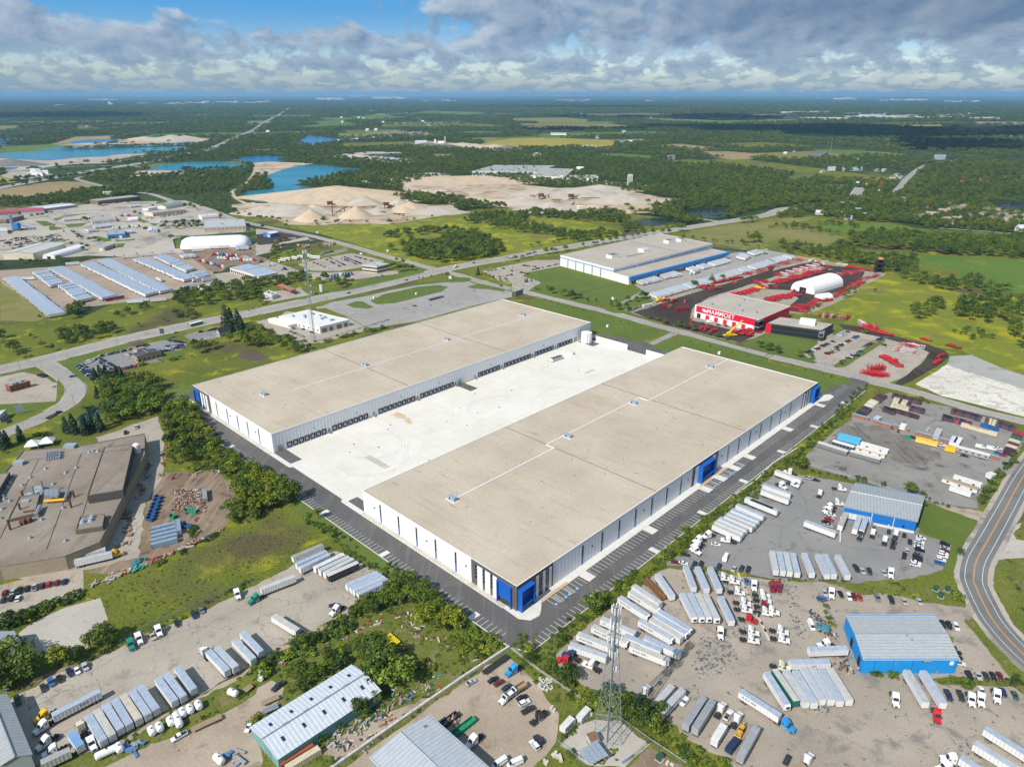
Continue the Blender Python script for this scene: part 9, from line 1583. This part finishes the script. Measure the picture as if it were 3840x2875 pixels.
trees('B3','by the asphalt lot hedge corner',[(270,740,10,'g'),(230,700,7,'g'),(320,720,7,'y')]); trees('B3','behind the blue terminal',[(770,850,5,'g'),(830,865,5,'g'),(990,900,5,'g'),(1215,960,9,'g'),(1240,950,7,'g'),(1330,1000,6,'y'),(1335,1070,5,'d'),(1650,1490,5,'k'),(1870,960,6,'g')]); hedge('B3 360,770 560,800 720,850','on the bank above the asphalt lot',6,1.5,3,YG); hedge('B3 1330,990 1450,1050 1600,1090','on the bank by the mown field',5,2,3.5,YG); hedge('B3 2140,600 2100,700 1980,800 1880,960 1820,1060','along the road fence of the gravel yard',5,2,5,GN); hedge('B3 1150,450 1060,395','weeds at the brick stacks',5,2,3,[Qn]); hedge('B3 1300,130 1390,190','weeds by the container road',5,2,3,DK); hedge('B3 690,240 600,330 520,400','in the double row on the parking slope',6,2,3,['blue-green'],'con')
trees('C3','at the blue workshop wall',[(920,850,4,'g'),(960,860,2.5,'y'),(1050,860,4,'y'),(1090,870,3,'y'),(1700,950,5,'d'),(1640,200,5,'g'),(1600,900,2.5,'g'),(2120,930,4,'d'),(400,800,2.5,'g'),(1500,490,2.5,'y'),(1560,560,2.5,'y')],Qj); hedge('C3 1440,930 1800,930 2080,930','in the strip above the pickups',6,1.2,2.2,GN); hedge('C3 900,160 960,170 1060,180 1230,200 1400,240','at the weedy strip edge',7,1,2,YG); hedge('C3 20,50 400,40 700,80','along the asphalt lot foot',5,1,2.2,YG); hedge('C3 440,200 500,330 580,480','along the scrap fence',5,1.5,2.5,YG)
# by the main road and beyond
wood('A0 1590,1420 1700,1320 1800,1340 2208,1270 A1 0,1280 60,1350 0,1370 A0 2050,1340 1850,1370 1700,1420','in the belt behind the used cars',11,9,13,[Qn,Qx,Qy]); trees('A0','by the main road beside the black roofed house',[(1960,1190,26,'g'),(2000,1200,24,'d'),(2060,1200,22,'g'),(2090,1220,18,'d')],'con'); wood('A0 2100,1230 2208,1190 A1 0,1180 120,1230 380,1330 480,1340 560,1300 400,1410 200,1390 0,1330','in the scrub behind the ambulance station',10,7,11,GN)
hedge('A1 500,1330 850,1240 1100,1195 1180,1180','in the strip behind the long warehouse',7,4,7,GN,Qj,3); hedge('A0 1660,1440 1250,1500 1060,1570 1000,1640','around the used car lot',8,3,6,GN); trees('A0','at the used car lot corner',[(830,1640,12,'d'),(900,1650,12,'d'),(960,1640,10,'g')],'con')
wood('A0 570,1060 700,990 740,1010 700,1100 600,1110','at the corner of the trailer yard',10,9,13,GN); wood('A0 880,1090 1020,1060 1150,1020 1300,990 1320,1010 1180,1080 950,1110','in the scrub below the trailer yard',12,6,10,DK); wood('A0 1390,940 1600,890 1900,840 2208,790 A1 0,790 420,740 420,790 100,850 0,870 A0 2208,950 2000,960 1600,1010 1500,970','in the belt below the trailer yard',12,9,14,DK); wood('A0 1490,1080 1700,1060 1680,1120 1560,1130','in the clump by the coach',11,9,12,DK); wood('A0 490,1250 700,1200 980,1190 1000,1240 800,1310 520,1330','in the thicket north of the main road',11,8,12,DK); wood('A0 370,1350 560,1340 520,1390 380,1400','in the low thicket by the lights',11,6,9,DK); trees('A0','alone on the field by the main road',[(20,1270,11,'d'),(0,1310,12,'d'),(120,1390,13,'d'),(160,1400,11,'k'),(200,1440,8,'d'),(270,1270,6,'g'),(350,1110,6,'g'),(1200,1170,5,'d'),(1420,1130,5,'d')])
hedge('A0 -40,680 120,640 240,640 400,630 560,610 640,600','along the top of the trailer yard',10,7,12,DK,'dec',4); hedge('A0 700,600 900,580 1300,545 1560,530','along the top of the trailer yard',12,3,5,DK); trees('A0','in the industrial park',[(740,275,14,'d'),(765,280,13,'d'),(450,205,8,'k'),(280,235,9,'k'),(330,230,9,'k'),(370,225,9,'k'),(975,430,9,'d'),(720,520,9,'y'),(710,480,7,'g'),(620,480,9,'k'),(820,440,10,'d'),(780,440,9,'d'),(860,450,8,'d'),(760,500,9,'k'),(1260,355,11,'d'),(1480,430,12,'d'),(1170,210,10,'d'),(1210,215,8,'g'),(1600,150,12,'d'),(1650,150,13,'d'),(1680,160,10,'k'),(1320,150,9,'k'),(1910,240,11,'k'),(470,315,5,'g'),(680,420,8,'d')])
wood('A0 1380,300 1560,270 1760,300 1750,340 1560,335 1400,335','in the line before the tan block',16,8,12,GN); hedge('A0 520,370 620,360 720,430','by the nursery lot',12,5,8,DK); hedge('A0 0,140 300,130 500,110 700,90 800,60 1000,30 1200,40','in the wood above the park',11,9,14,DK,'dec',14); hedge('A0 0,100 300,100 700,60 900,30 1200,20','in the wood above the park',11,9,14,DK,'dec',14); wood('A0 -40,95 260,85 480,70 700,15 1000,-20 1240,30 1000,60 720,120 250,150 -40,165','in the wood above the park',15,10,15,DK)
wood('A0 1500,30 2000,20 2010,130 2100,190 2208,240 1900,220 1650,120','in the scrub by the country road',24,7,11,GN); hedge('A1 120,610 180,500 240,440 300,430','behind the truck ranks',11,8,12,DK,'dec',4); hedge('A1 250,560 450,510 700,480','behind the truck ranks',11,4,8,GN,'dec',4); trees('A1','on the lawn of the two storey office',[(1165,670,9,'d'),(1190,665,9,'d'),(1270,640,10,'d'),(1300,690,11,'d'),(1240,700,12,'d'),(1350,690,10,'d'),(1210,615,7,'g'),(1650,750,9,'d'),(610,780,12,'d'),(590,770,12,'d'),(540,800,10,'g')]); wood('A1 660,800 790,760 800,830 680,850','by the filling station sign',10,9,12,DK); hedge('A1 0,820 200,780 420,740','behind the filling station',10,8,12,DK,'dec',4); wood('A1 0,880 60,900 80,1000 0,1000','left of the filling station',11,8,11,DK)
wood('A1 1250,490 1360,470 1560,470 1640,420 1700,400 1900,380 1960,420 2120,480 2100,560 1900,600 1600,625 1400,600 1260,560','in the wood at the crossroads',11,11,17,[Qn,Qx,Qn,Qy]); wood('A1 1090,400 1200,370 1300,360 1480,340 1620,340 1740,340 1750,370 1500,375 1280,400 1110,420','in the tree line across the meadow',12,9,13,DK); wood('A1 1800,260 1900,220 2100,200 2208,220 A2 80,200 150,260 0,300 A1 2208,340 2020,330 2000,280 1820,295','in the copse on the meadow',13,10,14,GN); trees('A1','alone on the meadow',[(1170,520,13,'d'),(1150,510,11,'d'),(520,290,10,'g'),(580,280,14,'g'),(710,280,9,'g'),(60,330,10,'d'),(260,320,9,'d'),(1150,290,12,'g'),(1860,360,10,'g'),(1910,360,10,'g'),(2075,150,16,'o')]); hedge('A1 0,240 150,250 300,290','at the quarry rim',12,7,11,GN,'dec',4); hedge('A1 480,300 800,280 1150,290 1480,240 1600,220','at the quarry rim',26,4,9,GN,'dec',3)
wood('A2 60,200 250,180 480,215 600,200 760,180 950,210 1010,250 1000,310 900,280 560,260 330,240 80,230','in the wood behind the far pit',13,10,16,DK+[Qn]); wood('A2 0,300 200,300 500,380 700,360 900,370 900,400 600,440 380,430 340,390 0,360','in the hedge wood across the meadow',12,9,14,DK+[Qy]); wood('A2 940,300 1130,300 1130,350 960,370','by the upper pond',13,9,13,GN); trees('A2','around the dark ponds',[(1200,330,10,'d'),(1330,330,12,'d'),(1370,320,12,'d'),(1440,350,17,'g'),(1470,350,16,'g'),(1490,280,9,'g'),(1540,260,12,'g'),(1690,270,10,'d'),(1650,280,8,'d'),(990,160,16,'d'),(1030,180,13,'d'),(1170,120,15,'d'),(1230,210,12,'d'),(1390,250,14,'d'),(1370,180,14,'g'),(1990,280,15,'d'),(2050,280,16,'d'),(2090,270,15,'d'),(1860,240,14,'d'),(1900,240,14,'d')])
hedge('A2 1450,170 1560,130 1700,120 1900,110 2100,120','behind the second pond',12,9,13,DK,'dec',5); hedge('A2 30,610 180,560 280,560 380,530 430,525 500,510 600,490 660,480 820,450 880,440 980,420 1080,400 1200,380 1400,370','lining the main road by the striped warehouse',13,7,12,DK,'dec',3); hedge('A2 150,490 280,470 400,450 700,420 950,370','beyond the main road',14,6,10,GN,'dec',3); hedge('A2 1480,420 1700,440 1900,460 2208,500','in the hedge at the meadow corner',12,5,9,DK,'dec',3); trees('A2','on the meadow past the warehouse',[(2090,440,19,'d'),(2060,450,16,'d'),(2120,450,16,'g'),(2030,390,9,'d'),(1980,460,9,'d')])
trees('A2','along the road by the warehouse lawn',[(510,940,14,'d'),(445,915,11,'d'),(340,890,11,'d'),(305,860,7,'g'),(415,890,5,'g'),(550,930,8,'g'),(590,930,7,'d'),(650,960,6,'d'),(720,960,5,'o'),(990,960,9,'g'),(1070,960,8,'y'),(1120,940,12,'d'),(1160,930,9,'g'),(920,1030,9,'d'),(985,1020,9,'d'),(855,1000,6,'y'),(900,970,5,'g'),(1720,800,12,'y'),(1570,840,12,'y'),(1810,770,9,'y'),(1440,1180,10,'y'),(1500,1195,9,'y'),(1570,1215,10,'y'),(1255,1125,6,'o'),(1185,1110,6,'y'),(1320,1145,7,'o'),(1700,1250,5,'o'),(1770,1270,6,'o'),(1850,1290,6,'o'),(2140,1360,9,'g'),(2205,1385,9,'g'),(205,860,4,'d'),(230,860,4,'d')]); trees('A3','on the lawn before the glass office',[(10,1385,9,'d'),(85,1405,9,'g'),(270,1440,8,'g'),(370,1460,8,'g'),(450,1300,5,'g'),(490,1285,4,'g'),(840,1235,6,'g'),(630,1500,5,'g')]); hedge('A2 120,790 180,780 60,800','in the staff lot island',8,4,6,[Qx],'con'); hedge('A2 260,940 600,1040 900,1120 1200,1220','sapling along the access road',11,1.5,2.5,GN,Qj); hedge('A2 1400,1265 1800,1370 2200,1480 A3 200,1510 700,1656','sapling along the access road',12,1.5,2.5,GN,Qj); hedge('A1 1950,720 2080,780 2208,790','before the visitors lot',9,4,7,DK,Qj); tree('A1',1915,730,12,'blue-green','before the visitors lot','con')
wood('A3 100,500 250,480 440,500 470,580 300,560 120,540','in the belt above the red yard',13,9,13,DK); wood('A3 450,560 640,460 720,500 740,560 900,590 1000,600 1250,600 1300,690 1150,760 1000,690 900,640 720,640 560,600','in the wood behind the red yard',13,11,17,DK); wood('A3 650,410 900,380 1200,390 1500,400 1800,440 2208,430 2208,590 1700,570 1300,540 1100,520 740,490','in the great hedge wood on the hill',14,12,18,DK); wood('A3 60,310 250,290 450,340 650,380 600,400 400,360 200,340','in the hedge of the upper fields',14,7,11,GN); wood('A3 1140,760 1330,720 1440,780 1640,800 1800,760 1860,820 2000,840 2120,890 1900,900 1640,870 1500,860 1300,810','in the broken wood on the meadow',15,9,15,GN+[Qx]); wood('A3 1170,1040 1400,960 1540,980 1480,1080 1280,1130','in the clump in the tall meadow',12,8,12,GN); wood('A3 1560,1080 1700,960 1900,940 2208,960 2208,1290 2100,1260 1960,1180 1700,1110','in the wood at the picture side',14,10,16,[Qn,'olive',Qx]); wood('A3 1550,1210 1800,1200 1950,1280 1700,1290','in the low scrub of the meadow',11,4,7,GN); wood('A3 2140,1300 2208,1280 2300,1400 2160,1370','in the thicket at the picture side',11,7,11,DK); trees('A3','on the meadow beside the red yard',[(1450,1000,15,'d'),(1480,1010,12,'d'),(1260,1060,8,'d'),(680,920,9,'g'),(650,930,8,'d'),(740,880,8,'g'),(920,870,5,'o'),(120,490,16,'d')]); hedge('A3 350,1050 500,960 640,900 860,780','at the meadow edge of the red yard',9,3,6,GN)
wood('A3 40,230 200,180 300,180 330,230 180,250','beside the junction by the village',13,9,14,GN); wood('A3 350,280 560,290 800,300 780,330 500,300','in the hedge below the village',13,7,11,GN); wood('A3 360,180 480,150 640,220 900,200 1060,240 900,280 700,260 520,240','around the long white village shed',14,9,15,DK+[Qp]); wood('A3 0,60 400,60 900,70 1000,100 1280,110 1600,120 1860,170 1680,180 1440,150 1100,140 860,120 480,110 0,120','in the village woods',16,10,16,GN); wood('A3 1080,250 1260,250 1500,330 1900,340 2208,360 2208,390 1400,330','around the terrace estate',14,6,11,GN); wood('A3 1440,180 1680,180 1900,290 2208,330 2208,220 1700,200','around the terrace estate',24,6,9,DK)
# individuals: the largest in view; the rest of the woods as one mass
PX=[FPX*t_[1]/max(120,t_[0].length) for t_ in TREES]; order=sorted(rg(len(TREES)),key=lambda i:-PX[i])
LIM={'dec':298,'con':110,Qj:298}; cnt={k:0 for k in LIM}; rest,keep=[],[]
for i in order:
 k=TREES[i][4]
 if cnt[k] < LIM[k]:cnt[k] += 1; keep.append(i)
 else:rest.append(i)
NM={'dec':('deciduous_tree','tree','tree'),'con':('conifer','conifer','conifer tree'),Qj:('shrub','shrub','shrub')}; KS={'dec':DEC,'con':CON,Qj:BUSH}
wn={}; PROTO={}
for i in sorted(keep,key=lambda i:topx((*TREES[i][0],))[0]):
 p,h,tint,where,k,w=TREES[i]; n0,c0,l0=NM[k]; wn[(where,k,tint)]=wn.get((where,k,tint),-1)+1; v=i%len(KS[k]); t=thing(n0,f'{tint} {l0} {where}, {nth(wn[(where, k, tint)])} from west',c0,p,ru(0,6.28),f'{l0}s {where}')
 s=h*w*(1. if k != 'dec' else ru(.95,1.25)); t.scale=(s*(1.7 if k == Qj else 1),s*(1.7 if k == Qj else 1),h); o=link('crown',KS[k][v],t,color=TINT[tint])
 if k != Qj:link('trunk',TRC if k == 'con' else TRK,t)
# far woods: rows get wider apart with distance
sd,sa=[],[]
d=560.
while d < 26000:
 n=int(330*1.75); a=(np.arange(n)+RNG.uniform(-.5,.5,n))/n*1.75-.875; sa.append(np.stack([np.sin(a)*d*RNG.uniform(.993,1.007,n),np.cos(a)*d*RNG.uniform(.993,1.007,n)],-1)); d *= 1.0165
FP=np.concatenate(sa); q_=topx(np.concatenate([FP,np.zeros((len(FP),1))],1)); ok=(q_[:,0] >-250) & (q_[:,0] < 4090) & (FP[:,1] > 0)
FP=FP[ok]; mask=np.ones(len(FP),bool)
MEAD='C0 -900,2300 -700,300 B0 -400,200 A0 -300,1200 -300,160 0,150 700,100 1300,30 1500,40 2000,10 2208,60 A1 0,0 1300,250 1750,180 2208,150 A2 200,140 900,180 1200,220 1500,300 A3 0,160 430,200 900,270 1300,310 2300,370 2900,700 C3 3400,1500 3600,2600'
for spec in SH+[MEAD]:mask &= ~inside(pts(spec) if isinstance(spec,str) else spec,FP[:,0],FP[:,1])
for c,w in SHR:
 P=np.array([(p.x,p.y) for p in c])
 for a,b in zip(P[:-1],P[1:]):
  dv=b-a; L2=dv @ dv
  if L2 < 1:continue
  s=np.clip(((FP-a) @ dv)/L2,0,1); mask &= np.hypot(*(FP-a-s[:,None]*dv).T) > w/2+5
# clearings by old field patches: rough noise
cl=np.sin(FP[:,0]*.0021+1.7)*np.sin(FP[:,1]*.0016+.6)+.6*np.sin(FP[:,0]*.0057+FP[:,1]*.0041)+.35*np.sin(FP[:,0]*.013-FP[:,1]*.009); mask &= (cl < 1.02) | (RNG.uniform(0,1,len(FP)) < .12)
FP=FP[mask]; D=np.hypot(FP[:,0],FP[:,1]); Hs=RNG.uniform(9,17,len(FP))*(1+np.clip(D-3000,0,9000)/12000); Ws=np.maximum(Hs*.95,D/330*2.1)
def wood_mass(name,label,P,sc,protos):
 me=bpy.data.meshes.new(name); me.vertices.add(len(P)); me.vertices.foreach_set('co',np.column_stack([P,np.zeros(len(P))]).astype(np.float32).ravel())
 for nm,dt,arr in (('sc','FLOAT_VECTOR',sc),('rot','FLOAT',RNG.uniform(0,6.28,len(P))),('pick','INT',RNG.integers(0,len(protos),len(P)))):
  a=me.attributes.new(nm,dt,'POINT'); a.data.foreach_set('vector' if dt == 'FLOAT_VECTOR' else 'value',np.asarray(arr,np.float32 if dt != 'INT' else np.int32).ravel())
 o=link(name,me,kind='stuff',label=label); ng=bpy.data.node_groups.new(name,'GeometryNodeTree'); ng.interface.new_socket('Geometry',in_out='INPUT',socket_type='NodeSocketGeometry'); ng.interface.new_socket('Geometry',in_out='OUTPUT',socket_type='NodeSocketGeometry'); N,L=ng.nodes,ng.links
 gi,go,ip,jn=N.new('NodeGroupInput'),N.new('NodeGroupOutput'),N.new('GeometryNodeInstanceOnPoints'),N.new('GeometryNodeGeometryToInstance'); L.new(gi.outputs[0],ip.inputs['Points'])
 for pr in reversed(protos):oi=N.new('GeometryNodeObjectInfo'); oi.inputs[0].default_value=pr; L.new(oi.outputs['Geometry'],jn.inputs[0])
 def at(nm,dt):x=N.new('GeometryNodeInputNamedAttribute'); x.data_type=dt; x.inputs[0].default_value=nm; return x.outputs[0]
 L.new(jn.outputs[0],ip.inputs['Instance']); ip.inputs['Pick Instance'].default_value=True; L.new(at('pick','INT'),ip.inputs['Instance Index']); L.new(at('sc','FLOAT_VECTOR'),ip.inputs['Scale'])
 cx=N.new('ShaderNodeCombineXYZ'); L.new(at('rot','FLOAT'),cx.inputs[2]); L.new(cx.outputs[0],ip.inputs['Rotation']); L.new(ip.outputs[0],go.inputs[0]); md=o.modifiers.new('wood','NODES'); md.node_group=ng; return o
seen={}
for o in [o for o in COL.objects if o.name.startswith('crown')]:seen.setdefault(o.data.name,o)
pr=[seen[m.name] for m in DEC if m.name in seen]
wood_mass('forest','the far woods as one mass of tree crowns',FP,np.column_stack([Ws,Ws,Hs]),pr)
RP=[TREES[i] for i in rest if TREES[i][4] != 'con']; RC_=[TREES[i] for i in rest if TREES[i][4] == 'con']
# weeds and low bushes of the rough ground, too many to count
ux,us=[],[]
for spec,den,lo,hi in (('C0 330,1650 900,1470 1400,1190 2208,800 C1 0,760 390,520 800,330 1100,200 1200,40 1290,0 1420,130 2170,600 2180,640 700,1690 200,1600 0,1290 0,1240 120,1180 250,960 130,900 0,980 C0 1900,1200 1100,1550',.11,.4,1.5),('C0 720,162 1000,92 B0 1250,1640 1700,1420 1960,1290 2208,1240 B1 0,1235 220,1110 420,1110 660,1330 690,1430 560,1400 300,1540 0,1656 C0 1900,150 1500,335 1050,530 900,430 850,240',.1,.3,.9),('C2 0,630 110,390 280,590 450,590 370,690 400,780 640,990 680,1110 420,1200 220,950 0,730',.2,.4,1.6),('C2 280,585 1130,0 B2 1350,1560 2208,790 2208,920 1500,1440 C2 1210,10 900,236 640,440 450,600',.35,.7,2.2),('C2 700,1100 960,1110 1180,1190 1500,1400 1900,1690 1500,1640 1190,1440 930,1250',.25,.6,1.8),('C3 430,40 780,80 1100,60 1640,130 1700,200 1680,275 1340,230 1140,150 640,110',.15,.3,.9),('B0 1390,330 1700,250 1900,480 2208,760 B1 190,850 400,960 0,1190 B0 1970,1240 2050,960 1880,740 1450,690',.12,.8,2.5),('B3 860,60 720,290 330,620 0,790 B2 2208,900 2208,800 B3 100,640 450,420',.2,.5,1.6),('C3 1400,900 1650,880 2090,900 2208,1040 2110,960 1500,944',.2,.3,1.),('C0 0,480 230,390 700,160 850,190 560,290 150,500',.15,.5,1.6)):
 P=pts(spec); xs=[p.x for p in P]; ys=[p.y for p in P]; n=int((max(xs)-min(xs))*(max(ys)-min(ys))*den); X,Y=RNG.uniform(min(xs),max(xs),n),RNG.uniform(min(ys),max(ys),n); ok=inside(P,X,Y) & (np.sin(X*.21+1)*np.sin(Y*.17)+.5*np.sin(X*.06+Y*.09) > RNG.uniform(-1.,.5,n)); ux.append(np.stack([X[ok],Y[ok]],-1)); us.append(RNG.uniform(lo,hi,ok.sum()))
ux=np.concatenate(ux); us=np.concatenate(us); wood_mass('undergrowth','weeds and low bushes of the rough ground',ux,np.column_stack([us*1.9,us*1.9,us]),[seen[m.name] for m in BUSH])
if RP:h_=np.array([t_[1] for t_ in RP]); wood_mass('woodland','the smaller and farther trees of copses and hedges as one mass',np.array([(t_[0].x,t_[0].y) for t_ in RP]),np.column_stack([h_*1.12,h_*1.12,h_]),pr)
for o in pr+[seen[m.name] for m in BUSH]:o.color=(1,1,1,1)
